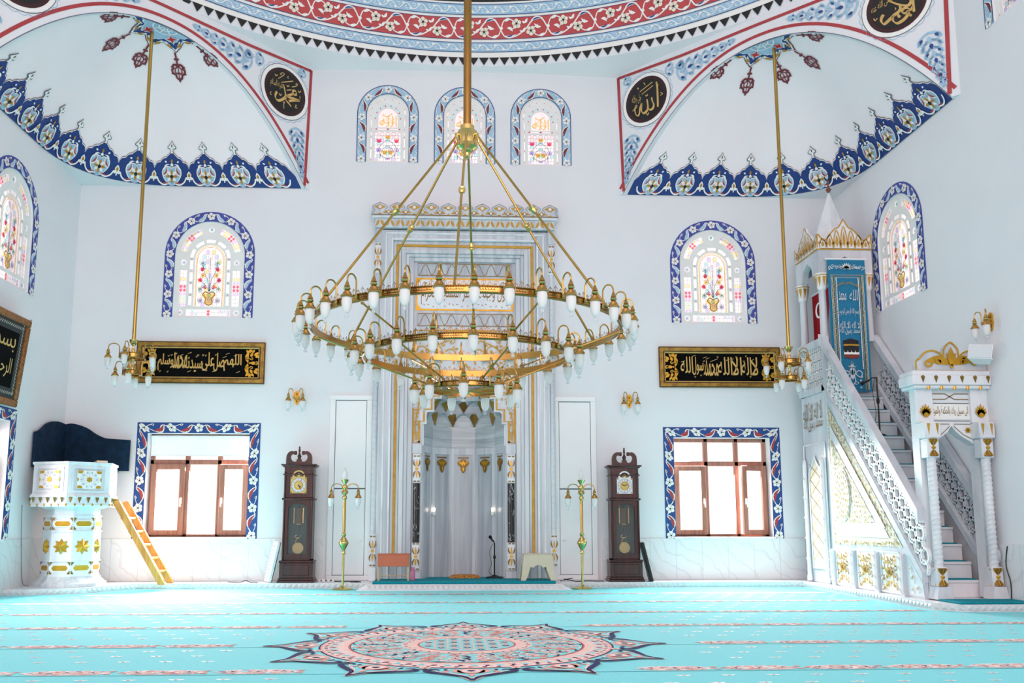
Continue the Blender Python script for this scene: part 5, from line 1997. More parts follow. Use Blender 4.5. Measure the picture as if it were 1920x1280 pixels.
# two small lamps alight on the side facets of the niche
GLOW, gnt, gb = newmat('lamp_glow')
gb.inputs['Base Color'].default_value = (1, .93, .8, 1)
gb.inputs['Emission Color'].default_value = (1, .86, .66, 1)
gb.inputs['Emission Strength'].default_value = 3.0
for sx, wd in ((-1, 'orange table'), (1, 'beige stool')):
    t = thing('niche_lamp', 'small lit lamp inside the prayer niche, on the side of the ' + wd, 'lamp', (sx * .485, .335, 1.17), 0, 'small lit lamps in the prayer niche')
    m = MB()
    m.bbox(-.022, .022, -.028, .028, -.05, .01, WHITEPL, .005)
    m.build('body', t)
    m = MB()
    m.lathe([(.0, .012), (.018, .014), (.02, .06), (.014, .075), (0, .078)], GLOW, 10)
    m.build('bulb', t)

# ------------------------------------------------------------------ minbar: staircase pulpit along the right wall
MBL = V((6.0, -2.4, .083))
MN = thing('minbar', 'tall white marble staircase pulpit with carved sides along the right wall', 'minbar', MBL)
TM = Matrix.Translation(-MBL)
XF = MBX                    # plane of the carved flank
GREYM = mat('grey_minbar_marble', '#d6d9df', .32, scale=1.0, col2='#b9c0ca', stretch=(4, 4, .6), detail=6, lo=.3, hi=.6, dist=.5)
CREAMR = mat('cream_relief', '#ebe4cd', .5, var=.06, scale=14)
CREAMG = mat('pale_gilt_relief', '#d6bf7c', .45, .1, var=.12, scale=14)
SIDE = plane(V((XF, 0, 0)) - MBL, (0, 1, 0), (0, 0, 1), (-1, 0, 0))


def LOWL(y):
    return .27 + (y + 3.85) * 1.075


# flank
m = MB(TM)
y1 = -1.30
pts = [(-3.72, .083), (-1.305, .083), (-1.305, 3.0), (-1.30, LOWL(-1.30)), (-3.80, LOWL(-3.80) - .02), (-3.80, .083)]
m.prism(pts, (XF + .05, 0, 0), (0, 1, 0), (0, 0, 1), (-.05, 0, 0), GREYM)
m.build('flank', MN)
m = MB(TM)
m.bbox(XF, 6.42, -1.30, -.42, .083, 3.0, GREYM, .01)
m.build('tower', MN)


def slope_bar(mb, off0, off1, x0, x1, mt, ya=-3.82, yb=-1.28):
    a = [(ya, LOWL(ya) + off0), (yb, LOWL(yb) + off0), (yb, LOWL(yb) + off1), (ya, LOWL(ya) + off1)]
    mb.prism(a, (x0, 0, 0), (0, 1, 0), (0, 0, 1), (x1 - x0, 0, 0), mt)


def ring_solid(mb, cy, cz, r0, r1, x0, x1, mt, n=14):
    vs, fs = [], []
    for x in (x0, x1):
        for r_ in (r0, r1):
            vs += [(x, cy + r_ * cos(2 * pi * k / n), cz + r_ * sin(2 * pi * k / n)) for k in range(n)]
    for k in range(n):
        j = (k + 1) % n
        fs += [(k, j, n + j, n + k), (2 * n + k, 2 * n + j, 3 * n + j, 3 * n + k), (n + k, n + j, 3 * n + j, 3 * n + k), (k, j, 2 * n + j, 2 * n + k)]
    mb.add(vs, fs, mt)


def balustrade(x0, x1, back):
    m = MB(TM)
    slope_bar(m, -.02, .10, x0 - .02, x1, GREYM)
    slope_bar(m, .10, .125, x0 - .005, x1, MARBLEW)
    slope_bar(m, .72, .86, x0 - .03, x1 + .02, GREYM)
    slope_bar(m, .695, .72, x0 - .005, x1, MARBLEW)
    b = m.build('balustrade', MN)
    if back:
        m = MB(TM)
        slope_bar(m, .10, .74, x1 + .012, x1 + .018, GREYM)
        m.build('back_panel', b)
    m = MB(TM)
    ang = math.atan(1.075)
    ca, sa = cos(ang), sin(ang)
    perp = .60 * ca          # clear height across the slope
    L = 2.54 / ca
    pitch = .170
    mt = GREYM if back else WHITEPL
    nn_ = int(L / pitch)
    for i in range(nn_ + 1):
        for j in range(4):
            a = .04 + i * pitch + (pitch / 2 if j % 2 else 0)
            b_ = .01 + j * .131
            if a > L - .03:
                continue
            y = -3.82 + a * ca - b_ * sa
            z = LOWL(-3.82) + .11 + a * sa + b_ * ca
            if y < -3.84 or y > -1.34:
                continue
            if j in (0, 3):
                # half circles along the rails
                s0 = 0 if j == 0 else pi
                pts = [(y + .098 * cos(ang + s0 + pi * t / 8), z + .098 * sin(ang + s0 + pi * t / 8)) for t in range(9)]
                for (ya, za), (yb, zb) in zip(pts, pts[1:]):
                    n_ = V((-(zb - za), yb - ya)).normalized() * .012
                    m.prism([(ya + n_.x, za + n_.y), (yb + n_.x, zb + n_.y), (yb - n_.x, zb - n_.y), (ya - n_.x, za - n_.y)], (x0 + .010, 0, 0), (0, 1, 0), (0, 0, 1), (x1 - x0 - .02, 0, 0), mt)
            else:
                ring_solid(m, y, z, .086, .110, x0 + .008, x1 - .008, mt, 16)
    m.build('pierced_screen', b)


balustrade(XF - .01, XF + .045, False)
balustrade(6.345, 6.40, True)

# landing parapet on the flank side
m = MB(TM)
pz0, pz1 = 3.0, 3.80
m.box(XF - .03, XF + .06, -1.38, -.42, pz0, pz0 + .10, GREYM)
m.box(XF - .03, XF + .06, -1.42, -.40, pz1 - .08, pz1 + .03, GREYM)
for y in (-1.36, -.49):
    m.box(XF - .02, XF + .05, y - .045, y + .045, pz0, pz1, GREYM)
pp = m.build('landing_parapet', MN)
m = MB(TM)
for i in range(6):
    for j in range(5):
        y, z = -1.30 + i * .155 + (.078 if j % 2 else 0), pz0 + .12 + j * .15
        if y > -.53:
            continue
        ring_solid(m, y, z, .080, .102, XF - .005, XF + .035, WHITEPL, 6)
        m.prism([(y - .008, z + .08), (y + .008, z + .08), (y + .008, z - .08), (y - .008, z - .08)], (XF, 0, 0), (0, 1, 0), (0, 0, 1), (.03, 0, 0), WHITEPL)
m.build('pierced_screen', pp)

# carved flank: triangle, oval, three scrolled panels, posts
m = MB()
d = Draw(m, SIDE, .006, .006)


def scrolls(dr, inside, step, size, mt, seed, l=1):
    rn = random.Random(seed)
    y = -3.9
    while y < -1.0:
        z = .1
        while z < 3.0:
            yy, zz = y + rn.uniform(-.25, .25) * step, z + rn.uniform(-.25, .25) * step
            if inside(yy, zz):
                dr.stroke(spiral(yy, zz, size, rn.uniform(0, 6.28), rn.choice((-1, 1)) * .9, 9), size * .30, mt, l)
                for k in range(2):
                    dr.petal(yy, zz, rn.uniform(0, 6.28), size * 1.1, size * .5, mt, l, 4)
            z += step
        y += step


def tri(a, b, c):
    def f(y, z):
        def e(p, q_):
            return (q_[0] - p[0]) * (z - p[1]) - (q_[1] - p[1]) * (y - p[0])
        s = [e(a, b), e(b, c), e(c, a)]
        return all(v > 0 for v in s) or all(v < 0 for v in s)
    return f


TA, TB, TC = (-1.37, 2.78), (-1.40, .69), (-3.36, .69)
UA, UB, UC = (-1.54, 2.22), (-1.54, .83), (-2.95, .83)
d.poly([TA, TB, TC], CREAMR, 0)
d.poly([(-1.49, 2.42), (-1.49, .80), (-3.06, .80)], MARBLEW, 2)
d.poly([(-1.47, 2.47), (-1.46, .93), (-2.98, .93)], MARBLEW, 3)
IA, IB, IC = (-1.52, 2.22), (-1.52, 1.0), (-2.72, 1.0)
d.poly([IA, IB, IC], CREAMR, 4)
fo, fi = tri(TA, TB, TC), tri((-1.46, 2.5), (-1.46, .77), (-3.12, .77))
scrolls(d, lambda y, z: fo(y, z) and not fi(y, z), .062, .030, CREAMG, 1, 1)
scrolls(d, lambda y, z: fo(y, z) and not fi(y, z), .075, .026, WHITEP, 2, 2)
fI = tri(IA, IB, IC)
ov = lambda y, z: ((y + 1.80) / .27) ** 2 + ((z - 1.40) / .40) ** 2 < 1
scrolls(d, lambda y, z: fI(y, z) and not ov(y, z), .07, .030, CREAMG, 3, 5)
scrolls(d, lambda y, z: fI(y, z) and not ov(y, z), .08, .026, WHITEP, 4, 6)
d.ring(-1.80, 1.40, .0, .26, WHITEPL, 6, 32, 1.5)
d.ring(-1.80, 1.40, .0, .24, CREAMR, 7, 32, 1.52)
rn = random.Random(4)
for rr, n_ in ((.05, 6), (.11, 11), (.17, 16), (.215, 20)):
    for k in range(n_):
        a = 2 * pi * (k + .5 * (n_ % 2)) / n_
        d.leaf(-1.80 + rr * cos(a) - .018, 1.40 + 1.5 * rr * sin(a) - .03, -1.80 + rr * cos(a) + .012, 1.40 + 1.5 * rr * sin(a) + .035, .25, .030, GOLDP if k % 3 == 0 else CREAMG, 8, 4)
m.build('carved_triangle', MN)
PANS = [(-1.87, -1.45), (-2.58, -2.12), (-3.25, -2.78)]
for i, (ya, yb) in enumerate(PANS):
    m = MB()
    d = Draw(m, SIDE, .004, .006)
    za, zb = .11, .62
    d.poly(rect_pts(ya, yb, za, zb), WHITEP, 0)
    d.stroke([(ya, za), (ya, zb), (yb, zb), (yb, za)], .03, MARBLEW, 2, True)
    yc, zc, hw, hh = (ya + yb) / 2, (za + zb) / 2, (yb - ya) / 2, (zb - za) / 2
    for e in (-1, 1):
        for f in (-1, 1):
            for (px_, pz) in ((.62, .72), (.30, .55), (.68, .25), (.28, .15)):
                X, Z = yc + e * px_ * hw, zc + f * pz * hh
                d.stroke(spiral(X, Z, .055, e * f * .8 + 1, e * f * .9, 11), .016, GOLD if px_ < .65 else BRONZE, 3)
                d.petal(X, Z, e * .6 + f * 1.2, .07, .035, WHITEPL, 4, 4)
                d.petal(X, Z, -e * .9 + f * .4, .06, .028, GOLD, 4, 4)
    for k in range(6):
        d.petal(yc, zc, k * pi / 3, .085, .038, GOLD, 5, 4)
    d.disc(yc, zc, .025, BRONZE, 6, 8)
    for s in (-1, 1):
        d.petal(yc, zc + s * .10, s * pi / 2, .10, .05, GOLD, 5, 4)
    m.build('scrolled_panel', MN)
for y in (-2.0, -2.68, -3.34, -1.36):
    m = MB(TM)
    z1_ = .66 if y < -1.5 else .64
    m.box(XF - .035, XF + .0, y - .055, y + .055, .083, z1_ - .05, GREYM)
    m.lathe([(.028, .12), (.03, .25), (.03, .55), (.022, .60), (.0, .62)], WHITEPL, 10, (XF - .035, y, 0))
    for z in (.16, .30, .44, .56):
        m.tube([(XF - .066, y - .04, z - .03), (XF - .068, y, z), (XF - .066, y + .04, z + .02)], .006, GREYM, 5)
    m.build('post', MN)
m = MB()
d = Draw(m, SIDE, .004, .006)
d.poly([(-3.45, .11), (-3.45, .62), (-3.78, .26), (-3.80, .11)], MARBLEW, 0)
for X, Z, r_ in ((-3.55, .30, .06), (-3.52, .42, .035), (-3.66, .18, .05), (-3.54, .16, .04)):
    d.stroke(spiral(X, Z, r_, 1, .9, 11), .018, WHITEPL, 2)
    d.petal(X, Z, 2.2, r_ * 1.2, r_ * .5, GOLD, 3, 4)
m.build('corner_scroll', MN)
# tower side: arched blind door and inscription
m = MB()
d = Draw(m, SIDE, .010, .006)
d.stroke([(-1.24, .20), (-1.24, 2.22), (-.46, 2.22), (-.46, .20)], .05, MARBLEW, 1)
ar = [(-1.08, .30), (-1.08, 1.70), (-1.05, 1.82), (-.96, 1.88), (-.90, 1.95), (-.85, 2.02), (-.80, 1.95), (-.74, 1.88), (-.65, 1.82), (-.62, 1.70), (-.62, .30)]
d.poly(ar, CREAMR, 1)
d.stroke(ar, .05, MARBLEW, 2, True)
for k in range(6):
    z = .42 + k * .25
    d.stroke([(-1.05, z), (-.65, z + .25)], .010, BRONZE, 2)
    d.stroke([(-.65, z), (-1.05, z + .25)], .010, GOLDP, 2)
m.build('blind_door', MN)
for y in (-1.18, -.52):
    m = MB(TM)
    m.lathe([(.045, .10), (.045, .16), (.032, .20), (.034, 1.9), (.022, 1.98), (0, 2.0)], WHITEPL, 12, (XF - .04, y, 0))
    for k in range(5):
        z = .45 + k * .32
        m.tube([(XF - .072, y - .035, z - .05), (XF - .078, y, z - .02), (XF - .072, y + .035, z + .0)], .008, GREYM, 5)
    m.build('slim_column', MN)
m = MB()
fx = plane(V((XF, 0, 0)) - MBL, (0, -1, 0), (0, 0, 1), (-1, 0, 0))
d = Draw(m, fx, .010, .005)
write(d, 'لا اله الا الله', .50, 2.60, .70, .26, BRONZE, 1)
write(d, 'محمد رسول الله', .50, 2.42, .70, .24, BRONZE, 1)
for k in range(7):
    d.petal(.56 + k * .1, 2.86 - .03 * (k % 2), .6 + k, .05, .02, BRONZE, 1, 3)
m.build('inscription', MN)

# stairs
NS = 13
for k in range(NS):
    y0 = -3.60 + k * .177
    z = .083 + .215 * (k + 1)
    m = MB(TM)
    m.box(XF + .06, 6.33, y0, y0 + .19 if k < NS - 1 else -.45, .085 if k < 3 else z - .35, z - .02, MARBLEW)
    m.bbox(XF + .06, 6.33, y0 - .02, y0 + .19, z - .035, z, MARBLEW, .006)
    s = m.build('step', MN)
    m = MB(TM)
    m.bbox(XF + .12, 6.28, y0 - .008, y0 + .17, z, z + .014, TEAL, .004)
    m.build('tread_carpet', s)

# portal
PY = -3.80
m = MB(TM)
PX0, PX1, PC = 5.53, 6.432, 5.985
arcp = [(PC - .30, .10), (PC - .30, 1.86), (PC - .285, 1.95), (PC - .22, 2.0), (PC - .12, 2.06), (PC - .05, 2.12), (PC, 2.19), (PC + .05, 2.12), (PC + .12, 2.06), (PC + .22, 2.0), (PC + .285, 1.95), (PC + .30, 1.86), (PC + .30, .10)]
m.holes([(PX0 + .03, .10), (PX0 + .03, 2.66), (PX1 - .03, 2.66), (PX1 - .03, .10)] + arcp[::-1], [], (0, PY, 0), (1, 0, 0), (0, 0, 1), (0, .16, 0), MARBLEW)
for x in (PX0 + .10, PX1 - .10):
    m.bbox(x - .11, x + .11, PY - .06, PY + .02, 2.22, 2.66, MARBLEW, .01)
po = m.build('portal', MN)
m = MB(TM)
m.bbox(PX0 - .06, PX1 + .005, PY - .14, PY + .18, 2.64, 2.68, MARBLEW, .008)
m.bbox(PX0 - .09, PX1 + .005, PY - .17, PY + .18, 2.68, 2.80, MARBLEW, .008)
m.bbox(PX0 - .07, PX1 + .005, PY - .15, PY + .18, 2.80, 2.86, MARBLEW, .008)
co = m.build('cornice', po)
m = MB(TM)
crest = curve([(PC - .455, 2.86), (PC - .455, 2.98), (PC - .40, 3.02), (PC - .34, 3.09), (PC - .24, 3.12), (PC - .15, 3.09), (PC - .10, 3.05), (PC - .09, 3.13), (PC - .05, 3.19), (PC, 3.225), (PC + .05, 3.19), (PC + .09, 3.13), (PC + .10, 3.05), (PC + .15, 3.09), (PC + .24, 3.12), (PC + .34, 3.09), (PC + .40, 3.02), (PC + .455, 2.98), (PC + .455, 2.86)], 3)
m.prism(crest, (0, PY - .02, 0), (1, 0, 0), (0, 0, 1), (0, -.07, 0), GREYM)
cr = m.build('crest', po)
m = MB()
CP = plane(V((0, PY - .09, 0)) - MBL, (1, 0, 0), (0, 0, 1), (0, -1, 0))
d = Draw(m, CP, .004, .006)
d.stroke(crest, .022, GOLD, 2, True)
for s in (-1, 1):
    d.leaf(PC, 2.95, PC + s * .34, 2.98, s * .12, .11, GOLD, 1, 7)
    d.stroke(spiral(PC + s * .30, 2.965, .055, 0, s * 1.0, 12), .028, GOLD, 2)
    d.stroke(spiral(PC + s * .16, 2.985, .045, 2, -s * 1.0, 12), .022, GOLD, 2)
    d.petal(PC + s * .12, 2.96, pi / 2 + s * -.6, .10, .05, GOLD, 2, 4)
    d.petal(PC, 2.98, pi / 2 + s * .5, .13, .055, GOLD, 2, 5)
d.petal(PC, 2.92, pi / 2, .25, .09, GOLD, 3, 6)
d.petal(PC, 2.95, -pi / 2, .06, .05, GOLD, 3, 4)
m.build('gilding', cr)
m = MB()
CQ = plane(V((0, PY - .17, 0)) - MBL, (1, 0, 0), (0, 0, 1), (0, -1, 0))
CW = plane(V((0, PY, 0)) - MBL, (1, 0, 0), (0, 0, 1), (0, -1, 0))
d = Draw(m, CQ, .004, .005)
for k in range(6):
    x = PX0 + .04 + k * .165
    if k < 6:
        m.add([d.mp(x - .028, 2.78, .002), d.mp(x, 2.80, .004), d.mp(x + .028, 2.78, .002), d.mp(x, 2.70, .002), d.mp(x, 2.765, .03)], [(0, 1, 4), (1, 2, 4), (2, 3, 4), (3, 0, 4)], BRONZE)
    m.lathe([(.022, 0), (.022, .04)], GOLD, 8, V((x + .08, PY - .13, 2.63)) - MBL)
d = Draw(m, CW, .004, .005)
d.stroke([(PC - .29, 2.555), (PC - .27, 2.59), (PC - .06, 2.59), (PC + .06, 2.52), (PC + .27, 2.52), (PC + .29, 2.555), (PC + .27, 2.59), (PC + .06, 2.59), (PC - .06, 2.52), (PC - .27, 2.52)], .010, BRONZE, 1, True)
d.poly(rect_pts(PC - .30, PC + .30, 2.27, 2.46), WHITEP, 1)
write(d, 'ادع الى سبيل ربك بالحكمة والموعظة', PC - .28, 2.29, .56, .145, BRONZE, 2)
d.stroke([(PC - .33, 2.25), (PC - .33, 2.47), (PC + .33, 2.47), (PC + .33, 2.25)], .008, GREYLINE, 1, True)
for s in (-1, 1):
    d.stroke([(PC + s * .03, 2.21), (PC + s * .30, 2.21), (PC + s * .30, 2.03), (PC + s * .24, 2.03), (PC + s * .14, 2.08), (PC + s * .03, 2.18)], .008, BRONZE, 1, True)
    for k in range(6):
        d.petal(PC + s * .20, 2.135, k * pi / 3, .042, .028, GOLD, 2, 4)
    d.disc(PC + s * .20, 2.135, .016, BRONZE, 3, 8)
dm = Draw(m, plane(V((0, PY - .06, 0)) - MBL, (1, 0, 0), (0, 0, 1), (0, -1, 0)), .003, .006)
for x in (PX0 + .10, PX1 - .10):
    for k in range(7):
        dm.petal(x + (k - 3) * .006, 2.29, pi / 2 + (k - 3) * .30, .17 - .016 * abs(k - 3), .05, GOLD, 2, 5)
    dm.disc(x, 2.315, .032, GOLD, 3, 8)
m.build('gilding', po)
for x in (PX0 + .11, PX1 - .11):
    m = MB(TM)
    y = PY - .10
    m.bbox(x - .10, x + .10, y - .09, y + .11, 2.02, 2.22, MARBLEW, .012)
    m.bbox(x - .075, x + .075, y - .07, y + .09, 1.78, 2.02, MARBLEW, .01)
    m.lathe([(.052, .47), (.052, 1.78)], MARBLEW, 16, (x, y, 0))
    for k in range(22):
        z = .49 + k * .059
        m.tube([(x + .050 * cos(a), y + .050 * sin(a), z + .055 * (a - pi) / pi) for a in [pi * .95 + pi * 1.1 * t / 6 for t in range(7)]], .011, MARBLEW, 5)
    m.bbox(x - .07, x + .07, y - .07, y + .09, .24, .47, MARBLEW, .01)
    m.prism([(x - .10, .095), (x + .10, .095), (x + .075, .24), (x - .075, .24)], (0, y + .10, 0), (1, 0, 0), (0, 0, 1), (0, -.20, 0), MARBLEW)
    c = m.build('column', po)
    for z0, z1, yy in ((1.80, 2.01, y - .03), (.25, .46, y - .03)):
        m = MB(TM)
        h = z1 - z0
        m.lathe([(.070, z0), (.066, z0 + .02), (.040, z0 + .40 * h), (.030, z0 + .48 * h), (.034, z0 + .5 * h), (.030, z0 + .52 * h), (.040, z0 + .6 * h), (.066, z1 - .02), (.070, z1)], BRONZE, 12, (x, yy, 0))
        for k in range(8):
            a = k * pi / 4
            for s in (0, 1):
                zz0, zz1 = (z0 + .01, z0 + .46 * h) if s == 0 else (z1 - .01, z0 + .54 * h)
                m.tube([(x + .074 * cos(a), yy + .074 * sin(a), zz0), (x + .046 * cos(a), yy + .046 * sin(a), (zz0 + zz1) / 2), (x + .034 * cos(a), yy + .034 * sin(a), zz1)], .008, GOLD, 5)
        m.lathe([(.0, 0), (.022, .004), (.03, .02), (.022, .036), (0, .04)], GOLD, 8, (x, yy - .035, z0 + h / 2 - .02))
        m.build('gilding', c)
    for e in (-1, 1):
        m = MB(TM)
        m.add([(x + e * .055 - .02, y - .093, 2.20), (x + e * .055 + .02, y - .093, 2.20), (x + e * .055, y - .093, 2.05), (x + e * .055, y - .115, 2.17)], [(0, 1, 3), (1, 2, 3), (2, 0, 3)], GOLD)
        m.build('gilded_dart', c)

# canopy over the landing
m = MB(TM)
CX0, CX1, CY0, CY1 = XF, 6.36, -1.34, -.46
for x in (XF + .07, 6.29):
    for y in (CY0 + .07, CY1 - .07):
        m = MB(TM)
        m.lathe([(.075, 3.78), (.075, 3.86), (.062, 3.90), (.055, 4.58), (.062, 4.60)], GREYM, 12, (x, y, 0))
        c = m.build('canopy_column', MN)
        g = MB(TM)
        n_ = 8
        g.lathe([(.062, 4.60), (.075, 4.64), (.095, 4.80), (.105, 4.82), (.105, 4.86), (0, 4.86)], WHITEPL, 8, (x, y, 0), False, pi / 8)
        for k in range(8):
            a = k * pi / 4
            p0, p1 = V((x + .078 * cos(a), y + .078 * sin(a), 4.64)), V((x + .096 * cos(a), y + .096 * sin(a), 4.80))
            t = V((-sin(a), cos(a), 0))
            o_ = V((cos(a), sin(a), 0)) * .004
            g.add([p0 + o_, p1 - t * .026 + o_, p1 + t * .026 + o_], [(0, 1, 2)], GOLD)
        g.lathe([(.108, 4.82), (.108, 4.835)], GOLD, 8, (x, y, 0), False, pi / 8)
        g.build('capital', c)
m = MB(TM)


def arched_beam(o_, u, L, dvec):
    pts_ = [(0, 4.86), (0, 5.22), (L, 5.22), (L, 4.86), (L - .14, 4.86), (L - .16, 4.98), (L * .72, 5.03), (L * .60, 5.08), (L * .5, 5.13), (L * .40, 5.08), (L * .28, 5.03), (.16, 4.98), (.14, 4.86)]
    m.holes(pts_, [], o_, u, (0, 0, 1), dvec, GREYM)


arched_beam((CX0, CY0, 0), (1, 0, 0), CX1 - CX0, (0, .10, 0))
arched_beam((CX0, CY1 - .10, 0), (1, 0, 0), CX1 - CX0, (0, .10, 0))
arched_beam((CX0 + .001, CY0 + .101, 0), (0, 1, 0), CY1 - CY0 - .202, (.10, 0, 0))
arched_beam((CX1 - .101, CY0 + .101, 0), (0, 1, 0), CY1 - CY0 - .202, (.10, 0, 0))
m.box(CX0 - .0, CX1 + .0, CY0 - .0, CY1 + .0, 5.22, 5.26, GREYM)
m.build('canopy', MN)
crs = MB()
for o_, u, nrm_, L in (((CX0, CY0 - .0, 0), (1, 0, 0), (0, -1, 0), CX1 - CX0), ((CX0, CY1, 0), (0, -1, 0), (-1, 0, 0), CY1 - CY0)):
    mpp = plane(V(o_) - MBL, u, (0, 0, 1), nrm_)
    d = Draw(crs, mpp, .004, .005)
    h = L / 2
    sil = curve([(0, 5.24), (0, 5.48), (.04, 5.45), (.10, 5.38), (.16, 5.42), (.22, 5.50), (.29, 5.57), (.35, 5.60), (.40, 5.68), (h, 5.73), (L - .40, 5.68), (L - .35, 5.60), (L - .29, 5.57), (L - .22, 5.50), (L - .16, 5.42), (L - .10, 5.38), (L - .04, 5.45), (L, 5.48), (L, 5.24)], 2)
    a_ = [mpp(x, z, .0) for x, z in sil]
    b_ = [mpp(x, z, -.04) for x, z in sil]
    n_ = len(sil)
    crs.add(a_ + b_, [tuple(range(n_)), tuple(range(n_, 2 * n_))] + [(i, (i + 1) % n_, n_ + (i + 1) % n_, n_ + i) for i in range(n_)], WHITEPL)
    d.stroke(sil, .020, GOLDP, 1, True)
    for k in range(-3, 4):
        X = h + k * .115
        top_ = 5.62 - abs(k) * .068
        d.stroke(curve([(X - .05, 5.27), (X - .045, (5.27 + top_) / 2), (X, top_), (X + .045, (5.27 + top_) / 2), (X + .05, 5.27)], 3), .016, GOLDP, 1)
        d.petal(X, 5.28, pi / 2, (top_ - 5.30) * .8, .045, GOLDP, 1, 4)
        for e in (-1, 1):
            d.stroke(spiral(X + e * .055, 5.33 + .02 * (k % 2), .028, 1, e, 8), .012, GOLDP, 1)
crs.build('gilded_cresting', MN)
m = MB(TM)
sc_ = V((5.93, -.90, 0))
m.lathe([(.40, 5.26), (.385, 5.40), (.0, 6.36)], MARBLEW, 8, sc_, False, pi / 8)
sp = m.build('spire', MN)
m = MB(TM)
COPPER = mat('copper_finial', '#8d5a4a', .4, .5, var=.1)
m.lathe([(0, 6.33), (.02, 6.35), (.045, 6.39), (.02, 6.43), (.012, 6.47), (.012, 6.52), (.025, 6.54), (.0, 6.56)], COPPER, 10, sc_)
m.tube([(sc_.x + .055 * cos(a), sc_.y, 6.61 + .055 * sin(a)) for a in [R(-70) - R(300) * t / 12 + pi for t in range(13)]], [.006 + .008 * sin(pi * t / 12) for t in range(13)], BLACKP, 6)
m.build('finial', sp)['label'] = 'copper finial with a crescent'

# blue banner hung from the canopy
BN = thing('banner', 'blue embroidered banner hanging from the staircase pulpit canopy', 'banner', (5.91, -1.40, 2.98))
BLUE = mat('blue_banner_cloth', '#2c7fa6', .8, scale=40, col2='#27749a', spec=.2)
SILVER = mat('silver_embroidery', '#d9e2e6', .6, var=.06, scale=20)
GILT = mat('gilt_embroidery', '#a89a5c', .6, var=.1, scale=30)
m = MB()
hw, hb = .30, 2.08
n_ = 18
vs = []
for j in range(n_ + 1):
    for i in range(9):
        x = -hw + 2 * hw * i / 8
        vs.append((x, .012 * sin(i * 1.2) * (1 - j / n_), hb * j / n_))
m.add(vs, [(j * 9 + i, j * 9 + i + 1, (j + 1) * 9 + i + 1, (j + 1) * 9 + i) for j in range(n_) for i in range(8)], BLUE, True)
m.build('cloth', BN)
m = MB()
d = Draw(m, plane((0, 0, 0), (1, 0, 0), (0, 0, 1), (0, -1, 0)), .016, .003)
for a, w_, c in ((.045, .006, SILVER), (.065, .022, GILT), (.10, .012, GILT), (.125, .018, SILVER)):
    d.stroke([(-hw + a, .35 if a > .1 else .02), (-hw + a, 1.86 - a * .6), (hw - a, 1.86 - a * .6), (hw - a, .35 if a > .1 else .02)], w_, c, 0)
for k in range(60):
    for s in (-1, 1):
        d.petal(s * (hw - .066), .05 + k * .029, (k % 4) * .8, .022, .012, SILVER, 1, 3)
        if k > 10:
            d.petal(s * (hw - .113), .05 + k * .029, (k % 4) * .8, .018, .010, BLUE, 1, 3)
for k in range(9):
    d.petal(-.0, 1.93, pi * k / 8, .10, .03, SILVER, 1, 4)
for s in (-1, 1):
    for k in range(5):
        d.stroke(spiral(s * (.08 + k * .045), 1.945 + .02 * (k % 2), .03, k, s, 9), .009, SILVER, 1)
        d.petal(s * (.08 + k * .045), 1.93, k, .04, .02, SILVER, 1, 3)
    for k in range(7):
        d.stroke(spiral(s * (.02 + k * .03), 1.70 - .012 * k * k * .2, .022, k, s, 8), .008, GILT, 1)
write(d, 'الله', .02, 1.42, .13, .17, SILVER, 1)
write(d, 'محمد', -.15, 1.42, .12, .15, SILVER, 1)
write(d, 'بسم الله الرحمن الرحيم', -.15, 1.17, .30, .13, SILVER, 1)
write(d, 'لا اله الا الله', -.155, .98, .31, .11, SILVER, 1)
write(d, 'محمد رسول الله', -.155, .88, .31, .12, SILVER, 1)
# small black cube with white scallops and red ground
d.poly([(-.12, .60), (-.12, .79), (0, .82), (.12, .79), (.12, .60), (0, .53)], BLACKP, 1)
d.poly([(-.12, .705), (-.12, .73), (0, .735), (.12, .73), (.12, .705), (0, .71)], GOLDP, 2)
d.poly([(-.12, .53), (-.12, .58), (0, .56), (.12, .58), (.12, .53), (0, .50)], mat('brick_embroidery', '#8a3a30', .7), 2)
for k in range(4):
    x = -.09 + k * .06
    d.poly([(x - .03, .64), (x - .025, .61), (x, .60), (x + .025, .61), (x + .03, .64), (x + .03, .57), (x - .03, .57)], WHITEP, 3)
for s in (-1, 1):
    d.stroke(curve([(0, .10), (s * .04, .16), (s * .03, .26), (s * .10, .32), (s * .15, .28), (s * .12, .22), (s * .06, .26), (s * .03, .36), (0, .46)], 4), .014, SILVER, 1)
    d.leaf(s * .01, .24, s * .07, .40, s * .2, .03, SILVER, 1)
    d.stroke(spiral(s * .05, .12, .035, 0, s, 9), .010, SILVER, 1)
    for k in range(4):
        d.flower(s * (.12 + .02 * (k % 2)), .06 + k * .055, .018, SILVER, BLUE, 1, 5)
d.petal(0, .36, pi / 2, .11, .03, SILVER, 1, 4)
d.petal(0, .18, pi / 2, .12, .05, SILVER, 1, 4)
m.build('embroidery', BN)
m = MB()
m.tube([(-hw - .03, 0, hb + .008), (hw + .03, 0, hb + .008)], .016, WHITEPL, 8)
m.build('rod', BN)

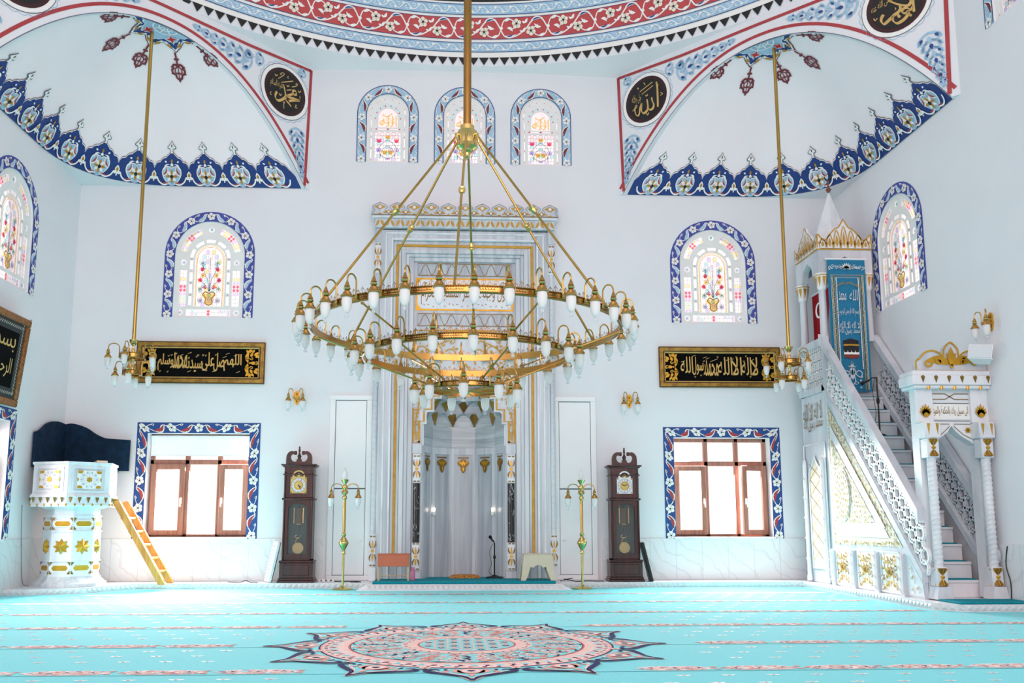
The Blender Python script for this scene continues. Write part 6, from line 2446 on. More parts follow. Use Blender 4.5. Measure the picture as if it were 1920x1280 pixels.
# red flag between the canopy columns
FG = thing('flag', 'red flag with white crescent and star between the canopy columns', 'flag', (XF + .22, -.90, 3.80))
m = MB()
FR = mat('red_flag_cloth', '#a80d1c', .8, scale=8, col2='#8d0a17', spec=.2)
n_ = 14
vs = []
for j in range(n_ + 1):
    t = j / n_
    for i in range(9):
        y = .36 - (.72 - .18 * (1 - t)) * i / 8 * 1.0
        vs.append((.03 * sin(i * 1.4) * (.3 + .7 * (1 - t)), y, .02 + .86 * t))
m.add(vs, [(j * 9 + i, j * 9 + i + 1, (j + 1) * 9 + i + 1, (j + 1) * 9 + i) for j in range(n_) for i in range(8)], FR, True)
m.build('cloth', FG)
m = MB()
d = Draw(m, plane((0, 0, 0), (0, -1, 0), (0, 0, 1), (-1, 0, 0)), .036, .002)
cr_ = [(-.05 + .13 * cos(a), .58 + .13 * sin(a)) for a in [R(40) + R(280) * t / 20 for t in range(21)]]
cr_ += [(-.018 + .104 * cos(a), .58 + .104 * sin(a)) for a in [R(318) - R(276) * t / 20 for t in range(21)]]
d.poly(cr_, WHITEP, 0)
d.poly([(.06 + .07 * (1 if k % 2 == 0 else .4) * cos(pi / 2 + k * pi / 5), .36 + .07 * (1 if k % 2 == 0 else .4) * sin(pi / 2 + k * pi / 5)) for k in range(10)], WHITEP, 0)
m.build('crescent_and_star', FG)
m = MB()
m.tube([(0, .40, .90), (0, -.40, .90)], .012, WHITEPL, 8)
m.build('rod', FG)

# teal mat at the foot of the stairs
m = MB()
m.bbox(-.44, .44, -.23, .22, 0, .022, TEAL, .008)
o_ = m.build('mat', None, (5.98, -4.24, .0835))
tag(o_, 'dark teal mat at the foot of the staircase pulpit', 'mat')
# microphone on the stairs
BLK = mat('black_metal', '#17181a', .4, .3, var=.1)


def mic_stand(name, label, loc, h, boom, base_r, aim):
    t = thing(name, label, 'microphone stand', loc)
    m = MB()
    m.lathe([(base_r, 0), (base_r, .015), (base_r * .5, .03), (.018, .05)], BLK, 16)
    m.build('base', t)
    m = MB()
    m.tube([(0, 0, .04), (0, 0, h)], .012, BLK, 8)
    m.lathe([(.02, h * .55), (.024, h * .6), (.02, h * .65)], BLK, 10)
    m.build('pole', t)
    m = MB()
    a = V(aim)
    m.tube([V((0, 0, h)), V((0, 0, h)) + a * .5 + V((0, 0, .02)), V((0, 0, h)) + a], .009, BLK, 8)
    m.build('boom', t)
    m = MB()
    e = V((0, 0, h)) + a
    n_ = a.normalized()
    m.tube([e - n_ * .02, e + n_ * .09, e + n_ * .10, e + n_ * .13, e + n_ * .155], [.014, .017, .026, .028, .012], BLK, 10)
    m.build('microphone', t)
    m = MB()
    m.tube(curve3([(0, 0, .02), (-.09, -.02, .10), (-.05, -.02, h * .4), (-.08, -.02, h * .75), (-.02, 0, h)]), .004, BLK, 5)
    m.build('cable', t)
    return t


def curve3(pts, n=6):
    P = [V(p) for p in pts]
    out = []
    N = len(P)
    for i in range(N - 1):
        a, b, c, e = P[max(i - 1, 0)], P[i], P[i + 1], P[min(i + 2, N - 1)]
        for k in range(n):
            t = k / n
            out.append(0.5 * ((2 * b) + (c - a) * t + (2 * a - 5 * b + 4 * c - e) * t * t + (3 * b - a - 3 * c + e) * t ** 3))
    out.append(P[-1])
    return out


ks = 9
mic_stand('microphone_stand', 'black microphone stand on the steps of the staircase pulpit', (6.02, -3.60 + ks * .177 + .08, .083 + .215 * (ks + 1) + .015), .86, 1, .085, (-.16, -.06, -.06))
mic_stand('microphone_stand', 'black microphone stand inside the prayer niche on the teal carpet', (.50, .02, .118), .55, 1, .14, (-.03, -.06, .04))
# small dark cloth on the first step
m = MB()
vs, n_ = [], 10
for j in range(n_ + 1):
    for i in range(n_ + 1):
        u_, v_ = i / n_ * 2 - 1, j / n_ * 2 - 1
        r_ = max(0, 1 - (u_ * u_ + v_ * v_))
        vs.append((u_ * .09, v_ * .06, .055 * r_ ** .5 * (1 + .3 * sin(u_ * 7) * cos(v_ * 6))))
m.add(vs, [(j * (n_ + 1) + i, j * (n_ + 1) + i + 1, (j + 1) * (n_ + 1) + i + 1, (j + 1) * (n_ + 1) + i) for j in range(n_) for i in range(n_)], mat('brown_cloth', '#5a3a22', .9, scale=30, col2='#3a2416'), True)
tag(m.build('folded_cloth', None, (5.78, -3.53, .083 + .215 + .0145)), 'small crumpled brown cloth on the lowest step of the staircase', 'cloth')

# ------------------------------------------------------------------ lamps: one unit shared by chandeliers, wall lights and floor lamps
def cap_mesh():
    m = MB()
    m.lathe([(.006, .118), (.010, .106), (.019, .082), (.022, .074), (.015, .072), (.022, .066), (.026, .059), (.022, .052), (.015, .050), (.018, .042), (.026, .034), (.036, .014), (.044, .003), (.046, -.005), (.042, -.009), (.034, -.006)], BRASSD, 16, cap=False)
    m.lathe([(.0225, .067), (.0268, .059), (.0225, .051)], BRASS, 16, cap=False)
    return m


def shade_mesh(up=False):
    m = MB()
    m.lathe([(.030, .006), (.036, -.012), (.0385, -.035), (.037, -.065), (.031, -.095), (.022, -.116), (.012, -.126), (.0, -.128)], FROST, 16, cap=False)
    return m


def drop_mesh():
    m = MB()
    m.lathe([(.0, -.126), (.008, -.128), (.007, -.134), (.015, -.142), (.017, -.150), (.012, -.159), (.0, -.162)], GLB, 10, cap=False)
    return m


GLB = glassmat('glass_drop', '#f4f7fa', .35, .05)


def arm_mesh(reach, rise=.055, foot=-.03, r_=.0065):
    """hook from the ring (x = -reach) over to the lamp at x = 0"""
    m = MB()
    pts = [(-reach, 0, foot), (-reach, 0, .08)]
    n_ = 9
    for k in range(n_ + 1):
        a = pi - pi * k / n_
        pts.append((-reach / 2 + reach / 2 * cos(a), 0, .125 + (rise + .0) * sin(a)))
    pts.append((0, 0, .112))
    m.tube(pts, r_, BRASSR, 7)
    m.lathe([(.010, 0), (.014, .006), (.010, .014), (.013, .020), (.008, .03)], BRASS, 8, (-reach, 0, foot))
    return m


PROTO = {}


def lamp(parent, key, reach, loc, rz, s=1.0, foot=-.03, glass=True):
    k = (key, reach, foot)
    if k not in PROTO:
        PROTO[k] = [arm_mesh(reach, foot=foot), cap_mesh(), shade_mesh(), drop_mesh()]
        ob = []
        a = PROTO[k][0].build('lamp', None)
        ob.append(a)
        for nm_, mb in zip(('cap', 'glass_shade', 'glass_drop'), PROTO[k][1:]):
            ob.append(mb.build(nm_, a))
        PROTO[k] = ob
        r = a
    else:
        src = PROTO[k][0]
        r = src.copy()
        C.objects.link(r)
        for ch in PROTO[k][1:]:
            c = ch.copy()
            C.objects.link(c)
            c.parent = r
    r.parent = parent
    r.location = loc
    r.rotation_euler = (0, 0, rz)
    r.scale = (s, s, s)
    return r


CROWNM = mat('dark_brass_filigree', '#8d6a35', .3, 1.0, var=.1, scale=9)  # crown filigree in a darker, bronze-like brass


RINGM = mat('ring_brass', '#bb9350', .24, 1.0, var=.08, scale=6)


def band(parent, Rr, z, h, ncrown, npanel, nrod, th=.012):
    m = MB()
    n_ = 96 if Rr > .5 else 48
    prof = [(Rr - th, -h / 2), (Rr + .006, -h / 2), (Rr + .010, -h / 2 + .006), (Rr, -h / 2 + .012), (Rr, h / 2 - .012), (Rr + .010, h / 2 - .006), (Rr + .006, h / 2), (Rr - th, h / 2), (Rr - th, -h / 2)]
    m.lathe(prof, RINGM, n_, (0, 0, 0), cap=False)
    b = m.build('ring', parent, (0, 0, z))
    # pierced crown
    c = MB()
    for k in range(ncrown):
        a = 2 * pi * k / ncrown
        u = V((-sin(a), cos(a), 0))
        o_ = V((cos(a) * (Rr - .004), sin(a) * (Rr - .004), h / 2))
        w_ = 2 * pi * Rr / ncrown
        H = .050 if k % 2 == 0 else .032

        def P2(x, y):
            return o_ + u * x + V((0, 0, y))
        for s in (-1, 1):
            pts = [(s * w_ * .5, 0), (s * w_ * .30, H * .30), (s * w_ * .36, H * .5), (s * w_ * .10, H * .75), (0, H)]
            for (x0, y0), (x1, y1) in zip(pts, pts[1:]):
                c.add([P2(x0, y0 - .003), P2(x1, y1 - .003), P2(x1, y1 + .0035), P2(x0, y0 + .0035)], [(0, 1, 2, 3)], CROWNM)
        c.add([P2(-.003, 0), P2(.003, 0), P2(.0015, H), P2(-.0015, H)], [(0, 1, 2, 3)], CROWNM)
    c.build('crown', b)
    # engraved panels
    e = MB()

    def cm(x, y, off):
        a = x / Rr
        return V(((Rr + off) * cos(a), (Rr + off) * sin(a), y))
    d = Draw(e, cm, .0025, .0012)
    rn = random.Random(2)
    wp = 2 * pi * Rr / npanel
    for k in range(npanel):
        x0 = k * wp + wp * .14
        x1 = (k + 1) * wp - wp * .14
        for y in (-h * .26, h * .26):
            for j in range(14):
                x = x0 + (x1 - x0) * (j + .5) / 14
                d.poly([(x - .003, y - .002), (x + .003, y - .002), (x + .003, y + .002), (x - .003, y + .002)], BLACKP, 0)
        x = x0 + .012
        while x < x1 - .02:
            hh = rn.uniform(-.4, .4) * h * .2
            d.stroke([(x, -h * .06), (x + .005, h * .10 + hh), (x + .010, -h * .08), (x + .016, h * .02)], .004, BLACKP, 0)
            if rn.random() < .5:
                d.stroke([(x + .004, h * .02), (x + .005, h * .18)], .003, BLACKP, 0)
            x += .02
    e.build('engraving', b)
    return b


CHX, CHY = -.115, -6.95
CH = thing('chandelier', 'huge three-tier brass ring chandelier with frosted glass lamps in the middle of the hall', 'chandelier', (CHX, CHY, 2.05))
Z0 = 2.05
RG = [(1.32, 2.645, .060, 176, 36), (.87, 2.405, .056, 116, 20), (.31, 2.13, .052, 44, 9)]
for i, (Rr, z, h, nc, npn) in enumerate(RG):
    band(CH, Rr, z - Z0, h, nc, npn, 6)
front = -pi / 2
for N_, Rl, z, ph, Rr in ((36, 1.425, 2.635, 1.0, 1.32), (20, .975, 2.39, 1.8, .87), (9, .44, 2.115, -4.0, .31)):
    for k in range(N_):
        a = front + R(ph) + 2 * pi * k / N_
        lamp(CH, 'chandelier', Rl - Rr - .012, (Rl * cos(a), Rl * sin(a), z - Z0), a, 1.0, .0)
m = MB()
m.tube([(0, 0, 4.42 - Z0), (0, 0, 6.0 - Z0)], .036, POLEM, 14)
m.tube([(0, 0, 5.95 - Z0), (0, 0, 12.72 - Z0)], .027, POLEM, 14)
m.build('pole', CH)
m = MB()
m.lathe([(.036, 4.50), (.062, 4.49), (.062, 4.445), (.082, 4.44), (.086, 4.43), (.086, 4.32), (.092, 4.315), (.095, 4.29), (.075, 4.275), (.055, 4.265), (.05, 4.25), (.03, 4.235), (.026, 4.21), (.014, 4.19), (0, 4.185)], BRASS, 24, (0, 0, -Z0))
for k in range(6):
    a = front + R(-5) + k * pi / 3
    x, y = .10 * cos(a), .10 * sin(a)
    m.tube([(x * .8, y * .8, 4.40 - Z0), (x * 1.1, y * 1.1, 4.395 - Z0), (x * 1.12, y * 1.12, 4.36 - Z0)], .012, BRASS, 8)
m.build('hub', CH)
for k in range(6):
    a = front + R(-5) + k * pi / 3
    p, q_ = V((.11 * cos(a), .11 * sin(a), 4.37 - Z0)), V((1.315 * cos(a), 1.315 * sin(a), 2.675 - Z0))
    m = MB()
    m.tube([p, q_], .0105, BRASSR, 8)
    r_ = m.build('rod', CH)
    kk = MB()
    c = p.lerp(q_, .42 if k % 2 == 0 else .46)
    n_ = (q_ - p).normalized()
    kk.tube([c - n_ * .045, c - n_ * .03, c - n_ * .012, c, c + n_ * .012, c + n_ * .03, c + n_ * .045], [.012, .024, .030, .020, .030, .024, .012], BRASS, 10)
    kk.build('knob', r_)
    m = MB()
    for R0, z0_, R1, z1_ in ((1.31, 2.60, .88, 2.45), (.86, 2.37, .32, 2.17)):
        b_ = a + R(28)
        m.tube([(R0 * cos(b_), R0 * sin(b_), z0_ - Z0), (R1 * cos(b_), R1 * sin(b_), z1_ - Z0)], .008, BRASSR, 7)
        for rr, zz in ((R0, z0_), (R1, z1_)):
            m.lathe([(0, -.012), (.014, -.006), (.014, .006), (0, .012)], BRASSR, 8, (rr * cos(b_), rr * sin(b_), zz - Z0))
    m.build('strut', CH)
m = MB()
for R_, z in ((.30, 2.105),):
    for k in range(3):
        a = k * pi / 3 + .3
        m.tube([(R_ * cos(a), R_ * sin(a), z - Z0), (-R_ * cos(a), -R_ * sin(a), z - Z0)], .007, BRASSR, 6)
m.lathe([(0, -.04), (.03, -.02), (.04, .0), (.02, .02), (0, .03)], BRASS, 12, (0, 0, 2.105 - Z0))
m.build('cross_bars', CH)


def pendant(label, x, z_rod, ztop, y=-1.84, rot=0.0):
    t = thing('chandelier', label, 'chandelier', (x, y, 2.90))
    b = 2.90
    m = MB()
    m.tube([(0, 0, z_rod - b), (0, 0, ztop - b)], .026, BRASSR, 12)
    m.build('pole', t)
    m = MB()
    m.lathe([(.028, z_rod + .03), (.06, z_rod + .025), (.055, z_rod - .01), (.03, z_rod - .05), (.014, z_rod - .06)], BRASS, 14, (0, 0, -b))
    m.tube([(0, 0, z_rod - .06 - b), (0, 0, 3.30 - b)], .0105, BRASSR, 8)
    m.lathe([(.012, 3.46), (.026, 3.43), (.018, 3.40), (.02, 3.36), (.035, 3.33), (.03, 3.28), (.012, 3.24), (.02, 3.20), (.03, 3.16), (.02, 3.10), (0, 3.07)], BRASS, 12, (0, 0, -b))
    m.build('stem', t)
    band(t, .17, 3.335 - b, .075, 28, 6, 4)
    band(t, .115, 3.10 - b, .07, 20, 4, 4)
    m = MB()
    for R_, z in ((.165, 3.33), (.11, 3.10)):
        for k in range(3):
            a = k * pi / 3
            m.tube([(R_ * cos(a), R_ * sin(a), z - b), (-R_ * cos(a), -R_ * sin(a), z - b)], .007, BRASSR, 6)
    m.build('cross_bars', t)
    for N_, Rl, z, ph, Rr in ((5, .325, 3.31, 0, .17), (4, .225, 3.06, 8, .115)):
        for k in range(N_):
            a = front + R(ph) + rot + 2 * pi * k / N_
            lamp(t, 'pendant%d' % N_, round((Rl - Rr - .01) / 1.12, 4), (Rl * cos(a), Rl * sin(a), z - b), a, 1.12, .0)
    return t


pendant('small brass two-ring chandelier hanging before the calligraphy panel above the white corner pulpit', -4.75, 3.55, 8.30)
pendant('small brass two-ring chandelier hanging before the staircase pulpit', 4.76, 3.55, 8.30, rot=R(30))


# wall lights
def sconce(label, loc, rz):
    """local: wall at y = 0, room towards -y"""
    t = thing('wall_light', label, 'wall light', loc, rz)
    m = MB()
    prof = [(.0, .115), (.03, .10), (.045, .06), (.035, .02), (.05, -.02), (.035, -.06), (.025, -.10), (0, -.125)]
    pts = [(x, z) for x, z in prof] + [(-x, z) for x, z in prof[-2:0:-1]]
    m.prism(pts, (0, 0, 0), (1, 0, 0), (0, 0, 1), (0, -.018, 0), GOLD)
    d = Draw(m, plane((0, -.018, 0), (1, 0, 0), (0, 0, 1), (0, -1, 0)), .004, .008)
    for s in (-1, 1):
        for z in (-.06, .0, .06):
            d.leaf(0, z - .03, s * .04, z + .03, s * .2, .025, GOLD, 1, 5)
    m.lathe([(.0, -.05), (.018, -.04), (.022, -.015), (.012, 0)], BRASS, 10, (0, -.03, 0))
    m.build('wall_plate', t)
    m = MB()
    for s in (-1, 1):
        m.tube([(0, -.03, -.02), (s * .03, -.06, -.03), (s * .045, -.075, .03)], .006, BRASSR, 6)
    m.build('bracket', t)
    for s in (-1, 1):
        a = -pi / 2 + s * R(52)
        lamp(t, 'sconce', .075, (s * .115, -.145, -.06), a, 1.1, .03)
    return t


sconce('brass twin-arm wall light on the window side of the plain wall left of the prayer niche', (-2.735, 0, 3.02), 0)
sconce('brass twin-arm wall light between the right-hand clock and the right gold panel', (2.745, 0, 3.00), 0)
sconce('brass twin-arm wall light above the white loudspeaker on the right wall', (WR, -4.06, 3.46), -pi / 2)
objs_ = [o for o in bpy.data.objects if o.name.startswith('wall_light')]
objs_[0]['label'] = 'brass twin-arm wall light on the back wall left of the prayer niche'
objs_[1]['label'] = 'brass twin-arm wall light on the back wall right of the prayer niche'


# brass floor lamps
def floor_lamp(label, x, y):
    t = thing('floor_lamp', label, 'floor lamp', (x, y, 0))
    m = MB()
    m.lathe([(.155, 0), (.155, .012), (.13, .026), (.06, .036), (.03, .05), (.02, .06)], BRASS, 28)
    m.build('base', t)
    m = MB()
    m.lathe([(.018, .05), (.018, .52), (.03, .53), (.034, .555), (.022, .58), (.03, .60), (.05, .635), (.072, .68), (.076, .70), (.06, .73), (.03, .775), (.02, .79), (.03, .80), (.036, .825), (.022, .85), (.018, .86)], BRASS, 20)
    m.lathe([(.023, .86), (.023, 1.36)], BRASSR, 14)
    m.lathe([(.023, 1.34), (.036, 1.36), (.036, 1.39), (.02, 1.41), (.034, 1.43), (.046, 1.45), (.036, 1.475), (.02, 1.49), (.032, 1.52), (.036, 1.55), (.02, 1.575), (.022, 1.585), (.052, 1.63), (.06, 1.65), (.03, 1.655)], BRASS, 18)
    m.build('pole', t)
    for s in (-1, 1):
        lamp(t, 'floor', .145, (s * .205, 0, 1.38), 0 if s > 0 else pi, 1.15, .05)
        m = MB()
        m.tube([(0, 0, 1.44), (s * .035, 0, 1.44), (s * .038, 0, 1.50)], .008, BRASSR, 6)
        m.build('bracket', t)
    m = MB()
    m.lathe([(.025, 1.65), (.037, 1.67), (.040, 1.71), (.034, 1.76), (.022, 1.79), (.010, 1.80), (.0, 1.801)], FROST, 14, cap=False)
    m.build('glass_shade', t)
    m = MB()
    m.lathe([(0, 1.80), (.009, 1.805), (.015, 1.818), (.010, 1.832), (0, 1.836)], GLB, 10, cap=False)
    m.build('glass_drop', t)
    return t


FLX = 12


floor_lamp('brass floor lamp with three glass shades beside the orange table', -1.83, -.80)
floor_lamp('brass floor lamp with three glass shades beside the beige stool', 1.80, -.80)

# ------------------------------------------------------------------ longcase clocks
DARKIN = mat('dark_clock_interior', '#2a1f1f', .6, var=.1)
DIALS = mat('silver_dial', '#d8dadc', .4, .3, var=.05)
SMOKE = glassmat('clock_glass', '#f0eeee', .06, .03)


def clock(label, x, gold_face, hands):
    t = thing('grandfather_clock', label, 'clock', (x, -.30, .083))
    m = MB()
    m.bbox(-.285, .285, -.165, .165, 0, .035, WOOD, .008)
    m.bbox(-.27, .27, -.155, .155, .035, .07, WOOD, .008)
    m.bbox(-.255, .255, -.145, .145, .07, .30, WOOD, .006)
    m.bbox(-.20, .20, -.150, -.14, .11, .27, WOOD, .006)
    m.bbox(-.265, .265, -.155, .155, .30, .335, WOOD, .008)
    m.build('base', t)
    m = MB()
    w_ = .225
    m.box(-w_, w_, .11, .13, .335, 1.28, DARKIN)
    m.bbox(-w_, -w_ + .03, -.12, .13, .335, 1.28, WOOD, .004)
    m.bbox(w_ - .03, w_, -.12, .13, .335, 1.28, WOOD, .004)
    m.bbox(-w_, w_, -.12, .13, .335, .36, WOOD, .004)
    m.bbox(-.25, .25, -.15, .15, 1.265, 1.30, WOOD, .008)
    for s in (-1, 1):
        m.lathe([(.016, .36), (.016, 1.26)], WOOD, 8, (s * (w_ - .012), -.122, 0))
    m.build('trunk', t)
    m = MB()
    ar = [(-.15, .43), (-.15, 1.14)] + [(-.15 * cos(pi * k / 10), 1.14 + .075 * sin(pi * k / 10)) for k in range(1, 10)] + [(.15, 1.14), (.15, .43)]
    m.holes([(-w_ + .03, .36), (-w_ + .03, 1.27), (w_ - .03, 1.27), (w_ - .03, .36)], [ar], (0, -.125, 0), (1, 0, 0), (0, 0, 1), (0, .022, 0), WOOD)
    dr = m.build('door', t)
    m = MB()
    m.prism(ar, (0, -.106, 0), (1, 0, 0), (0, 0, 1), (0, .004, 0), SMOKE)
    m.build('pane', dr)
    m = MB()
    m.bbox(-w_, w_, -.13, .13, 1.30, 1.80, WOOD, .006)
    for s in (-1, 1):
        m.lathe([(.018, 1.31), (.014, 1.40), (.016, 1.60), (.014, 1.68), (.02, 1.70)], WOOD, 10, (s * (w_ - .016), -.135, 0))
    m.bbox(-.245, .245, -.15, .15, 1.655, 1.675, WOOD, .006)
    m.bbox(-.25, .25, -.155, .155, 1.78, 1.80, WOOD, .006)
    m.bbox(-.275, .275, -.175, .165, 1.80, 1.825, WOOD, .008)
    m.build('hood', t)
    # swan-neck pediment
    m = MB()
    for s in (-1, 1):
        up = [(.20, 1.825), (.20, 1.90), (.19, 1.97), (.155, 2.015), (.11, 2.03), (.065, 2.015)]
        lo = [(.055, 1.99), (.075, 1.975), (.10, 1.98), (.125, 1.96), (.13, 1.92), (.105, 1.875), (.06, 1.86), (.04, 1.87), (.035, 1.90), (.0, 1.905), (.0, 1.825)]
        pts = curve(up, 3) + curve(lo[:8], 3) + lo[8:]
        m.holes([(s * a, b) for a, b in pts], [], (0, -.16, 0), (1, 0, 0), (0, 0, 1), (0, .05, 0), WOOD)
        m.lathe([(.022, -.03), (.026, 0), (.022, .03)], WOOD, 10, (s * .062, -.135, 2.0))
    m.build('pediment', t)
    m = MB()
    m.lathe([(.03, 1.90), (.022, 1.92), (.035, 1.95), (.02, 1.97), (.012, 2.0), (.018, 2.04), (.012, 2.07), (.014, 2.09), (.0, 2.11)], WOOD, 10, (0, -.135, 0))
    m.build('finial', t)
    # dial
    m = MB()
    FACE = LETTER if gold_face else DIALS
    d = Draw(m, plane((0, -.131, 0), (1, 0, 0), (0, 0, 1), (0, -1, 0)), .003, .002)
    d.poly([(-.125, 1.37), (-.125, 1.62), (-.10, 1.62)] + [(-.10 * cos(pi * k / 10), 1.63 + .10 * sin(pi * k / 10)) for k in range(11)] + [(.10, 1.62), (.125, 1.62), (.125, 1.37)], FACE, 0)
    d.poly([(-.072 * cos(pi * k / 10), 1.635 + .072 * sin(pi * k / 10)) for k in range(11)], BLACKP, 1)
    d.disc(0, 1.66, .024, LETTER, 2, 10)
    for s in (-1, 1):
        d.disc(s * .035, 1.64, .018, BRONZE, 2, 8)
    zc = 1.495
    d.ring(0, zc, .0, .113, DIALS, 1, 32)
    d.ring(0, zc, .108, .112, NAVYD, 2, 32)
    d.ring(0, zc, .0, .072, GOLDP, 2, 28)
    d.ring(0, zc, .0, .055, LETTER, 3, 24)
    for k in range(1, 13):
        a = pi / 2 - k * pi / 6
        write(d, str(k), .091 * cos(a) - .011, zc + .091 * sin(a) - .012, .022 if k > 9 else .013, .024, NAVYD, 3, raw=True)
    for e in (-1, 1):
        for f in (-1, 1):
            d.petal(e * .10, zc + f * .10, atan2(f, e), .03, .02, BRONZE, 1, 4)
    dl = m.build('dial', t)
    m = MB()
    d = Draw(m, plane((0, -.131, 0), (1, 0, 0), (0, 0, 1), (0, -1, 0)), .014, .002)
    for (hh, L, wd) in hands:
        a = pi / 2 - hh * 2 * pi
        d.stroke([(0, zc), (L * .6 * cos(a), zc + L * .6 * sin(a)), (L * cos(a), zc + L * sin(a))], [wd * .6, wd, .001], BLACKP, 0)
    d.disc(0, zc, .009, BLACKP, 1, 8)
    m.build('hands', dl)
    # works behind the glass
    for x_ in (-.075, .075):
        m = MB()
        m.lathe([(.0, .90), (.017, .905), (.017, 1.145), (.0, 1.15)], BRASS, 12, (x_, -.02, 0))
        m.tube([(x_, -.02, 1.15), (x_, -.02, 1.25)], .002, BRASS, 5)
        m.build('weight', t)
    m = MB()
    m.lathe([(.0, 1.25), (.006, 1.20), (.010, 1.18), (.03, 1.15), (.034, 1.145), (.0, 1.14)], BRASS, 10, (0, .0, 0))
    for k in range(9):
        m.tube([(-.032 + .008 * k, 0, .89), (-.032 + .008 * k, 0, 1.14)], .0022, BRASSR, 4)
    m.box(-.036, .036, -.004, .004, .885, .895, BRASS)
    for s in (-1, 1):
        m.tube([(s * .018, 0, .88), (s * .018, 0, .72)], .004, BRASSR, 5)
        m.tube([(s * a, 0, .60 + (b - .56) * .85) for a, b in curve([(.018, .70), (.045, .695), (.05, .665), (.03, .655), (.022, .62), (.04, .60), (.045, .575), (.015, .56)], 3)], .007, BRASS, 5)
    m.box(-.03, .03, -.004, .004, .67, .682, BRASS)
    n_ = 24
    m.tube([(0, -.024, .52), (0, -.018, .52), (0, -.008, .52), (0, -.002, .52)], [.085, .092, .092, .085], BRASS, 28)
    m.build('pendulum', t)
    return t


clock('dark mahogany grandfather clock with a golden dial beside the left window', -2.595, True, ((.36, .055, .014), (.43, .09, .010)))
clock('dark mahogany grandfather clock with a silver dial beside the right window', 2.555, False, ((.82, .055, .014), (.17, .06, .010)))
cs_ = [o for o in bpy.data.objects if o.name.startswith('grandfather_clock')]
cs_[0]['label'] = 'dark mahogany grandfather clock whose square dial plate is golden'
cs_[1]['label'] = 'dark mahogany grandfather clock whose square dial plate is silvery white'


# ------------------------------------------------------------------ framed lettering
def corner_scroll_ornament(d, x, y, s, sc_):
    """spreading gilded leaves, opening to s"""
    G = GOLD
    for f in (-1, 1):
        d.stroke(spiral(x + s * .035 * sc_, y + f * .22 * sc_, .085 * sc_, pi if s > 0 else 0, s * f * 1.05, 14), [.036 * sc_ * (1 - .4 * k / 14) for k in range(15)], G, 2)
        d.stroke(spiral(x - s * .16 * sc_, y + f * .20 * sc_, .075 * sc_, 0 if s > 0 else pi, -s * f * 1.05, 14), [.034 * sc_ * (1 - .4 * k / 14) for k in range(15)], G, 2)
        d.leaf(x - s * .02 * sc_, y, x - s * .10 * sc_, y + f * .52 * sc_, s * f * -.18, .15 * sc_, G, 2, 7)
        for (ex, ey, L, w_, a) in ((-.10, .42, .18, .10, 1.57), (-.05, .40, .15, .09, .9), (-.17, .42, .14, .08, 2.2), (-.26, .30, .18, .10, 2.4), (-.30, .25, .16, .09, 2.9), (-.12, .26, .16, .09, 2.0)):
            aa = a * f if s > 0 else (pi - a) * f
            d.petal(x + s * ex * sc_, y + f * ey * sc_, aa, L * 1.3 * sc_, w_ * 1.25 * sc_, G, 3, 5)
        d.disc(x - s * .10 * sc_, y + f * .58 * sc_, .03 * sc_, G, 3, 8)
    d.petal(x - s * .12 * sc_, y, pi if s > 0 else 0, .28 * sc_, .13 * sc_, G, 3, 6)
    d.petal(x - s * .34 * sc_, y, pi if s > 0 else 0, .13 * sc_, .08 * sc_, G, 3, 5)
    for f in (-1, 1):
        d.petal(x - s * .30 * sc_, y, (pi - .6 * f) if s > 0 else .6 * f, .13 * sc_, .07 * sc_, G, 3, 4)
    d.disc(x - s * .10 * sc_, y, .04 * sc_, G, 4, 8)


VELVET = mat('black_velvet', '#0d0d0f', .9, scale=30, col2='#08080a', spec=.1)
FRAMEG = mat('bronze_gilt_frame', '#b58d3e', .35, .5, scale=4, col2='#8a6526', stretch=(3, 3, 3))
FRAMED = mat('dark_frame_line', '#4b3414', .5, .2, var=.1)


def gilt_frame(mb, hw, hh, w_, mt):
    for (x0, x1, z0, z1) in ((-hw, hw, hh - w_, hh), (-hw, hw, -hh, -hh + w_), (-hw, -hw + w_, -hh + w_, hh - w_), (hw - w_, hw, -hh + w_, hh - w_)):
        mb.bbox(x0, x1, -.045, 0, z0, z1, mt, .008)
    for k, (o_, y, mm) in enumerate(((.0, -.052, FRAMED), (.35, -.058, mt), (.75, -.05, FRAMED))):
        a = w_ * o_
        b = w_ * (o_ + .16)
        for (x0, x1, z0, z1) in ((-hw + a, hw - a, hh - b, hh - a), (-hw + a, hw - a, -hh + a, -hh + b), (-hw + a, -hw + b, -hh + b, hh - b), (hw - b, hw - a, -hh + b, hh - b)):
            mb.bbox(x0, x1, y, -.03, z0, z1, mm, .004)
    a = w_
    for (x0, x1, z0, z1) in ((-hw + a, hw - a, hh - a - .012, hh - a), (-hw + a, hw - a, -hh + a, -hh + a + .012), (-hw + a, -hw + a + .012, -hh + a, hh - a), (hw - a - .012, hw - a, -hh + a, hh - a)):
        mb.box(x0, x1, -.034, -.01, z0, z1, LETTER)


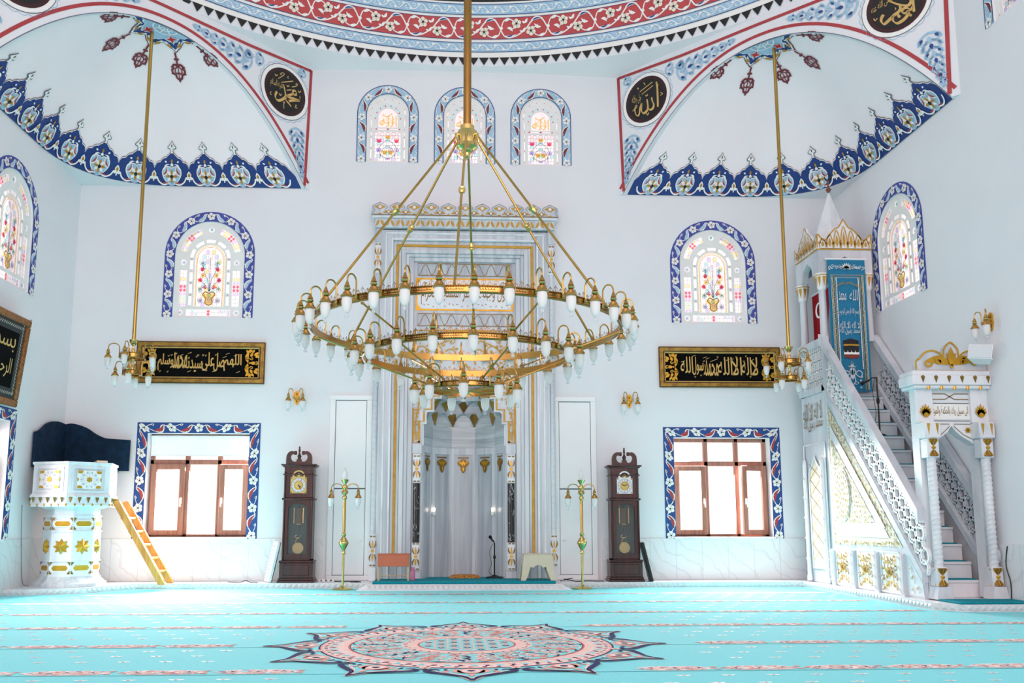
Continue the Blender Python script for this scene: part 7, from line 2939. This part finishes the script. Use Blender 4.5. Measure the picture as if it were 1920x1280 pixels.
def panel(label, x, z, hw, hh, rz_, words):
    t = thing('calligraphy_panel', label, 'framed calligraphy', (x, 0, z))
    t.rotation_euler = (0, rz_, 0)
    m = MB()
    gilt_frame(m, hw, hh, .095, FRAMEG)
    m.build('frame', t)
    m = MB()
    m.box(-hw + .09, hw - .09, -.012, 0, -hh + .09, hh - .09, VELVET)
    m.build('backing', t)
    m = MB()
    d = Draw(m, plane((0, -.012, 0), (1, 0, 0), (0, 0, 1), (0, -1, 0)), .006, .005)
    for s in (-1, 1):
        corner_scroll_ornament(d, s * (hw - .28), 0, -s, .40)
    n_ = len(words)
    x1 = hw - .385
    X = x1
    for (wd, wf, dz, hf) in words:
        w_ = 2 * x1 * wf
        write(d, wd, X - w_, -.135 + dz, w_, .28 * hf, LETTER, 2)
        write(d, wd, X - w_ + .006, -.131 + dz, w_, .28 * hf, GOLD, 1)
        X -= w_ * .97
    rn = random.Random(len(label))
    for k in range(22):
        xx, zz = rn.uniform(-x1, x1), rn.choice((-.15, .14, .17, .11)) + rn.uniform(-.02, .02)
        if k % 3 == 0:
            d.stroke([(xx - .03, zz - .012), (xx + .03, zz + .012)], .008, LETTER, 3)
        else:
            d.stroke([(xx - .012, zz + .012), (xx, zz - .012), (xx + .014, zz + .014)], .008, LETTER, 3)
    m.build('lettering', t)
    return t


panel('long gold-framed calligraphy panel above the left window', -4.305, 3.585, 1.035, .345, 0.002,
      [('اللهم', .22, 0, 1), ('صل', .13, -.01, 1.1), ('على', .15, .0, 1.1), ('سيدنا', .20, -.02, 1.0), ('محمد', .17, .03, 1), ('وسلم', .19, 0, 1)])
panel('long gold-framed calligraphy panel beside the staircase pulpit', 4.295, 3.585, 1.035, .345, -0.003,
      [('لا', .09, 0, 1.1), ('اله', .13, .0, 1.1), ('الا', .13, .0, 1.1), ('الله', .19, .0, 1.1), ('محمد', .17, -.02, 1), ('رسول', .17, .0, 1.1), ('الله', .16, .03, 1.0)])

# frame on the left wall, leaning out at the top
FRW = mat('carved_wood_frame', '#a5682c', .4, .2, scale=25, col2='#7a4618', bump=.3)
ZF0, ZF1 = 2.60, 3.85
lean = math.asin(.125 / 1.26)
t = thing('calligraphy_panel', 'large wood-framed black calligraphy panel tilted on the left wall', 'framed calligraphy', (WL + .055, -2.69, ZF0))
t.rotation_euler = (lean, 0, pi / 2)
hw, H = .885, 1.25
m = MB()
for (x0, x1, z0, z1) in ((-hw, hw, 0, .10), (-hw, hw, H - .10, H), (-hw, -hw + .10, .10, H - .10), (hw - .10, hw, .10, H - .10)):
    m.bbox(x0, x1, -.05, 0, z0, z1, FRW, .015)
for k in range(26):
    for s in (-1, 1):
        z = .03 + k * .049
        m.lathe([(.0, -.008), (.018, .0), (.0, .01)], FRW, 6, (s * (hw - .05), -.05, z))
m.build('frame', t)
m = MB()
m.box(-hw + .09, hw - .09, -.02, 0, .09, H - .09, mat('charcoal_velvet', '#3a3b3c', .9, scale=20))
m.build('backing', t)
m = MB()
d = Draw(m, plane((0, -.02, 0), (1, 0, 0), (0, 0, 1), (0, -1, 0)), .005, .004)
d.poly(rect_pts(-hw + .24, hw - .24, .24, H - .24), VELVET, 0)
SILV = mat('silver_thread', '#c9c5b8', .5, .1, var=.1)
for k in range(44):
    z = .15 + k * .0235
    for s in (-1, 1):
        d.leaf(s * (hw - .165), z, s * (hw - .165) + (.02 if k % 2 else -.02), z + .035, .2, .014, SILV, 1, 4)
for k in range(60):
    x = -hw + .16 + k * .0245
    for z in (.165, H - .165):
        d.leaf(x, z, x + .035, z + (.02 if k % 2 else -.02), .2, .014, SILV, 1, 4)
write(d, 'بسم الله', -.55, .66, 1.12, .36, LETTER, 1)
write(d, 'الرحمن الرحيم', -.55, .32, 1.12, .32, LETTER, 1)
m.build('lettering', t)

# ------------------------------------------------------------------ small things
# loudspeaker on the right wall
SPK = mat('white_speaker_plastic', '#eceef0', .5, var=.02)
t = thing('loudspeaker', 'white loudspeaker mounted on the right wall under the wall light', 'loudspeaker', (WR - .20, -4.12, 3.03))
t.rotation_euler = (R(-12), R(8), R(-40))
m = MB()
pts = [(-.13, -.11), (.13, -.11), (.085, .10), (-.085, .10)]
m.prism(pts, (0, 0, -.09), (1, 0, 0), (0, 1, 0), (0, 0, .18), SPK)
m.build('cabinet', t)
m = MB()
m.bbox(-.12, .12, -.122, -.108, -.08, .08, mat('speaker_grille', '#d3dade', .7, scale=60, var=.02), .004)
m.build('grille', t)
m = MB()
m.bbox(.09, .10, -.02, .0, -.012, .012, BLK, .002)
m.tube([(0, .10, 0), (.05, .15, 0), (.09, .19, .01)], .018, SPK, 8)
m.build('mount', t)

# orange table on the platform
t = thing('table', 'small table with an orange apron on the platform left of the niche', 'table', (-1.075, -.66, .129))
ORG = mat('orange_laminate', '#c4694a', .5, var=.04)
BEI = mat('beige_metal', '#cdbb9a', .5, var=.04)
m = MB()
m.bbox(-.245, .245, -.16, .16, .385, .40, ORG, .004)
m.build('tabletop', t)
m = MB()
m.bbox(-.235, .235, -.165, -.15, .215, .385, ORG, .004)
m.build('apron', t)
for sx in (-1, 1):
    for sy in (-1, 1):
        m = MB()
        m.tube([(sx * .225, sy * .13, 0), (sx * .225, sy * .13, .385)], .012, BEI, 8)
        m.build('leg', t)
m = MB()
m.tube([(-.225, .13, .06), (.225, .13, .06)], .009, BEI, 6)
m.build('stretcher', t)

# beige plastic stool
t = thing('stool', 'beige plastic stool with a scalloped front on the platform right of the niche', 'stool', (1.12, -.66, .129))
STL = mat('beige_plastic', '#cbc5ae', .4, var=.03)


def stool_side(wt, wb, h, th, o_, u, v, dv, legw):
    m = MB()
    sc_ = [(-wb + legw + .03, 0), (-wt + .085, .16), (-wt * .55, .205), (-wt * .35, .19), (-.05, .215), (0, .235), (.05, .215), (wt * .35, .19), (wt * .55, .205), (wt - .085, .16), (wb - legw - .03, 0)]
    m.holes([(-wb, 0), (-wt, h), (wt, h), (wb, 0)] + sc_[::-1], [], o_, u, v, dv, STL)
    return m


for s, nm_ in ((-1, 'front'), (1, 'back')):
    stool_side(.215, .265, .385, .01, (0, s * .20, 0), (1, 0, 0), V((0, -s * .10, 1)), (0, -s * .012, 0), .045).build('side', t)
for s in (-1, 1):
    m = MB()
    m.holes([(-.20, 0), (-.16, .385), (.16, .385), (.20, 0), (.13, 0), (.09, .20), (0, .235), (-.09, .20), (-.13, 0)], [], (s * .262, 0, 0), (0, 1, 0), V((-s * .125, 0, 1)), (-s * .012, 0, 0), STL)
    m.build('side', t)
m = MB()
m.bbox(-.22, .22, -.168, .168, .375, .40, STL, .012)
m.bbox(-.06, .06, -.02, .02, .399, .402, BEI, .001)
m.build('seat', t)

# pink flask
t = thing('flask', 'pink flask standing beside the orange table', 'flask', (-.785, -.66, .129))
m = MB()
PINK = mat('pink_plastic', '#d77aa6', .35, var=.04)
m.lathe([(.030, 0), (.034, .006), (.034, .13), (.030, .145)], PINK, 16)
m.build('body', t)
m = MB()
m.lathe([(.030, .145), (.032, .150), (.032, .185), (.024, .195), (0, .196)], PINK, 16)
m.build('lid', t)

# patterned prayer cushion in the niche
m = MB()
PAT = mat('gold_brocade', '#c98f3c', .7, scale=45, col2='#8a4a1e', lo=.45, hi=.55)
prof = []
n_, k_ = 12, 8
vs = []
for j in range(k_ + 1):
    for i in range(n_ + 1):
        x, y = -1 + 2 * i / n_, -1 + 2 * j / k_
        e = (1 - abs(x) ** 4) * (1 - abs(y) ** 4)
        vs.append((x * .25, y * .14, .02 + .04 * e ** .5))
vs += [(x, y, .005) for x, y, z in vs]
N1 = (n_ + 1) * (k_ + 1)
fs = [(j * (n_ + 1) + i, j * (n_ + 1) + i + 1, (j + 1) * (n_ + 1) + i + 1, (j + 1) * (n_ + 1) + i) for j in range(k_) for i in range(n_)]
fs += [tuple(N1 + a for a in f[::-1]) for f in fs]
for i in range(n_):
    fs.append((i, N1 + i, N1 + i + 1, i + 1))
    b = k_ * (n_ + 1)
    fs.append((b + i, b + i + 1, N1 + b + i + 1, N1 + b + i))
for j in range(k_):
    a, b = j * (n_ + 1), (j + 1) * (n_ + 1)
    fs.append((a, b, N1 + b, N1 + a))
    fs.append((a + n_, N1 + a + n_, N1 + b + n_, b + n_))
m.add(vs, fs, PAT, True)
tag(m.build('cushion', None, (.02, -.08, .122)), 'flat gold brocade cushion lying in the prayer niche', 'cushion')

# panels leaning against the clocks
PERF = mat('white_perforated_metal', '#e6e8ea', .5, scale=90, col2='#b9bec4', lo=.42, hi=.5)


def leaner(label, loc, rz_, ty, face):
    t = thing('heater_panel', label, 'heater panel', loc)
    t.rotation_euler = (0, ty, rz_)
    m = MB()
    m.bbox(-.022, .022, -.13, .13, 0, .62, face, .006)
    m.build('body', t)
    m = MB()
    for z in range(28):
        for s in (-1,):
            m.box(-.0235, -.0215, -.115, .115, .03 + z * .021, .036 + z * .021, GREYLINE)
    m.box(-.018, .018, -.1325, -.1295, .02, .60, face)
    m.build('grille', t)
    m = MB()
    m.bbox(.0225, .032, -.13, .13, .0, .62, BLK, .003)
    m.build('back_plate', t)
    return t


leaner('slim white perforated panel leaning against the left clock', (-3.04, -.36, .095), R(28), R(12), PERF)
leaner('slim black-edged panel leaning against the right clock', (2.965, -.36, .085), R(180 - 6), R(-13) * -1, BLK)

# power strip, socket, cables
t = thing('power_strip', 'white power strip on the plinth beside the left floor lamp', 'power strip', (-2.15, -.25, .083))
m = MB()
m.bbox(-.12, .12, -.03, .03, 0, .04, WHITEPL, .008)
m.build('body', t)
for k in range(3):
    m = MB()
    m.tube([(-.075 + k * .075, -.0302, .022), (-.075 + k * .075, -.031, .022)], .014, BLK if k else COPPER, 10)
    m.build('socket', t)
m = MB()
m.bbox(-.05, .05, -.012, 0, -.04, .04, WHITEPL, .004)
for k in (-1, 1):
    m.tube([(k * .022, -.0121, 0), (k * .022, -.013, 0)], .015, LATTICE, 10)
tag(m.build('wall_socket', None, (2.96, -.0225, .60)), 'white double wall socket on the marble above the leaning black-edged panel', 'socket')


def cable(label, pts, mt=None, r_=.006):
    m = MB()
    m.tube(curve3(pts, 6), r_, mt or BLK, 6)
    return tag(m.build('cable'), label, 'cable')


z = .083 + .007
cable('thin black cable on the plinth running to the left clock', [(-3.65, -.34, z), (-3.45, -.40, z), (-3.38, -.32, z + .02), (-3.28, -.44, z), (-3.2, -.48, z), (-3.16, -.49, z)])
cable('dark cable from the power strip towards the left floor lamp', [(-2.02, -.25, z), (-1.9, -.30, z), (-1.7, -.27, z), (-1.6, -.40, z), (-1.75, -.47, z)])
cable('tangled black cable on the plinth behind the right floor lamp', [(1.52, -.33, z), (1.60, -.42, z + .03), (1.72, -.30, z + .04), (1.66, -.24, z + .02), (1.58, -.36, z + .03), (1.75, -.42, z), (1.95, -.34, z), (2.1, -.40, z), (2.2, -.38, z)])
cable('thin grey cable hanging down beside the white pulpit', [(-6.385, -1.3, 1.25), (-6.38, -1.28, .9), (-6.375, -1.22, .5), (-6.37, -1.15, .15), (-6.3, -1.1, z)], GREYLINE, .005)
cable('thin black cable running down the wall beside the staircase portal', [(WR - .028, -4.05, .72), (WR - .03, -4.0, .5), (WR - .03, -4.06, .3), (WR - .03, -4.05, .10)])


# ------------------------------------------------------------------ repeats share a group
for o in bpy.data.objects:
    g = {'wall_light': 'brass twin-arm wall lights', 'grandfather_clock': 'mahogany grandfather clocks', 'floor_lamp': 'brass floor lamps', 'heater_panel': 'panels leaning against the clocks',
         'microphone_stand': 'black microphone stands'}.get(o.name.split('.')[0])
    if g and o.parent is None:
        o['group'] = g
    if o.name.split('.')[0] == 'chandelier' and 'small' in o.get('label', ''):
        o['group'] = 'small brass two-ring chandeliers'
    if o.name.split('.')[0] == 'calligraphy_panel' and 'long' in o.get('label', ''):
        o['group'] = 'long gold-framed calligraphy panels'
